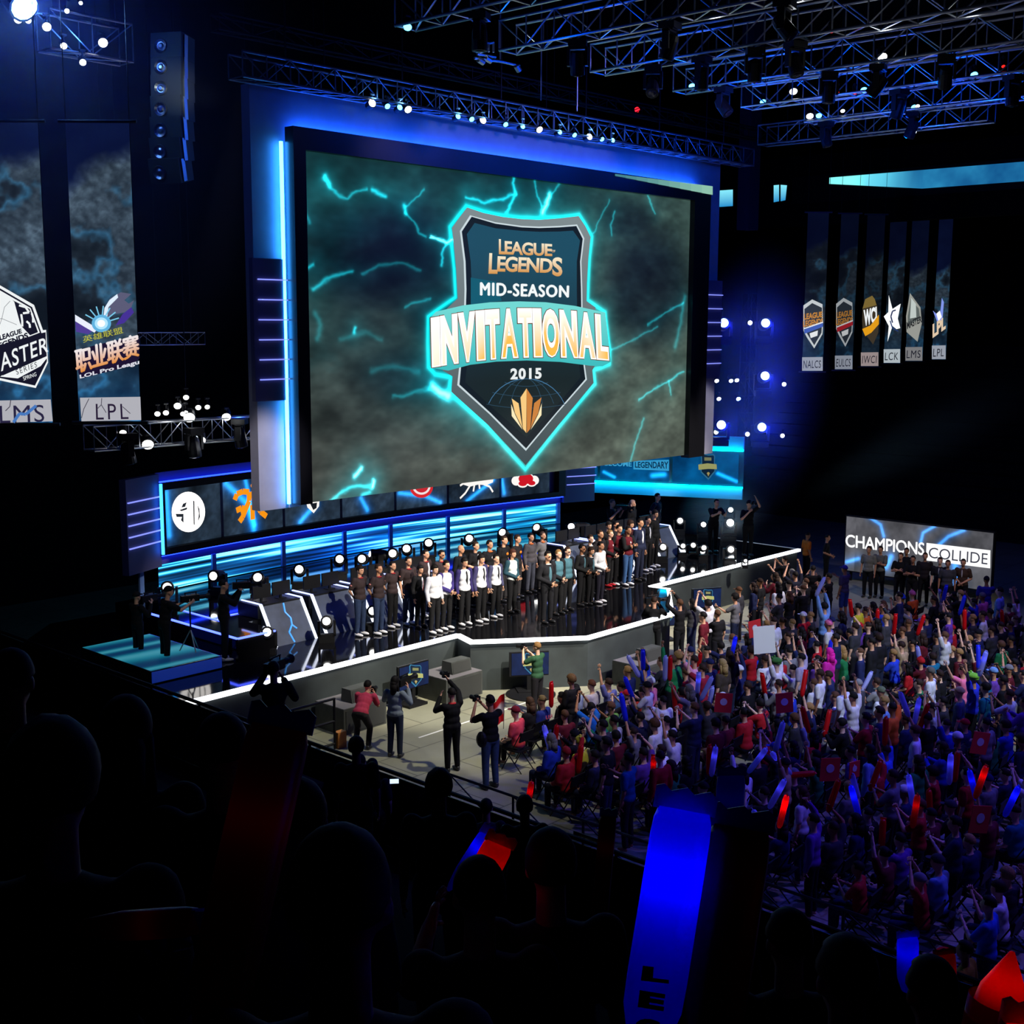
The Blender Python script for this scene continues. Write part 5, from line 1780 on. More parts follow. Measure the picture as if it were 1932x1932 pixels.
def body_parts(pose, voxel=.026, lean=0, sleeves='short', head=(0, 0, 0), slim=1.0, legs='long', tag_=''):
    """shared meshes of one pose: bare body, top, bottoms, shoes; and where the hands are"""
    key = (pose, voxel, lean, sleeves, head, slim, legs)
    if key in _body:
        return _body[key]
    J = joints(pose, lean, head)
    tor = J['tor']
    a = math.radians(50 if pose[0] == 'bend' else lean)
    RT = Matrix.Rotation(-a, 3, 'X').transposed() if False else Matrix.Rotation(a, 3, 'X')
    b, fi = MB(), MB()
    w = slim
    # trunk, neck, head
    b.ell(tor(0, 0, .02), (.165 * w, .115 * w, .12), 14, 9, RT)
    b.ell(tor(0, 0, .17), (.140 * w, .098 * w, .14), 14, 9, RT)
    b.ell(tor(0, 0, .34), (.165 * w, .112 * w, .17), 14, 9, RT)
    b.ell(tor(0, .01, .44), (.19 * w, .088, .075), 14, 9, RT)
    b.cap(J['neck'] - Vector((0, 0, .03)), .055, J['head'] - Vector((0, -.02, .05)), .052)
    H = J['head']
    b.ell(H + Vector((0, .01, .035)), (.076, .095, .095), 14, 10)
    b.ell(H + Vector((0, -.025, -.03)), (.060, .068, .078), 12, 9)
    b.ell(H + Vector((0, -.098, -.008)), (.013, .020, .022), 8, 6)
    b.ell(H + Vector((0, -.085, .028)), (.045, .012, .010), 8, 6)
    b.ell(H + Vector((0, -.083, -.052)), (.024, .014, .010), 8, 6)
    for s in (1, -1):
        b.ell(H + Vector((s * .079, .012, .0)), (.012, .022, .032), 8, 6)
    hands = []
    for s, k in ((1, 'L'), (-1, 'R')):
        b.cap(J['sh' + k], .056, J['el' + k], .042)
        b.cap(J['el' + k], .042, J['wr' + k], .029)
        hands.append(hand(b, fi, J['el' + k], J['wr' + k], s))
        b.cap(J['hp' + k], .088, J['kn' + k], .057)
        b.cap(J['kn' + k], .057, J['an' + k], .036)
        f = J['an' + k]
        b.ell(f + Vector((0, -.055, -.045)), (.042, .12, .038), 10, 6)
    body = grow(b, voxel, 2, fi, 'person')
    g = .012
    t = MB()
    t.ell(tor(0, 0, .04), ((.165 * w + g + .012), .115 * w + g + .012, .13), 14, 9, RT)
    t.ell(tor(0, 0, .17), ((.146 * w + g + .010), .104 * w + g + .010, .14), 14, 9, RT)
    t.ell(tor(0, 0, .34), ((.165 * w + g), .112 * w + g, .17), 14, 9, RT)
    t.ell(tor(0, .01, .44), (.19 * w + g, .088 + g, .075 + g), 14, 9, RT)
    t.ell(tor(0, .012, .50), (.085, .072, .045), 12, 8, RT)
    for k in 'LR':
        sh, el, wr = J['sh' + k], J['el' + k], J['wr' + k]
        if sleeves == 'short':
            t.cap(sh, .056 + g + .006, sh.lerp(el, .72), .052 + g + .004)
        elif sleeves == 'long':
            t.cap(sh, .056 + g + .006, el, .044 + g + .006)
            t.cap(el, .044 + g + .006, el.lerp(wr, .93), .036 + g)
    top = grow(t, voxel, 2, None, 'shirt')
    sl = None
    if sleeves == 'none':
        sl = []
        for k in 'LR':
            sh, el, wr = J['sh' + k], J['el' + k], J['wr' + k]
            q = MB()
            q.cap(sh, .056 + g + .010, el, .044 + g + .008)
            q.cap(el, .044 + g + .008, el.lerp(wr, .95), .036 + g + .003)
            sl.append(grow(q, voxel, 1, None, 'sleeve'))
    p = MB()
    p.ell(tor(0, .0, .0), (.165 * w + g, .115 * w + g, .11), 14, 9, RT)
    for k in 'LR':
        hp, kn, an = J['hp' + k], J['kn' + k], J['an' + k]
        p.cap(hp, .088 + g, kn, .060 + g)
        if legs == 'long':
            p.cap(kn, .060 + g, kn.lerp(an, .92), .048 + g)
    bot = grow(p, voxel, 1, None, 'trousers')
    sho = []
    for k in 'LR':
        f = J['an' + k]
        q = MB()
        q.ell(f + Vector((0, -.062, -.045)), (.050, .138, .042), 12, 8)
        q.cap(f + Vector((0, .01, .0)), .046, f + Vector((0, .02, -.04)), .046, 10)
        q.v = [(x, y, max(z, 0)) for x, y, z in q.v]
        sho.append(q.mesh('shoe', smooth=True))
    out = dict(J=J, body=body, top=top, sleeves=sl, bottom=bot, shoes=sho, hands=hands)
    for me, m in [(body, m_skin), (top, m_cloth), (bot, m_cloth)] + [(x, m_plastic) for x in sho] + [(x, m_cloth) for x in (sl or [])]:
        me.materials.clear()
        me.materials.append(m)
    _body[key] = out
    return out


_hair = {}


def hair_mesh(style):
    """cap of hair closed against the skull; centred on the head joint"""
    if style in _hair:
        return _hair[style]
    mb = MB()
    n, m = 20, 14
    k = {'short': 1.10, 'fringe': 1.14, 'long': 1.13, 'bun': 1.10, 'curly': 1.24, 'cap': 1.13, 'beanie': 1.16, 'buzz': 1.05, 'quiff': 1.12, 'bighat': 1.2}[style]
    mb.ell((0, 0, 0), (1, 1, 1), n, m)
    out = []
    for v in mb.v:
        d = Vector(v)
        az = d.y            # back is +y
        low = {'short': -.25, 'buzz': -.2, 'fringe': -.45, 'long': -1.2, 'bun': -.35, 'curly': -.6, 'cap': -.08, 'beanie': -.25, 'quiff': -.25, 'bighat': -.05}[style]
        front_lim = .50 if style not in ('fringe', 'cap', 'beanie', 'bighat', 'curly') else .22
        inside = (az < .15 and d.z < front_lim and (abs(d.x) < .80 or az < -.35)) or d.z < low or (az < .35 and d.z < -.1 and style in ('short', 'buzz', 'quiff'))
        r = .80 if inside else k
        if style == 'curly' and not inside:
            r += .07 * noise.noise(d * 5)
        if style in ('short', 'fringe', 'quiff') and not inside:
            r += .03 * noise.noise(d * 7)
        if style == 'quiff' and not inside and az < 0 and d.z > .5:
            r += .12
        out.append((d.x * .078 * r, .010 + d.y * .098 * r, .037 + d.z * .098 * r))
    mb.v = out
    if style == 'long':
        mb.cap((0, .075, -.02), .078, (0, .085, -.20), .070, 12)
        for s in (-1, 1):
            mb.cap((s * .062, .02, -.0), .032, (s * .075, .03, -.20), .026, 8)
    if style == 'bun':
        mb.ell((0, .12, .08), (.04, .04, .04), 10, 7)
    if style == 'cap':
        mb.ell((0, -.115, .055), (.065, .065, .010), 12, 6)
    if style == 'beanie':
        mb.ell((0, .01, .15), (.03, .03, .025), 8, 6)
    if style == 'bighat':
        mb.ell((0, 0, .10), (.125, .14, .07), 14, 8)
        for s in (-1, 1):
            mb.ell((s * .06, -.07, .17), (.028, .028, .03), 8, 6)
    me = mb.mesh('hair', smooth=True)
    me.materials.append(m_cloth if style in ('cap', 'beanie', 'bighat') else m_hair)
    _hair[style] = me
    return me


_eyes = None


def person(loc, rz, pose, shirt, trousers, hair, hcol, skin, label, group=None, sc=1.0, sleeves='short', sleeve_col=None, voxel=.026, lean=0, head=(0, 0, 0), shoes=(.02, .02, .02),
           face=False, slim=1.0, legs='long', girth=1.0):
    global _eyes
    P = body_parts(pose, voxel, lean, sleeves, head, slim, legs)
    o = link('person', P['body'], None, None, skin, loc, (0, 0, rz))
    o.scale = (sc * girth, sc * girth, sc)
    tag(o, label, 'person', group)
    t = link('shirt', P['top'], None, o, shirt)
    if P['sleeves']:
        for me in P['sleeves']:
            link('sleeve', me, None, t, sleeve_col or shirt)
    link('trousers', P['bottom'], None, o, trousers)
    if shoes is not None:
        for me in P['shoes']:
            link('shoe', me, None, o, shoes)
    if hair:
        h = link({'cap': 'cap', 'beanie': 'beanie', 'bighat': 'novelty_hat'}.get(hair, 'hair'), hair_mesh(hair), None, o, hcol)
        h.location = P['J']['head']
    if face:
        if _eyes is None:
            mb = MB()
            for s in (-1, 1):
                mb.ell((s * .030, -.086, .012), (.012, .006, .006), 8, 6)
            _eyes = mb.mesh('eyes', smooth=True)
            _eyes.materials.append(mat('dark eye', (.01, .008, .006), .3))
        e = link('eyes', _eyes, None, o)
        e.location = P['J']['head']
    M_ = Matrix.Translation(loc) @ Matrix.Rotation(rz, 4, 'Z') @ Matrix.Diagonal((sc * girth, sc * girth, sc, 1))
    return o, P, [M_ @ h for h in P['hands']], M_


def C(r, g, b):
    return rgb(r, g, b)


BLK, CHAR, NAVY, JEAN, WHT, RED = C(22, 22, 24), C(48, 46, 48), C(22, 28, 58), C(44, 58, 88), C(232, 232, 236), C(180, 28, 34)
HB, HD, HL_, HG = C(20, 15, 12), C(52, 34, 22), C(140, 104, 62), C(90, 88, 86)

# ---------------------------------------------------------------- the players and their coaches on stage
FACE_AUD = 0.0


def stage_person(px, ytop, yfeet, shirt, trousers, hair, hcol, skin, label, pose=('stand', 'clasp', 'clasp'), z=SZ, turn=0, **kw):
    p = at(px, yfeet - 3, 'Z', z)
    q = Vector((p.x, p.y, 0))
    d = ray(px, ytop)
    h = CZ + d.z * (q.length / math.hypot(d.x, d.y)) - z
    sc = max(.93, min(1.09, h / 1.76))
    kw.setdefault('voxel', .017)
    kw.setdefault('face', True)
    kw.setdefault('group', 'line of players on the stage')
    return person((p.x, p.y, z), math.radians(turn), pose, shirt, trousers, hair, hcol, SKINS[skin], label, sc=sc, **kw)


CL_, BH_, DN_, CR_ = ('stand', 'clasp', 'clasp'), ('stand', 'behind', 'behind'), ('stand', 'down', 'down'), ('stand', 'cross', 'cross')
shoe_w, shoe_b = C(225, 225, 230), C(30, 30, 32)
POLO = C(56, 44, 44)
ST = [  # px, head top, feet, shirt, trousers, hair, hair colour, skin, pose, sleeves, sleeve colour, shoes, label
    (680, 1066, 1202, POLO, JEAN, 'fringe', HB, 1, BH_, 'short', None, shoe_w, 'person in dark red-trimmed polo and jeans, first in the line at its left end'),
    (715, 1064, 1199, POLO, JEAN, 'short', HD, 2, BH_, 'short', None, shoe_w, 'person in dark polo with brown hair, second in the line from its left end'),
    (741, 1059, 1186, POLO, BLK, 'short', HB, 1, BH_, 'short', None, shoe_w, 'person in dark polo and black trousers, third in the line from its left end'),
    (771, 1050, 1181, POLO, JEAN, 'short', HB, 1, DN_, 'short', None, shoe_w, 'tall person in dark polo and jeans left of the one in the suit'),
    (803, 1037, 1165, POLO, JEAN, 'short', HB, 1, DN_, 'short', None, shoe_w, 'person in dark polo standing behind the one in black suit and tie'),
    (833, 1038, 1162, POLO, JEAN, 'short', HB, 2, DN_, 'short', None, shoe_w, 'person in dark polo with glasses, behind the leftmost white jackets'),
    (793, 1068, 1186, BLK, BLK, 'fringe', HB, 1, DN_, 'none', BLK, shoe_b, 'person in black suit, white shirt and red tie beside the white jackets'),
    (820, 1065, 1197, WHT, BLK, 'fringe', HB, 0, DN_, 'none', C(220, 220, 232), shoe_w, 'person in white jacket closed at the front, first of the white jackets'),
    (842, 1058, 1190, WHT, BLK, 'short', HB, 1, CL_, 'none', C(56, 46, 110), shoe_w, 'person in white jacket with violet sleeves, second of the white jackets'),
    (876, 1052, 1182, WHT, BLK, 'fringe', HB, 1, DN_, 'none', C(48, 40, 92), shoe_w, 'person in open white jacket over black shirt, third of the white jackets'),
    (907, 1046, 1176, WHT, BLK, 'fringe', HB, 1, DN_, 'none', C(60, 56, 96), shoe_w, 'person in open white jacket, fourth of the white jackets'),
    (935, 1046, 1167, WHT, BLK, 'short', HB, 0, DN_, 'none', C(70, 70, 100), shoe_w, 'person in open white jacket with bobbed hair, fifth of the white jackets'),
    (966, 1036, 1158, C(225, 232, 228), BLK, 'fringe', C(74, 40, 30), 1, CL_, 'none', C(40, 72, 84), shoe_b, 'person in pale jacket with teal sleeves and reddish hair'),
    (869, 1028, 1152, C(20, 22, 28), BLK, None, HB, 2, DN_, 'none', C(20, 22, 28), shoe_b, 'bald person in dark suit, in the back of the line behind white jackets'),
    (897, 1022, 1146, BLK, BLK, 'short', HD, 1, CL_, 'short', None, shoe_b, 'person in plain black shirt, in the back beside the bald one'),
    (923, 1019, 1142, BLK, BLK, 'short', HB, 2, CL_, 'short', None, shoe_b, 'person in plain black shirt, in the back beside the orange lettered shirts'),
    (950, 1011, 1137, BLK, CHAR, 'short', HD, 1, DN_, 'short', None, shoe_b, 'person in black shirt with orange chest mark and short brown hair'),
    (975, 1009, 1131, C(34, 30, 30), CHAR, 'short', HD, 1, DN_, 'short', None, shoe_b, 'person in dark shirt with orange chest mark, right of the similar one'),
    (1000, 1006, 1121, C(78, 74, 78), C(64, 66, 78), 'short', HB, 1, DN_, 'long', None, shoe_b, 'person in grey open hooded top with orange collar, legs in grey trousers'),
    (1022, 1003, 1116, C(110, 108, 110), CHAR, 'buzz', C(80, 60, 50), 1, BH_, 'long', None, shoe_b, 'person in light grey vest with orange collar, behind the teal shirts'),
    (1032, 1037, 1178, C(28, 28, 32), C(24, 24, 28), 'short', HB, 1, CL_, 'none', C(30, 30, 34), shoe_b, 'tall person with glasses in black college jacket over teal shirt, foremost at centre'),
    (1052, 1037, 1162, C(70, 110, 122), BLK, 'short', HL_, 0, CL_, 'none', C(30, 32, 36), shoe_b, 'fair-haired person in teal shirt and black sleeves, right of the tall one'),
    (1069, 1032, 1155, C(70, 110, 122), BLK, 'short', HD, 0, DN_, 'none', C(30, 32, 36), shoe_b, 'person with glasses in buttoned teal jacket, arms hanging'),
    (1096, 1027, 1145, C(28, 28, 32), BLK, 'short', HB, 3, CL_, 'none', C(30, 30, 30), shoe_b, 'person with glasses in black college jacket, hands clasped, right of teal jackets'),
    (1113, 1032, 1143, C(28, 28, 32), BLK, 'fringe', HD, 1, CL_, 'none', C(30, 30, 30), shoe_b, 'shorter person in black college jacket beside the white jacket at right'),
    (1131, 1022, 1140, C(238, 238, 240), C(30, 28, 40), 'short', HB, 2, CL_, 'none', C(238, 238, 240), shoe_w, 'person in all white jacket and dark trousers, right part of the line'),
    (1112, 1009, 1126, C(30, 26, 28), BLK, 'short', HD, 0, DN_, 'short', None, shoe_b, 'person in black shirt behind the shorter college jacket'),
    (1130, 1000, 1120, C(30, 26, 28), BLK, 'buzz', HD, 2, DN_, 'short', None, shoe_b, 'bearded person in black shirt behind the all white jacket'),
    (1149, 1000, 1109, C(96, 18, 30), BLK, 'short', HL_, 0, CL_, 'none', BLK, C(170, 30, 40), 'person in red and black shirt with red shoes, right of the all white jacket'),
    (1166, 990, 1106, C(90, 18, 30), BLK, 'short', HB, 1, CL_, 'none', BLK, shoe_w, 'person in red and black shirt, black trousers, second of the red shirts'),
    (1183, 993, 1107, C(90, 18, 30), C(52, 84, 128), 'short', HB, 3, CR_, 'none', BLK, shoe_w, 'person with crossed arms in red shirt and bright blue jeans'),
    (1146, 984, 1097, BLK, BLK, 'fringe', HB, 1, DN_, 'short', None, shoe_b, 'person in black behind the first red and black shirt'),
    (1160, 983, 1094, BLK, BLK, 'short', HB, 2, DN_, 'short', None, shoe_b, 'person in black behind the second red and black shirt'),
    (1187, 982, 1092, C(60, 20, 24), BLK, 'curly', HD, 1, DN_, 'short', None, shoe_w, 'curly-haired person in dark red behind the crossed arms'),
    (1205, 973, 1098, C(28, 34, 58), C(22, 26, 46), 'buzz', HB, 2, DN_, 'none', C(28, 34, 58), shoe_b, 'tall person in navy blazer, open white shirt, near the right end of the line'),
    (1220, 975, 1080, BLK, BLK, 'short', HB, 1, DN_, 'long', None, shoe_w, 'person in black half hidden between navy blazer and the last in line'),
    (1233, 962, 1073, C(18, 18, 18), BLK, 'fringe', HB, 1, DN_, 'long', None, shoe_w, 'person all in black with bobbed hair, last in the line at its right end'),
]
m_flat = mat('plain garment trim', (.5, .5, .5), .8, objcol=True)
for r in ST:
    px_, yt, yf, sh_, tr_, ha, hc, sk, po, sl_, sc_, so_, lab = r
    o, P, H, Mx = stage_person(px_, yt, yf, sh_, tr_, ha, hc, sk, lab, pose=po, sleeves=sl_, sleeve_col=sc_, shoes=so_, turn=rnd.uniform(-8, 14))
    tor = P['J']['tor']

    def trim(name, c, dim_, col):
        q = MB().ell(tor(*c), dim_, 10, 8)
        return q.build(name, m_flat, o, color=col, smooth=True)
    if sh_ is POLO:
        trim('collar', (0, -.035, .515), (.075, .055, .018), C(150, 26, 34))
        for s in (-1, 1):
            q = MB().ell(P['J']['shL' if s > 0 else 'shR'].lerp(P['J']['elL' if s > 0 else 'elR'], .45) + Vector((s * .055, 0, 0)), (.02, .04, .028), 8, 6)
            q.build('sleeve_patch', m_flat, o, color=C(200, 120, 110), smooth=True)
    if 'open white' in lab or 'navy blazer' in lab or 'black suit' in lab or 'bald' in lab:
        c_ = BLK if 'open white jacket' in lab else WHT
        trim('undershirt', (0, -.095, .30), (.038, .042, .20), c_)
    if 'suit, white' in lab:
        trim('tie', (0, -.128, .27), (.014, .012, .18), C(120, 20, 24))
    if 'college' in lab:
        trim('undershirt', (0, -.095, .27), (.05, .045, .20), C(70, 110, 122))
        trim('collar', (0, -.03, .515), (.08, .06, .016), C(190, 190, 190))
    if 'orange' in lab:
        if 'chest mark' in lab:
            trim('chest_mark', (0, -.118, .36), (.055, .02, .04), C(225, 120, 20))
        else:
            trim('collar', (0, -.04, .52), (.08, .06, .028), C(200, 100, 40))
    if 'red and black' in lab or 'red shirt' in lab:
        trim('chest_mark', (0, -.115, .36), (.03, .02, .035), C(210, 200, 200))
    if 'glasses' in lab:
        g_ = MB()
        hh = P['J']['head']
        for s in (-1, 1):
            g_.box(hh + Vector((s * .032, -.096, .012)), (.046, .006, .026))
        g_.box(hh + Vector((0, -.098, .018)), (.03, .006, .006))
        g_.build('glasses', m_body, o)

# crew at the back and the far end of the stage
CREW = C(16, 16, 18)
crew = [(1153, 939, 1050, ('stand', 'camera', 'camera'), 'short', HG, 'camera operator in black with headphones, behind the right end of the player line', SZ, CREW),
        (1191, 936, 1052, DN_, 'long', C(190, 150, 140), 'person in black with red light tinted into the hair, behind the player line', SZ, CREW),  # red light is put into the hair colour
        (1238, 915, 1035, ('stand', 'hip', 'hip'), 'short', HB, 'person in black tee standing before the cyan ledge', SZ, C(14, 18, 34)),
        (1344, 938, 1045, ('stand', 'fwd', 'fwd'), 'buzz', HB, 'person in dark tee bending over among the glaring lights', SZ, CREW),
        (1410, 943, 1052, ('stand', 'phoneup', 'camera'), 'cap', CREW, 'photographer in black with raised arms at the far end of the stage', SZ, CREW)]
crewobjs = []
for x, yt, yf, po, ha, hc, lab, z, colr in crew:
    crewobjs.append(stage_person(x, yt, yf, colr, CREW, ha if ha != 'long' else 'long', hc, 1, lab, pose=po, z=z, group='crew on the stage', turn=-30 if x > 1300 else 10, lean=18 if x == 1344 else 0, voxel=.02))


def video_camera(p, rz, label, parent=None):
    """shoulder video camera: body, lens with hood, viewfinder, handle"""
    t = empty('video_camera', p, rz, label, 'camera', None)
    MB().bx(-.06, .06, -.20, .22, -.06, .09).build('camera_body', m_body, t)
    MB().lathe([(.045, 0), (.055, .10), (.05, .16), (.075, .24), (.07, .26)], (0, -.20, .02), Matrix.Rotation(PI / 2, 3, 'X'), 12).build('lens', m_body, t)
    MB().bx(.06, .14, -.20, -.06, .03, .09).build('viewfinder', m_grey, t)
    MB().tube((0, -.14, .09), (0, -.14, .15), .012).tube((0, .12, .09), (0, .12, .15), .012).tube((0, -.16, .15), (0, .14, .15), .014).build('handle', m_body, t)
    return t


def still_camera(p, rz, label, long=False, el=0):
    t = empty('photo_camera', p, rz, label, 'camera', None)
    t.rotation_euler = (math.radians(el), 0, rz)
    MB().bx(-.075, .075, -.035, .035, -.05, .05).bx(-.03, .03, -.035, .03, .05, .08).build('camera_body', m_body, t)
    MB().lathe([(.035, 0), (.036, .06), (.044, .10 + .12 * long), (.046, .15 + .14 * long), (.036, .155 + .14 * long)], (0, -.03, 0), Matrix.Rotation(PI / 2, 3, 'X'), 12).build('lens', m_body, t)
    return t


o, P, H, Mx = crewobjs[0]
video_camera((H[0] + H[1]) / 2 + Vector((.0, -.02, .05)), .2, 'video camera shouldered by the operator with headphones behind the line')
still_camera((crewobjs[4][2][0] + crewobjs[4][2][1]) / 2 + Vector((0, 0, .04)), -.5, 'camera raised by the photographer at the far end of the stage')

# camera crew at the near left of the stage
CAMC = [(262, 1128, 1250, 'cap', 'camera', C(18, 18, 18), 95, 'camera operator in dark jacket with pale stripes, leftmost on stage', None),
        (313, 1106, 1262, 'cap', 'fwd', C(16, 16, 18), 78, 'person in black tee and cap working a camera on a tripod', None),
        (425, 1091, 1249, 'short', 'phone', C(14, 14, 16), 60, 'camera operator in black with shouldered camera and pale shoes, standing on stage', None)]
for i, (x, yt, yf, ha, arm, c_, tn, lab, _) in enumerate(CAMC):
    o, P, H, Mx = stage_person(x, yt, yf, c_, C(14, 14, 16), ha, C(14, 14, 16), 1, lab, pose=('stand', arm, arm), turn=tn, group='camera crew at the near left of the stage', lean=10 if i == 1 else 0, shoes=C(170, 168, 160) if i == 2 else shoe_b, face=True,
                               sleeves='short' if i == 1 else 'long', voxel=.02)
    mid = (H[0] + H[1]) / 2
    video_camera(mid + Vector((.02, 0, .05)), math.radians(tn), ('video camera held by the leftmost camera operator', 'video camera mounted on the tripod, by the one in the cap', 'video camera on the shoulder of the operator with pale shoes')[i])
    if i == 0:
        for s in (-1, 1):
            q = MB().cap(P['J']['chest'] + Vector((s * .06, -.11, .06)), .012, P['J']['waist'] + Vector((s * .07, -.11, -.02)), .012, 6)
            q.build('jacket_stripe', m_flat, o, color=C(120, 120, 120))
    if i == 1:
        tp = empty('camera_tripod', (mid.x, mid.y, SZ), 0, 'black tripod under the video camera at the near left of the stage', 'tripod')
        MB().tube((0, 0, .7), (0, 0, mid.z - SZ - .04), .02).build('column', m_body, tp)
        for a in (20, 140, 260):
            MB().tube((0, 0, .8), (.42 * math.cos(math.radians(a)), .42 * math.sin(math.radians(a)), 0), .014).build('leg', m_steel, tp)

# ---------------------------------------------------------------- photographers on the floor
TO_STAGE = math.radians(180)


def floor_person(px, yfeet, **kw):
    p = at(px, yfeet, 'Z', 0)
    kw.setdefault('voxel', .018)
    kw.setdefault('group', 'photographers before the stage')
    return person((p.x, p.y, 0), kw.pop('rz'), kw.pop('pose'), kw.pop('shirt'), kw.pop('trousers'), kw.pop('hair'), kw.pop('hcol'), SKINS[kw.pop('skin')], kw.pop('label'), **kw)


r1 = floor_person(684, 1412, rz=math.radians(118), pose=('bend', 'phone', 'phone'), shirt=C(196, 62, 92), trousers=C(46, 42, 42), hair='short', hcol=HB, skin=1, label='person in pink shirt bending forward with a small camera at the barrier')
still_camera((r1[2][0] + r1[2][1]) / 2 + Vector((.05, .02, .03)), math.radians(118), 'silver compact camera in the hands of the bending person in pink')
r2 = floor_person(746, 1428, rz=math.radians(112), pose=('stand', 'camera', 'camera'), shirt=C(126, 138, 148), trousers=C(36, 44, 66), hair='long', hcol=HB, skin=1, sleeves='long', label='dark-haired person in light grey top shouldering a video camera on the floor')
video_camera((r2[2][0] + r2[2][1]) / 2 + Vector((.06, 0, .06)), math.radians(105), 'video camera carried by the person in light grey on the floor')
r3 = floor_person(853, 1455, rz=math.radians(165), pose=('stand', 'phone', 'phoneup'), shirt=C(16, 16, 18), trousers=C(16, 16, 18), hair='short', hcol=HB, skin=1, sleeves='long', label='person in black jacket with red strap raising a camera with a flash', slim=1.1)
still_camera((r3[2][1]) + Vector((0, .03, .06)), math.radians(165), 'flash camera raised by the person in black jacket')
MB().ell(r3[1]['J']['neck'] + Vector((0, .0, -.02)), (.085, .08, .03), 10, 6).build('red_strap', m_flat, r3[0], color=C(190, 30, 36))
r4 = floor_person(925, 1487, rz=math.radians(172), pose=('stand', 'phone', 'phone'), shirt=C(16, 16, 18), trousers=C(52, 70, 104), hair='short', hcol=HB, skin=2, sleeves='short', label='tall person in black tee and blue jeans taking a picture, camera bag at the hip', sc=1.08)
still_camera((r4[2][0] + r4[2][1]) / 2 + Vector((0, .03, .05)), math.radians(172), 'camera held up by the tall person in blue jeans')
MB().ell(r4[1]['J']['hip'] + Vector((.24, .05, .06)), (.09, .12, .15), 10, 8).build('camera_bag', m_body, r4[0])
r5 = floor_person(1013, 1349, rz=math.radians(188), pose=('stand', 'phone', 'phone'), shirt=C(48, 84, 58), trousers=C(30, 28, 32), hair='short', hcol=HL_, skin=0, label='fair-haired person in green tee taking a picture at the stage thrust')
still_camera((r5[2][0] + r5[2][1]) / 2 + Vector((0, .02, .03)), math.radians(188), 'camera held to the eye by the person in green tee')
r7 = floor_person(1232, 1252, rz=math.radians(120), pose=('stand', 'camera', 'phone'), shirt=C(18, 18, 20), trousers=C(22, 24, 28), hair='short', hcol=HD, skin=1, sleeves='long', label='camera operator in black leaning on the right corner of the stage thrust', sc=1.05)
video_camera((r7[2][0] + r7[2][1]) / 2 + Vector((.0, .03, .06)), math.radians(60), 'video camera of the operator at the right thrust corner')

# standing people between the far stage edge and the low wide screen
UPR = [(1460, 1188, 168, ('stand', 'clap', 'phoneup'), C(120, 100, 80), C(24, 22, 28), 'long', HD, 0, 'person in tan vest top with raised hands below the far stage edge'),
       (1497, 1186, 160, ('stand', 'phoneup', 'up'), C(20, 22, 40), C(18, 18, 24), 'short', HB, 1, 'person in dark blue holding a phone high, right of the tan vest'),
       (1530, 1172, 120, ('stand', 'camera', 'fwd'), C(16, 16, 18), C(16, 16, 18), 'short', HB, 1, 'tall person in black coat with white lanyard by the stage end'),
       (1560, 1190, 190, ('stand', 'clap', 'clap'), C(18, 18, 22), C(18, 18, 22), 'short', HB, 2, 'person in black tee clapping in front of the floor boards'),
       (1590, 1172, 170, ('stand', 'down', 'fwd'), C(70, 66, 92), C(40, 60, 130), 'cap', C(60, 56, 150), 3, 'person in purple-lit cap and blue shorts near the low wide screen'),  # purple light is put into the cap and shirt colours
       (1520, 1095, 60, ('stand', 'down', 'down'), C(210, 110, 30), C(14, 14, 16), 'buzz', HB, 3, 'guard in orange vest standing in the dark behind the stage end'),
       (1557, 1100, 20, ('stand', 'clasp', 'clasp'), C(22, 20, 24), C(14, 14, 16), 'short', HB, 2, 'person in the dark holding a pale sheet, beyond the orange vest'),
       (1478, 1150, 170, ('stand', 'phone', 'phone'), C(18, 18, 22), C(18, 18, 22), 'short', HB, 1, 'person in black between the tan vest and the tall black coat')]
for x, yf, rz, po, sh_, tr_, ha, hc, sk, lab in UPR:
    floor_person(x, yf, rz=math.radians(rz), pose=po, shirt=sh_, trousers=tr_, hair=ha, hcol=hc, skin=sk, label=lab, group='people standing by the far stage edge', voxel=.024, legs='short' if 'shorts' in lab else 'long')
WIT = [(1640, 1030, C(120, 120, 112), HD, 'in grey tee and dark scarf, first from the left', 'down'), (1662, 1030, C(104, 104, 98), HB, 'with crossed arms in grey tee, second from the left', 'cross'),
       (1700, 1042, C(16, 16, 18), HD, 'with crossed arms in black, third from the left', 'cross'), (1711, 1033, C(18, 18, 22), HB, 'in dark tee behind the third', 'down'),
       (1723, 1048, C(16, 16, 18), HB, 'with crossed arms in black tee, fourth from the left', 'cross'), (1746, 1042, C(34, 28, 32), HD, 'in dark jacket at the middle', 'down'),
       (1774, 1051, C(30, 28, 34), HD, 'in dark suit with pale lanyard, right of the middle', 'down'), (1789, 1056, C(60, 60, 66), HD, 'in plain grey shirt, second from the right', 'down'),
       (1818, 1054, C(64, 46, 36), HB, 'in brown jacket with lanyard, rightmost', 'clasp')]
for x, yt, sh_, hc, lab, arm in WIT:
    p = at(x, yt, 'Z', 1.77)
    o, P, H, Mx = person((p.x, p.y, 0), math.radians(-75 + rnd.uniform(-15, 15)), ('stand', arm, arm), sh_, C(18, 18, 22), 'short', hc, SKINS[rnd.randrange(4)], 'person ' + lab + ', before the low wide screen', 'people standing before the low wide screen', voxel=.02, face=True)
    if 'lanyard' in lab:
        MB().ell(P['J']['chest'] + Vector((0, -.12, .02)), (.02, .02, .13), 8, 6).build('lanyard', m_flat, o, color=C(190, 190, 190))
p = at(1862, 1085, 'Z', 1.8)
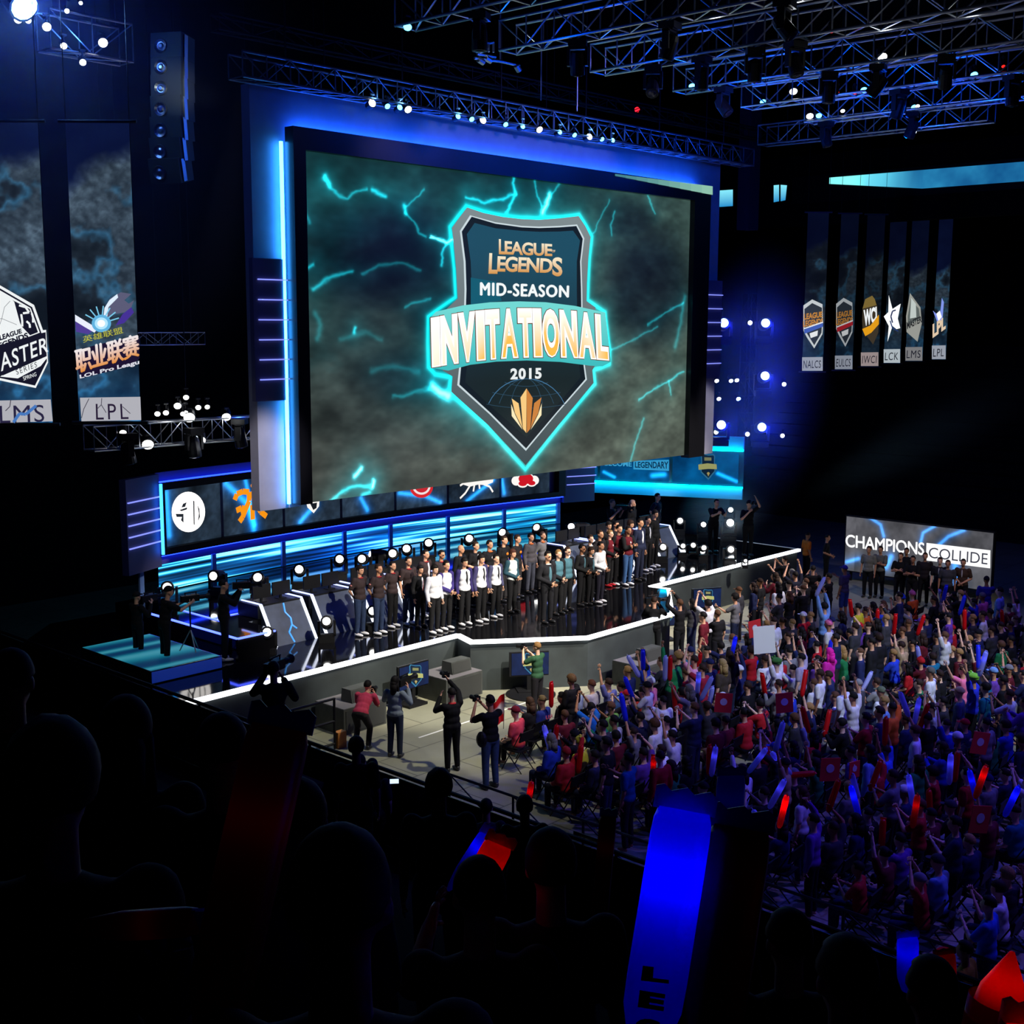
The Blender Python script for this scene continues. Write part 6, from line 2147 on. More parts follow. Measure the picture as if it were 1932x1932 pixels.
person((p.x, p.y, 0), math.radians(120), ('stand', 'down', 'fwd'), C(40, 44, 140), C(160, 165, 190), 'cap', C(16, 16, 20), SKINS[3], 'tall person in blue top and pale trousers right of the low wide screen', voxel=.024)

# the crowd spots and key lights for these people
spot((30, 8, 14.2), (39.0, 17.8, 1.2), 3400, (1, .9, .8), 22, .8)
spot((27, 10, 14.2), (33.6, 19.0, 1.4), 800, (1, .92, .84), 12, .8)

# ================================================================== the audience on the floor
CROWD = []      # (x, y) of everyone already placed
SHIRT_C = [('black', C(20, 20, 24), 26), ('charcoal', C(52, 52, 58), 12), ('navy', C(26, 34, 78), 12), ('white', C(226, 226, 232), 11), ('red', C(176, 26, 34), 11), ('maroon', C(96, 20, 34), 5), ('light blue', C(110, 150, 210), 5),
           ('royal blue', C(34, 62, 190), 7), ('teal', C(20, 110, 140), 4), ('green', C(30, 120, 70), 4), ('purple', C(96, 56, 150), 5), ('pink', C(220, 110, 150), 2), ('grey', C(120, 120, 126), 8), ('tan', C(160, 138, 104), 2), ('orange', C(222, 96, 34), 2)]
HAIR_C = [('black', C(18, 14, 12), 40), ('dark brown', C(44, 28, 20), 30), ('brown', C(86, 56, 36), 16), ('fair', C(160, 122, 72), 7), ('grey', C(110, 108, 104), 3)]


def pick(tab):
    t = rnd.uniform(0, sum(r[2] for r in tab))
    for r in tab:
        t -= r[2]
        if t <= 0:
            return r
    return tab[-1]


_stick = {}


def baton_mesh(L=.56, r=.052):
    if (L, r) not in _stick:
        mb = MB()
        mb.lathe([(.006, 0), (r * .55, .012), (r * .95, .06), (r, .12), (r, L - .10), (r * .93, L - .05), (r * .75, L - .015)], n=12)
        # the flat welded tab at the top end
        mb.box((0, 0, L - .002), (r * 1.9, .006, .035))
        _stick[(L, r)] = mb.mesh('inflatable_baton', smooth=True)
        _stick[(L, r)].materials.append(m_baton)
    return _stick[(L, r)]


def baton_material():
    m = bpy.data.materials.new('inflated translucent foil')
    m.use_nodes = True
    nt = m.node_tree
    b = nt.nodes['Principled BSDF']
    out = nt.nodes['Material Output']
    oi = nt.nodes.new('ShaderNodeObjectInfo')
    nt.links.new(oi.outputs['Color'], b.inputs['Base Color'])
    b.inputs['Roughness'].default_value = .35
    tr = nt.nodes.new('ShaderNodeBsdfTranslucent')
    nt.links.new(oi.outputs['Color'], tr.inputs['Color'])
    mx = nt.nodes.new('ShaderNodeMixShader')
    mx.inputs[0].default_value = .5
    nt.links.new(b.outputs[0], mx.inputs[1])
    nt.links.new(tr.outputs[0], mx.inputs[2])
    nt.links.new(mx.outputs[0], out.inputs['Surface'])
    return m


m_baton = baton_material()
BRED, BBLU, BWHT = C(230, 24, 30), C(40, 60, 255), C(190, 196, 255)


def baton(p, d, col, label, L=.56, r=.052, glow=0, gcol=(0, 0, 1), group='inflatable batons in the audience'):
    d = Vector(d).normalized()
    o = link('inflatable_baton', baton_mesh(L, r), None, None, col)
    o.rotation_mode = 'QUATERNION'
    o.rotation_quaternion = d.to_track_quat('Z', 'Y')
    o.location = Vector(p) - d * .10
    tag(o, label, 'inflatable baton', group)
    if glow:
        q = Vector(p) + d * (L * .70 - .10)
        light('POINT', q, None, glow, gcol, shadow_soft_size=.012)
    return o


_chair = {}


def folding_chair(loc, rz, label):
    if not _chair:
        a = MB()
        a.bx(-.21, .21, -.20, .20, .425, .455)
        _chair['seat'] = a.mesh('folding_chair')
        _chair['seat'].materials.append(m_body)
        b = MB()
        b.add([(-.22, .20, .66), (.22, .20, .66), (.22, .235, .66), (-.22, .235, .66), (-.21, .24, .86), (.21, .24, .86), (.21, .27, .86), (-.21, .27, .86)],
              [(0, 3, 2, 1), (4, 5, 6, 7), (0, 1, 5, 4), (1, 2, 6, 5), (2, 3, 7, 6), (3, 0, 4, 7)])
        _chair['back'] = b.mesh('backrest')
        _chair['back'].materials.append(m_body)
        c = MB()
        for s in (-1, 1):
            c.tube((s * .22, -.24, 0), (s * .22, .26, .88), .012, n=6)
            c.tube((s * .20, .26, 0), (s * .20, -.18, .44), .012, n=6)
        _chair['frame'] = c.mesh('leg_frame')
        _chair['frame'].materials.append(m_body)
    o = link('folding_chair', _chair['seat'], None, None, None, loc, (0, 0, rz))
    tag(o, label, 'chair', 'folding chairs on the floor')
    link('backrest', _chair['back'], None, o)
    link('leg_frame', _chair['frame'], None, o)
    return o


_phone = {}


def phone(p, rz, label, lit=True):
    if not _phone:
        _phone['b'] = MB().bx(-.036, .036, -.004, .004, -.07, .07).mesh('smartphone')
        _phone['b'].materials.append(m_body)
        _phone['s'] = MB().bx(-.033, .033, .004, .0055, -.062, .062).mesh('screen')
        _phone['s'].materials.append(m_phone)
    o = link('smartphone', _phone['b'], None, None, None, p, (0, PI / 2, rz))
    tag(o, label, 'phone', 'phones held up in the audience')
    if lit:
        link('screen', _phone['s'], None, o)
    return o


def sign_board(c, rz, w, h, col, label, mark=True, tilt=0):
    s = empty('hand_sign', c, rz, label, 'sign', None)
    s.rotation_euler = (0, math.radians(tilt), rz)
    MB().bx(-w / 2, w / 2, -.006, .006, -h / 2, h / 2).build('card', mat('card ' + label[:24], col, .7), s)
    if mark:
        for sg in (-1, 1):
            mb = MB()
            mb.lathe([(w * .16, 0), (w * .21, 0), (w * .21, .003), (w * .16, .003)], (0, sg * .0065 - (.003 if sg < 0 else 0), .02), Matrix.Rotation(-PI / 2, 3, 'X'), 20)
            mb.bx(-.02, .0, min(sg * .0062, sg * .0085), max(sg * .0062, sg * .0085), -.03, .09)
            mb.bx(-.02, .035, min(sg * .0062, sg * .0085), max(sg * .0062, sg * .0085), -.03, -.01)
            mb.build('round_emblem', mat('white print', (.8, .78, .78), .7), s)
    return s


# people one can single out, in the order of the picture; y is the top of the head
SEAT_H, STAND_H = 1.31, 1.77
TS = 184    # faces the stage
SP = [  # x, y(head top), sit/stand, left arm, right arm, shirt, hair, hair colour, sleeves, label, extra
    (977, 1335, 'sit', 'lap', 'lap', C(212, 66, 84), 'cap', C(110, 20, 40), 'short', 'seated person in coral red tee and maroon cap, nearest the floor tape', 'chair'),
    (1003, 1318, 'sit', 'lap', 'clap', C(24, 22, 24), 'long', C(80, 56, 40), 'short', 'seated person with long brown hair left of the blue USA shirt', 'chair'),
    (1027, 1314, 'sit', 'lap', 'lap', C(34, 48, 128), 'buzz', C(120, 100, 70), 'short', 'seated person in blue shirt lettered USA on the back', 'usa chair'),
    (1064, 1308, 'sit', 'lap', 'lap', C(24, 24, 28), 'short', HB, 'long', 'seated person in black right of the blue USA shirt', 'chair'),
    (1090, 1293, 'sit', 'lap', 'lap', C(140, 150, 176), 'short', HB, 'long', 'seated person in pale checked shirt in the first row', 'chair'),
    (1120, 1285, 'sit', 'lap', 'lap', C(190, 180, 196), 'short', C(90, 50, 36), 'short', 'seated person in plain off-white tee in the first row', 'chair'),
    (1152, 1282, 'sit', 'up', 'lap', C(110, 112, 180), 'short', HD, 'short', 'person in lavender blue shirt punching a fist into the air', 'chair'),
    (1176, 1288, 'sit', 'lap', 'lap', C(90, 130, 200), 'short', HB, 'long', 'seated person in blue plaid shirt right of the raised fist', 'chair'),
    (1188, 1304, 'sit', 'phone', 'phone', C(48, 44, 52), 'cap', C(200, 30, 50), 'short', 'seated person in dark grey tee and bright red cap', 'chair'),
    (1216, 1298, 'sit', 'phone', 'phone', C(220, 66, 50), 'short', HB, 'short', 'seated person in orange red tee right of the bright red cap', 'chair'),
    (1079, 1272, 'stand', 'lap', 'lap', C(28, 26, 28), 'curly', C(110, 80, 50), 'long', 'low person with curly light brown hair at the thrust front', ''),
    (1119, 1328, 'sit', 'phoneup', 'phoneup', C(24, 100, 190), 'short', HB, 'short', 'person in azure tee holding a phone up with both hands', 'chair phone'),
    (1157, 1326, 'sit', 'lap', 'phone', C(130, 190, 90), 'short', C(120, 80, 56), 'short', 'seated person in lime green tee behind the plain off-white tee', 'chair'),
    (1137, 1364, 'sit', 'upin', 'phoneup', C(24, 140, 90), 'short', HD, 'short', 'person in bright green tee with both arms up taking a picture', 'chair phone'),
    (1212, 1346, 'sit', 'phoneup', 'phoneup', C(28, 34, 66), 'short', HB, 'long', 'person in navy jacket with a green panel lifting a camera', 'chair phone'),
    (1163, 1352, 'sit', 'lap', 'lap', C(190, 190, 220), 'short', HB, 'short', 'seated person in white tee lit violet, behind the bright green tee', 'chair'),  # violet light is put into the white tee's colour
    (1099, 1392, 'sit', 'lap', 'lap', C(210, 200, 60), 'beanie', C(200, 190, 60), 'short', 'seated person in yellow and black striped knit hat', 'chair'),
    (1072, 1412, 'sit', 'lap', 'wide', C(170, 26, 36), 'short', C(150, 26, 34), 'long', 'hooded person in red sweater at the near left corner of the audience', 'chair'),
    (1127, 1418, 'sit', 'lap', 'lap', C(30, 32, 70), 'short', HB, 'long', 'seated person in navy top behind the yellow striped hat', 'chair'),
    (1186, 1420, 'stand', 'down', 'fwd', C(16, 90, 140), 'short', HB, 'short', 'standing person in teal tee at the near edge of the audience', ''),
    (1364, 1243, 'stand', 'down', 'down', C(70, 60, 50), 'long', C(168, 140, 88), 'short', 'standing person with very long blond hair', ''),
    (1326, 1252, 'stand', 'phoneup', 'down', C(150, 30, 50), 'short', HD, 'short', 'person in crimson tee holding up a phone beside the long blond hair', 'phone'),
    (1311, 1236, 'stand', 'upin', 'down', C(226, 150, 180), 'short', HD, 'short', 'person in light pink top with one arm up', ''),
    (1466, 1243, 'stand', 'up', 'up', C(226, 220, 230), 'bighat', C(60, 110, 50), 'short', 'person in white tee and green novelty hat holding the blank white poster', ''),
    (1548, 1262, 'stand', 'down', 'down', C(232, 232, 236), 'short', HD, 'short', 'standing person in white with a dark strap across the back', 'strap'),
    (1592, 1283, 'stand', 'down', 'lap', C(220, 222, 240), 'short', HB, 'short', 'standing person in white tee right of the dark back strap', ''),
    (1667, 1298, 'sit', 'lap', 'lap', C(240, 240, 244), 'cap', C(90, 100, 80), 'short', 'seated person in brilliant white tee and olive cap', 'chair'),
    (1757, 1258, 'stand', 'down', 'lap', C(224, 228, 240), 'short', HG, 'short', 'standing person in bright white tee left of the green frog-like hat', ''),
    (1838, 1272, 'stand', 'up', 'phoneup', C(30, 44, 190), 'bighat', C(120, 190, 60), 'short', 'person in blue top and bright green novelty hat with both arms up', ''),
    (1812, 1296, 'stand', 'down', 'down', C(70, 84, 110), 'cap', C(190, 160, 120), 'short', 'person in slate blue top with backpack and tan cap', ''),
    (1566, 1222, 'stand', 'down', 'clap', C(190, 30, 150), 'long', C(210, 20, 150), 'short', 'person with magenta wig and top', ''),
    (1513, 1232, 'stand', 'down', 'up', C(170, 160, 190), 'short', HB, 'short', 'person in striped pale tee with one arm stretched up', ''),
    (1906, 1300, 'stand', 'phone', 'phone', C(200, 205, 210), 'short', HD, 'short', 'person in sleeveless pale top lifting hands at the right edge of the picture', ''),
    (1620, 1138, 'stand', 'down', 'down', C(190, 180, 40), 'short', HB, 'short', 'person in yellow top in the back of the audience near the low screen', ''),
    (1530, 1362, 'sit', 'up', 'down', C(120, 126, 190), 'short', HB, 'short', 'person in periwinkle tee with an arm bent high, left of the olive cap', 'chair'),
    (1676, 1408, 'sit', 'up', 'up', C(60, 100, 230), 'short', HD, 'short', 'person in vivid blue tee with both arms straight up', 'chair'),
    (1448, 1380, 'sit', 'down', 'up', C(170, 26, 40), 'short', HB, 'short', 'person in red tee waving two batons below the white poster', 'chair'),
    (1545, 1418, 'sit', 'lap', 'clap', C(190, 186, 226), 'short', HB, 'short', 'seated person in white tee lit lilac with a red baton', 'chair'),  # lilac light is tinted straight into the tee colour
    (1823, 1775, 'stand', 'down', 'down', C(150, 120, 30), 'short', HB, 'short', 'person in mustard yellow shirt bending at the near lower right edge', ''),
    (1868, 1690, 'stand', 'clap', 'down', C(30, 90, 220), 'short', HB, 'short', 'person in bright blue shirt near the lower right corner', ''),
]


def add_spectator(x, y, kind, la, ra, shirt, hair, hcol, sleeves, label, sc=None, rz=None, group='audience on the floor', trousers=None, z=0):
    CROWD.append((x, y))
    sc = sc or rnd.uniform(.93, 1.04)
    lean = 6 if kind == 'sit' else 0
    return person((x, y, z), rz if rz is not None else math.radians(TS + rnd.uniform(-16, 16)), (kind, la, ra), shirt, trousers or rnd.choice([C(22, 22, 30), C(34, 42, 70), C(40, 38, 40)]), hair, hcol, SKINS[rnd.choice([0, 1, 1, 2, 3, 5])],
                  label, group, sc=sc, sleeves=sleeves, shoes=None, lean=lean, voxel=.03)


for r in SP:
    x, y, kind, la, ra, sh_, ha, hc, sl_, lab, ex = r
    low = 'low person' in lab
    h = SEAT_H if kind == 'sit' else STAND_H
    p = at(x, y, 'Z', h)
    o, P, H, Mx = add_spectator(p.x, p.y, kind, la, ra, sh_, ha, hc, sl_, lab, sc=1.0, rz=math.radians(TS + rnd.uniform(-10, 10)), group=None)
    if 'chair' in ex:
        folding_chair((p.x, p.y, 0), math.radians(TS), 'folding chair under the ' + ' '.join(lab.replace('seated ', '').split()[:11]))
    if 'phone' in ex:
        phone((H[0] + H[1]) / 2 + Vector((0, .04, .06)), math.radians(TS - 180), 'phone held by the ' + ' '.join(lab.split()[:12]))
    if 'usa' in ex:
        P2 = Plane((p.x - .12, p.y - .155, 0), (1, 0, 0))
        mb = MB()
        vs, fs = text2d('USA', .03)
        mb.add([(p.x - .11 + .22 * a, p.y - .142 - .02 * (1 - (2 * a - 1) ** 2), .86 + .09 * b) for a, b in vs], fs, (1, 1, 1))
        t = mb.build('lettering', mat('pink print', (.7, .10, .16), .8), None, recalc=False)
        t.parent = o
        t.matrix_parent_inverse = Mx.inverted()
    if 'strap' in ex:
        q = MB()
        J = P['J']
        q.tube(J['chest'] + Vector((-.14, .125, .14)), J['waist'] + Vector((.12, .13, -.08)), .022, n=6)
        q.build('shoulder_strap', m_body, o)

# the rest, row by row
NTH = [''] + ORD + ['seventeenth', 'eighteenth', 'nineteenth'] + ['twentieth', 'twenty-first', 'twenty-second', 'twenty-third', 'twenty-fourth', 'twenty-fifth', 'twenty-sixth', 'twenty-seventh', 'twenty-eighth', 'twenty-ninth', 'thirtieth'] + ['thirty-%s' % w for w in ('first', 'second', 'third', 'fourth', 'fifth', 'sixth', 'seventh', 'eighth', 'ninth')] + ['fortieth'] * 9
HAIRS = [('short', 'short', 38), ('fringe', 'full', 10), ('long', 'long', 14), ('curly', 'curly', 7), ('buzz', 'cropped', 10), ('cap', 'a cap', 9), ('quiff', 'swept-up', 6), ('bun', 'tied-up', 5), ('beanie', 'a knit hat', 3)]
POSES = [(('lap', 'lap'), 'hands in lap', 46), (('phoneup', 'phoneup'), 'lifting a phone', 8), (('up', 'lap'), 'one arm straight up', 6), (('up', 'up'), 'both arms up', 3), (('clap', 'clap'), 'clapping', 16),
         (('lap', 'upin'), 'one arm bent up', 6), (('phone', 'phone'), 'hands before face', 8), (('upin', 'upin'), 'arms bent overhead', 3), (('wide', 'lap'), 'one arm out wide', 3)]
n_crowd = 0
MAXC = 300 - len(SP)
used_labels = set()
for k in range(16):
    Y = 16.9 - .88 * k
    x = 16.5 + (k % 2) * .25
    col_i = 0
    aisle = 0
    while x < 36.2:
        xx, yy = x + rnd.uniform(-.06, .06), Y + rnd.uniform(-.09, .09)
        x += rnd.uniform(.53, .66)
        col_i += 1
        if Y > 15.2 and xx < 19.0 and k < 2 and xx > 16.8:
            pass
        if xx > 31 and Y > 16.2:
            continue
        if xx > 34 and Y > 13.5 and rnd.random() < .35:
            continue
        if xx < 16.6 and Y > 15.5:
            continue
        if xx < 17.6 and Y > 16.4:
            continue
        px_, py_, z_ = proj((xx, yy, 1.25))
        if px_ > 1950 or py_ > 1790 or px_ < 900 or (py_ > 1335 and px_ < 1040 + 2.3 * max(0, py_ - 1405)):
            continue
        if any((a - xx) ** 2 + (b - yy) ** 2 < .42 ** 2 for a, b in CROWD):
            continue
        if rnd.random() < .04 or n_crowd >= MAXC:
            continue
        n_crowd += 1
        kind = 'stand' if rnd.random() < (.22 if k > 1 else .05) else 'sit'
        hn, hw, _ = pick(HAIRS)
        (la, ra), pw, _ = pick(POSES)
        sn, sc_, _ = pick(SHIRT_C)
        cn, cc, _ = pick(HAIR_C)
        if hn in ('cap', 'beanie'):
            cn, cc, _ = pick(SHIRT_C)
            hair_words = '%s %s' % (cn, hw.replace('a ', ''))
        else:
            hair_words = '%s %s hair' % (hw, cn.replace('dark brown', 'dark'))
        lg = 'long' if rnd.random() < .25 else 'short'
        if kind == 'stand' and la == 'lap':
            la = 'down'
        if kind == 'stand' and ra == 'lap':
            ra = 'down'
        base = '%s person, %s top, %s, %s' % ('seated' if kind == 'sit' else 'standing', sn, hair_words, pw)
        lab = base
        if lab in used_labels or True:
            lab = '%s, %s top, %s, %s, %s row, %s from left' % ('seated' if kind == 'sit' else 'standing', sn, hair_words, pw, ORD[k % 16], NTH[col_i])
        used_labels.add(lab)
        v = rnd.uniform(.75, 1.2)
        o, P, H, Mx = add_spectator(xx, yy, kind, la, ra, tuple(min(1, c * v) for c in sc_), hn, cc, lg, lab)
        short_l = '%s top with %s, %s row, %s from left' % (sn, hair_words, ORD[k % 16], NTH[col_i])
        if kind == 'sit' and (col_i <= 5 or k <= 2 or k >= 6 or rnd.random() < .4):
            folding_chair((xx, yy, 0), math.radians(TS), 'chair under the ' + short_l.replace(' with', ',').replace(' hair,', ' hair,'))
        if 'phone' in pw:
            phone((H[0] + H[1]) / 2 + Vector((0, .04, .06)), math.radians(TS - 180 + rnd.uniform(-20, 20)), 'phone of the ' + short_l, lit=rnd.random() < .7)
        elif rnd.random() < .34:
            hd = H[0] if la in ('up', 'upin', 'wide', 'clap') else H[1] if ra in ('upin', 'up', 'clap') else None
            if hd is not None:
                cw, c_ = (('red', BRED), ('blue', BBLU), ('pale', BWHT))[rnd.choice((0, 0, 1, 2, 2))]
                gl = rnd.random()
                baton(hd, (rnd.uniform(-.5, .5), rnd.uniform(-.3, .3), 1), c_, '%s baton of the %s' % (cw, short_l), glow=(.16 if gl < .16 else 0), gcol=(.08, .08, 1) if cw != 'red' else (1, .02, .02))

# people standing in the corner between the thrust and the far stage edge
GAPC = [('black', C(20, 20, 24)), ('charcoal', C(52, 52, 58)), ('grey', C(110, 110, 116)), ('navy', C(26, 34, 70)), ('maroon', C(96, 20, 34)), ('white', C(215, 215, 222))]
gi = 0
for k in range(3):
    for i in range(9):
        xx, yy = 26.6 + i * .72 + k * .5 + rnd.uniform(-.12, .12), 17.75 + k * .72 + rnd.uniform(-.12, .12)
        if rnd.random() < .22 or any((a - xx) ** 2 + (b - yy) ** 2 < .45 ** 2 for a, b in CROWD):
            continue
        sn, sc_ = GAPC[rnd.choice((0, 0, 0, 1, 1, 2, 3, 4, 5))]
        cn, cc, _ = pick(HAIR_C)
        la, ra = rnd.choice((('down', 'down'), ('clap', 'clap'), ('phoneup', 'phoneup'), ('down', 'down'), ('fwd', 'down')))
        hn = rnd.choice(('short', 'long', 'cap', 'curly', 'short'))
        add_spectator(xx, yy, 'stand', la, ra, sc_, hn, cc, rnd.choice(('short', 'long')), 'standing, %s top, %s %s, corner by the thrust, %s line, %s from left' % (sn, cn, 'cap' if hn == 'cap' else hn + ' hair', ORD[k], ORD[i]), group='people in the corner by the stage thrust')
        gi += 1
print('CROWD', n_crowd, gi)

# things held over the audience
def held(px, py, z):
    return at(px, py, 'Z', z)


sign_board(held(1442, 1207, 2.25), math.radians(-42), .48, .62, (.92, .92, .92), 'blank white poster held high over the audience by the green hat', mark=False, tilt=-4)
for i, (x, y, w, lb, tl) in enumerate(((1365, 1326, .33, 'red card with white round emblem, nearest the long blond hair', 4), (1480, 1326, .34, 'red card with white round emblem, below the white poster', -4),
                                   (1566, 1452, .34, 'red card with white round emblem, middle of the near audience', 3), (1849, 1402, .34, 'red card with white round emblem, at the right near the picture edge', 12),
                                   (1849, 1546, .36, 'red card with white round emblem, lowest of the red cards', 10), (1424, 1186, .36, 'red card with white round emblem, partly behind the white poster', -6),
                                   (1612, 1452, .24, 'small red card with pale patch beside a larger red card', 0))):
    sign_board(held(x, y, 1.95), math.radians(-45 + 5 * i), w, w * 1.15, (.85, .03, .03), lb, tilt=tl)
BT = [(1040, 1318, 1.3, (0, 0, 1), BRED, 'red baton held upright behind the USA shirt', 0), (1034, 1400, 1.0, (-.25, 0, 1), BWHT, 'pale violet baton at the near left corner of the audience', .8), (1047, 1400, 1.0, (.1, 0, 1), BRED, 'red baton beside the pale violet one at the near left corner', 0),
      (1093, 1440, 1.0, (.1, 0, 1), BRED, 'red baton behind the hooded red sweater', 0), (1198, 1262, 1.7, (-.55, 0, 1), BWHT, 'white baton tilted left beside the stage thrust', 0), (1255, 1268, 1.6, (0, 0, 1), BWHT, 'white baton upright before the thrust corner', 0),
      (1264, 1268, 1.6, (0, 0, 1), BRED, 'red baton upright right of the white one before the thrust corner', 0), (1273, 1325, 1.5, (-.1, 0, 1), BRED, 'red baton upright in the middle of the front audience', 0), (1330, 1305, 1.6, (.45, 0, 1), BWHT, 'pale baton tilted right by the crimson tee', 0),
      (1345, 1445, 1.5, (.12, 0, 1), BWHT, 'long pale violet baton above the giant blue one', .8), (1338, 1443, 1.5, (0, 0, 1), BRED, 'red baton directly left of the long pale violet one', 0), (1425, 1440, 1.5, (.7, 0, 1), BWHT, 'violet baton leaning far right in the hand of the red tee', .5),
      (1478, 1445, 1.5, (-.8, 0, .9), BWHT, 'violet baton leaning far left in the hand of the red tee', .5), (1500, 1462, 1.3, (1, 0, .1), BRED, 'red baton held level by the white lilac tee', 0), (1522, 1365, 1.5, (-.3, 0, 1), BRED, 'red baton leaning left below the dark back strap', 0),
      (1670, 1388, 1.6, (0, 0, 1), BRED, 'red baton between the two raised arms of the vivid blue tee', 0), (1740, 1360, 1.6, (.3, 0, 1), BRED, 'broad red baton right of the olive cap', 0), (1728, 1350, 1.6, (.15, 0, 1), BWHT, 'blue-white baton left of the broad red one', .5),
      (1792, 1460, 1.5, (0, 0, 1), BWHT, 'violet baton upright in the right part of the audience', .6), (1803, 1455, 1.5, (.05, 0, 1), BRED, 'red baton upright beside the violet one at the right', 0), (1655, 1175, 1.6, (0, 0, 1), BRED, 'short red baton far back near the low screen', 0),
      (1735, 1185, 1.6, (.3, 0, 1), BRED, 'red baton leaning in the far right of the audience', 0), (1838, 1490, 1.5, (-.3, 0, 1), BBLU, 'blue baton leaning left near the right picture edge', .8), (1462, 1505, 1.5, (.5, 0, 1), BWHT, 'violet baton over the blurred red glow', .6),
      (1475, 1540, 1.5, (.2, 0, 1), BRED, 'glowing red baton right of the giant dark red one', 5.), (1615, 1520, 1.4, (-.3, 0, 1), BBLU, 'glowing blue baton low in the middle of the audience', 2.), (1905, 1520, 1.5, (.4, 0, 1), BBLU, 'glowing blue baton at the lower right edge of the audience', 2.),
      (997, 1512, 1.2, (.15, 0, 1), BRED, 'short red baton standing up by the guard rail', .7), (1720, 1500, 1.5, (-.2, 0, 1), BWHT, 'pale violet baton in the right middle of the audience', .6), (1725, 1540, 1.5, (.1, 0, 1), BRED, 'red baton under the pale violet one, right middle', .4)]
for x, y, z, d, c_, lb, gl in BT:
    d = RGT * d[0] + Vector((0, 0, 1)) * d[2]
    baton(held(x, y, z) - d * .1, d, c_, lb, glow=gl * .2, gcol=(.1, .08, 1) if c_ is not BRED else (1, .02, .02))
# red and white flag carried by the seated maroon cap
fl = empty('flag', held(950, 1345, .95), math.radians(-30), 'red and white flag on a short stick before the maroon cap', 'flag')
MB().tube((0, 0, -.35), (.02, 0, .42), .008, n=6).build('stick', m_steel, fl)
mb = MB()
NX, NZ = 12, 8
for i in range(NX + 1):
    for j in range(NZ + 1):
        a, b = i / NX, j / NZ
        mb.v.append((.02 - .32 * a, .06 * math.sin(a * 7 + b), .42 - .62 * b * (1 - .25 * a) - .22 * a))
        mb.c.append(rgb(200, 24, 30) if (b < .3 or b > .72) else rgb(225, 215, 215))
        if i and j:
            q = (i - 1) * (NZ + 1) + j - 1
            mb.f.append((q, q + 1, q + NZ + 2, q + NZ + 1))
mb.build('cloth', m_print, fl, smooth=True, colors=True, recalc=False)

# ================================================================== people in the dark near tier
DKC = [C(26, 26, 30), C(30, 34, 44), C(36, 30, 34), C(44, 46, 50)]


def tier_z(x):
    return 1.25 + .44 * max(0, math.floor((11.75 - x) / .86))


def tier_person(px, py, label, hair='short', hcol=HB, shirt=None, arms=('down', 'down'), turn=138, sc=1.0, dmin=1.5, sleeves='short', kind='stand', head_h=1.64, group=None, dlock=None):
    d0 = ray(px, py).normalized()
    d = dmin
    while d < 22:
        p = CAM + d0 * d
        if p.x > 11.7 or p.z <= tier_z(p.x) + head_h * sc:
            break
        d += .02
    if dlock:
        p = CAM + d0 * dlock
    z = tier_z(p.x) if p.x < 11.7 else 1.25
    x_ = min(p.x, 11.25)
    if not dlock:
        z = tier_z(x_)
    else:
        z = p.z - head_h * sc
    # feet on the step, head where the sight line is
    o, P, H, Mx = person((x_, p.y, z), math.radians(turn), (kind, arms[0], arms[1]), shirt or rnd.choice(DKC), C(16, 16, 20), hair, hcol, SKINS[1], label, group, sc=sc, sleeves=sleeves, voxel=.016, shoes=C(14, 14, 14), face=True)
    return o, P, H, Mx, d


FG = [(95, 1490, 'large dark silhouette of a person with glasses at the lower left, nearest head', dict(hair='curly', dmin=1.6)),
      (418, 1425, 'dark silhouette behind the tall dim red baton, head against the rail', dict(hair='short', dmin=2.4)),
      (828, 1490, 'dark silhouette of a round-haired person at the bottom centre, head before the photographers', dict(hair='curly', dmin=2.2)),
      (640, 1720, 'very near dark silhouette low at the bottom centre left', dict(hair='short', dmin=1.0)),
      (1040, 1640, 'dark silhouette right of the small blue and red batons', dict(hair='fringe', dmin=2.5)),
      (1600, 1860, 'dark silhouette at the bottom right, left of the small glowing blue baton', dict(hair='short', dmin=2.5)),
      (1490, 1790, 'small dark silhouette at the bottom right beyond a bigger one', dict(hair='short', dmin=5)),
      (20, 1290, 'dim face at the left picture edge above the nearest head', dict(hair='short', dmin=3.5, shirt=C(70, 66, 72))),
      (236, 1390, 'dark silhouette between the two nearest heads at the left', dict(hair='long', dmin=3.5)),
      (560, 1560, 'dim person in grey-blue top behind the tall red baton', dict(hair='short', dmin=3.0, shirt=C(70, 80, 96))),
      (1760, 1880, 'dim person holding the small glowing blue baton', dict(hair='short', dmin=4, arms=('fwd', 'down'))),
      (672, 1412, 'dark head in the front row by the rail under the crouching photographer', dict(hair='curly', dmin=9)),
      (724, 1392, 'dark upright head in the front row by the rail, beside the grey top photographer', dict(hair='short', dmin=9)),
      (748, 1432, 'dark low head at the rail holding a lit phone', dict(hair='short', dmin=9)),
      (962, 1497, 'dark head in the front row at the rail under the tall photographer', dict(hair='short', dmin=9)),
      (990, 1525, 'lower dark head at the rail right of another dark head', dict(hair='fringe', dmin=9)),
      (1330, 1700, 'dark head low beside the giant blue baton', dict(hair='short', dmin=6)),
      (905, 1700, 'dim person holding the small blue and red batons', dict(hair='short', dmin=4.2, arms=('fwd', 'down')))]
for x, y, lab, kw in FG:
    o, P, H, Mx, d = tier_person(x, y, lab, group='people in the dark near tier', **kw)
    if 'glasses' in lab:
        g_ = MB()
        hh = P['J']['head']
        for s in (-1, 1):
            g_.box(hh + Vector((s * .032, -.096, .012)), (.046, .006, .03))
            g_.tube(hh + Vector((s * .06, -.095, .015)), hh + Vector((s * .082, .0, .015)), .003)
        g_.build('glasses', m_body, o)
    if 'lit phone' in lab:
        phone(Vector(o.location) + Vector((.1, -.35, 1.5)), math.radians(140), 'lit phone at the rail in the dark front row')


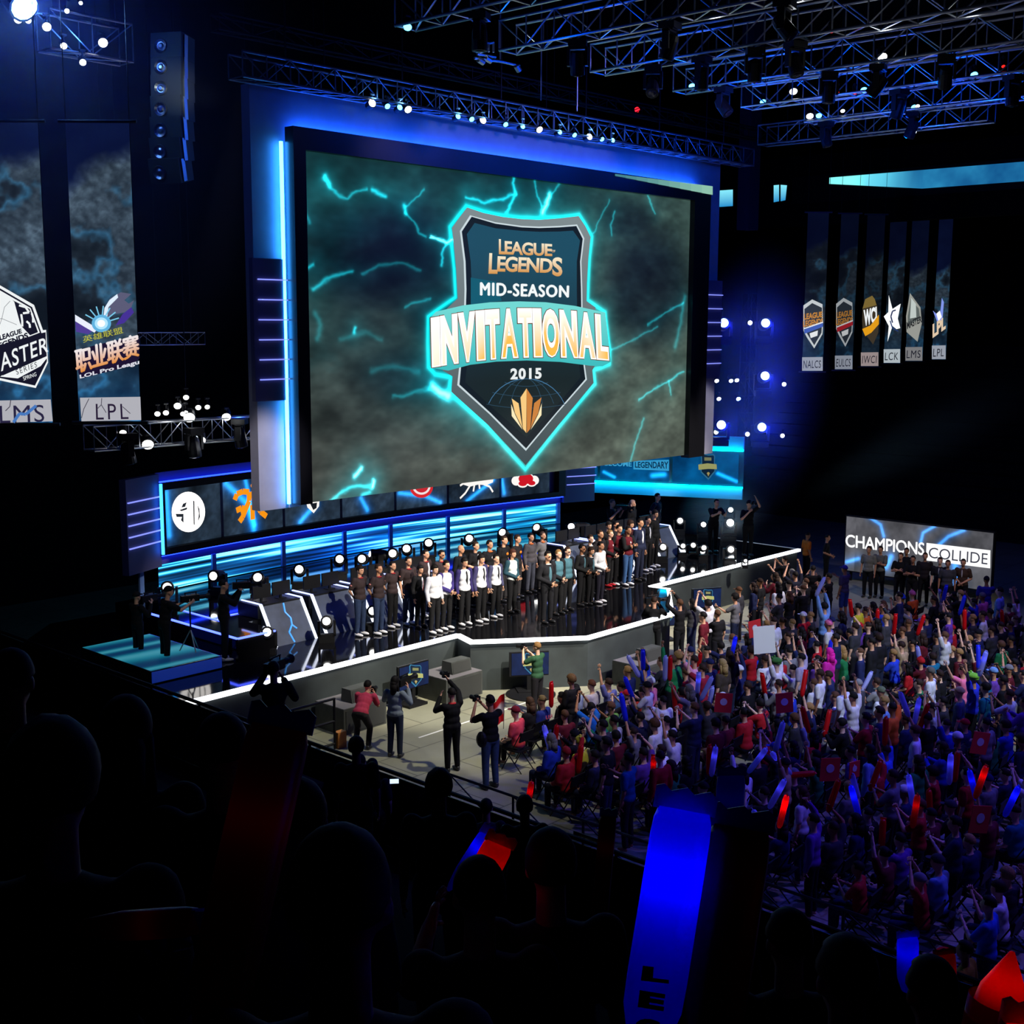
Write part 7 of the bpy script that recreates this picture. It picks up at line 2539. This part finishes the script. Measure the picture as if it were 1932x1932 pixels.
q_ = at(516, 1262, 'X', 10.95)
pz = q_.z - 1.66 * 1.06
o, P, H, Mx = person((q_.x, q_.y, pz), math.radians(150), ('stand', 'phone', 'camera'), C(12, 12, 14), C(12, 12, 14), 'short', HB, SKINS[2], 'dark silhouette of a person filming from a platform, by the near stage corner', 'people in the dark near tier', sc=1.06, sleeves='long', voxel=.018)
tag(MB().bx(-.5, .5, -.5, .5, 0, pz - tier_z(q_.x)).build('camera_platform', m_fascia, loc=(q_.x, q_.y, tier_z(q_.x))), 'black platform under the dark silhouette filming by the near stage corner', 'platform')
video_camera((H[0] + H[1]) / 2 + Vector((.05, .05, .06)), math.radians(110), 'video camera of the dark silhouette at the rail')


def pix(px, py, dist):
    return CAM + ray(px, py).normalized() * dist


def tier_baton(a, b, dist, col, label, r=.055, glow=0, gcol=(0, 0, 1), at_=.75, pinch=False):
    p, q = pix(*a, dist), pix(*b, dist * .97)
    d = (q - p)
    L = d.length
    mb = MB()
    mb.lathe([(.006, 0), (r * .6, .02), (r * .97, .09), (r, .14), (r, L - (.16 if pinch else .05)), (r * (.72 if pinch else .97), L - (.07 if pinch else .02)), (r * (.08 if pinch else .86), L)], n=28)
    body = mb.mesh('inflatable_baton', smooth=True)
    body.materials.append(m_baton)
    o = link('inflatable_baton', body, None, None, col)
    o.rotation_mode = 'QUATERNION'
    o.rotation_quaternion = d.to_track_quat('Z', 'Y')
    o.location = p
    tag(o, label, 'inflatable baton', 'inflatable batons in the near tier')
    t = MB()
    n = 9
    Rq = o.rotation_quaternion.to_matrix()
    side = (Rq.inverted() @ RGT)
    side.z = 0
    side.normalize()
    nn = Vector((-side.y, side.x, 0))
    for i in range(n):
        u = -1 + 2 * i / (n - 1)
        for z in (-.004, .035 + .006 * math.sin(i * 2.1)):
            for w in (-.004, .004):
                t.v.append(tuple(side * u * r * 1.05 + nn * w + Vector((0, 0, L + z))))
                t.c.append((1, 1, 1))
        if i:
            a_ = 4 * (i - 1)
            t.f += [(a_, a_ + 4, a_ + 6, a_ + 2), (a_ + 1, a_ + 3, a_ + 7, a_ + 5), (a_ + 2, a_ + 6, a_ + 7, a_ + 3), (a_, a_ + 1, a_ + 5, a_ + 4)]
    tt = t.mesh('end_tab')
    tt.materials.append(m_baton)
    if not pinch:
        link('end_tab', tt, None, o, tuple(min(1, c * .8 + .05) for c in col) if col != C(120, 10, 16) else C(40, 60, 150))
    if glow:
        light('POINT', p.lerp(q, at_), None, glow, gcol, shadow_soft_size=.012)
    return o, p, q


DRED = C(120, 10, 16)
tier_baton((395, 1960), (528, 1372), 2.35, DRED, 'tall dim red baton with torn blue tip at the lower left', r=.056, glow=.006, gcol=(1, .02, .02), at_=.7)  # unlit baton; inner lamp added to show its red
o, p, q = tier_baton((1215, 2000), (1291, 1528), 2.45, C(30, 40, 255), 'giant glowing blue baton with dark lettering at the bottom centre right', r=.054, glow=.30, gcol=(0, .0, 1), at_=.73)
PLb = Plane(pix(1235, 1880, 2.36), _r)
mb = MB()
text_px(mb, PLb, 'L', ((1213, 1822), (1262, 1828), (1262, 1856), (1209, 1850)), (0, 0, 0), 0, .06)
text_px(mb, PLb, 'E', ((1207, 1868), (1256, 1876), (1252, 1908), (1203, 1900)), (0, 0, 0), 0, .06)
text_px(mb, PLb, 'G', ((1200, 1918), (1246, 1926), (1242, 1960), (1196, 1954)), (0, 0, 0), 0, .06)
le = mb.build('lettering', m_body, None, recalc=False)
le.parent = o
bpy.context.view_layer.update()
le.matrix_parent_inverse = o.matrix_world.inverted()
tier_baton((1330, 2010), (1398, 1562), 2.5, DRED, 'dark red baton leaning beside the giant blue one', r=.058, glow=.0006, gcol=(1, .05, .02), at_=.8)  # faint inner lamp added only to show the dark red
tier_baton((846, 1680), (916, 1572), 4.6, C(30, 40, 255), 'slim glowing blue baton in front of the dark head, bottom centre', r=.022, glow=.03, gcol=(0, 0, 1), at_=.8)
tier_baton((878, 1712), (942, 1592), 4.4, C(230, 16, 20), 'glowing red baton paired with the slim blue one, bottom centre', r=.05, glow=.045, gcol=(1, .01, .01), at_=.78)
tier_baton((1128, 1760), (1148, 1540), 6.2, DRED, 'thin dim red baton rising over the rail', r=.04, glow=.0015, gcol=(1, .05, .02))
tier_baton((1374, 1570), (1380, 1462), 5.2, C(30, 60, 200), 'blurry blue baton above the giant ones', r=.055, glow=.008, gcol=(0, .12, 1), at_=.7)
tier_baton((1712, 1872), (1713, 1768), 7.0, C(30, 40, 255), 'small glowing blue baton at the bottom right', r=.052, glow=.09, gcol=(0, 0, 1), at_=.8)
tier_baton((1786, 1866), (1782, 1800), 7.0, C(220, 20, 26), 'small dim red baton right of the small blue one', r=.052, glow=.012, gcol=(1, .02, .02), at_=.7)
tier_baton((1858, 2030), (1910, 1796), 2.6, C(230, 20, 24), 'large glowing red baton at the lower right corner', r=.056, pinch=True, glow=.035, gcol=(1, .01, .01), at_=.72)
tier_baton((1925, 2080), (1950, 1930), 2.3, C(230, 20, 24), 'second red baton cut by the lower right corner', r=.05, glow=.035, gcol=(1, .01, .01), at_=.8)
tier_baton((140, 1752), (372, 1738), 2.6, DRED, 'dim red baton held level at the lower left', r=.028, glow=.0012, gcol=(1, .02, .02), at_=.6)  # added inner lamp; the baton itself gives no light
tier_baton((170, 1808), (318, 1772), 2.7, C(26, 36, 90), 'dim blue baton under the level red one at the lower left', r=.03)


# thin stage haze hanging in clouds round the brightest lamps
def haze_mat(dens, col):
    m = bpy.data.materials.new('stage haze')
    m.use_nodes = True
    nt = m.node_tree
    nt.nodes.clear()
    o = nt.nodes.new('ShaderNodeOutputMaterial')
    v = nt.nodes.new('ShaderNodeVolumeScatter')
    v.inputs['Color'].default_value = (*col, 1)
    v.inputs['Anisotropy'].default_value = .3
    tc = nt.nodes.new('ShaderNodeTexCoord')
    ln = nt.nodes.new('ShaderNodeVectorMath')
    ln.operation = 'LENGTH'
    mr = nt.nodes.new('ShaderNodeMapRange')
    mr.interpolation_type = 'SMOOTHSTEP'
    mr.inputs[1].default_value = 1.0
    mr.inputs[2].default_value = .1
    mr.inputs[3].default_value = 0
    mr.inputs[4].default_value = dens
    nt.links.new(tc.outputs['Object'], ln.inputs[0])
    nt.links.new(ln.outputs['Value'], mr.inputs[0])
    nt.links.new(mr.outputs[0], v.inputs['Density'])
    nt.links.new(v.outputs[0], o.inputs['Volume'])
    return m


def haze(c, r, dens, col, rot=None):
    h = MB().ell((0, 0, 0), (1, 1, 1), 32, 20).build('haze', haze_mat(dens, col), smooth=True)
    h.location = c
    h.scale = r
    if rot is not None:
        h.rotation_mode = 'QUATERNION'
        h.rotation_quaternion = rot
    tag(h, kind='stuff')


haze((8.8, 21, 13.4), (8.5, 3.6, 7.3), .035, (.5, .55, 1))
haze((38.3, 23.4, 7.2), (4.2, 2.0, 5.2), .09, (.5, .55, 1))
haze((38.2, 24.6, 2.5), (2.6, 1.6, 1.2), .08, (.8, .95, 1))
a_, b_ = at(1530, 930, 'X', 46), at(2000, 700, 'X', 46)
haze((a_ + b_) / 2, (1.2, 1.6, (b_ - a_).length * .55), .05, (.8, .95, 1), (b_ - a_).to_track_quat('Z', 'Y'))
spot(tuple(a_ - (b_ - a_) * .25), tuple(b_), 420, (.45, .75, .85), 24, .9)
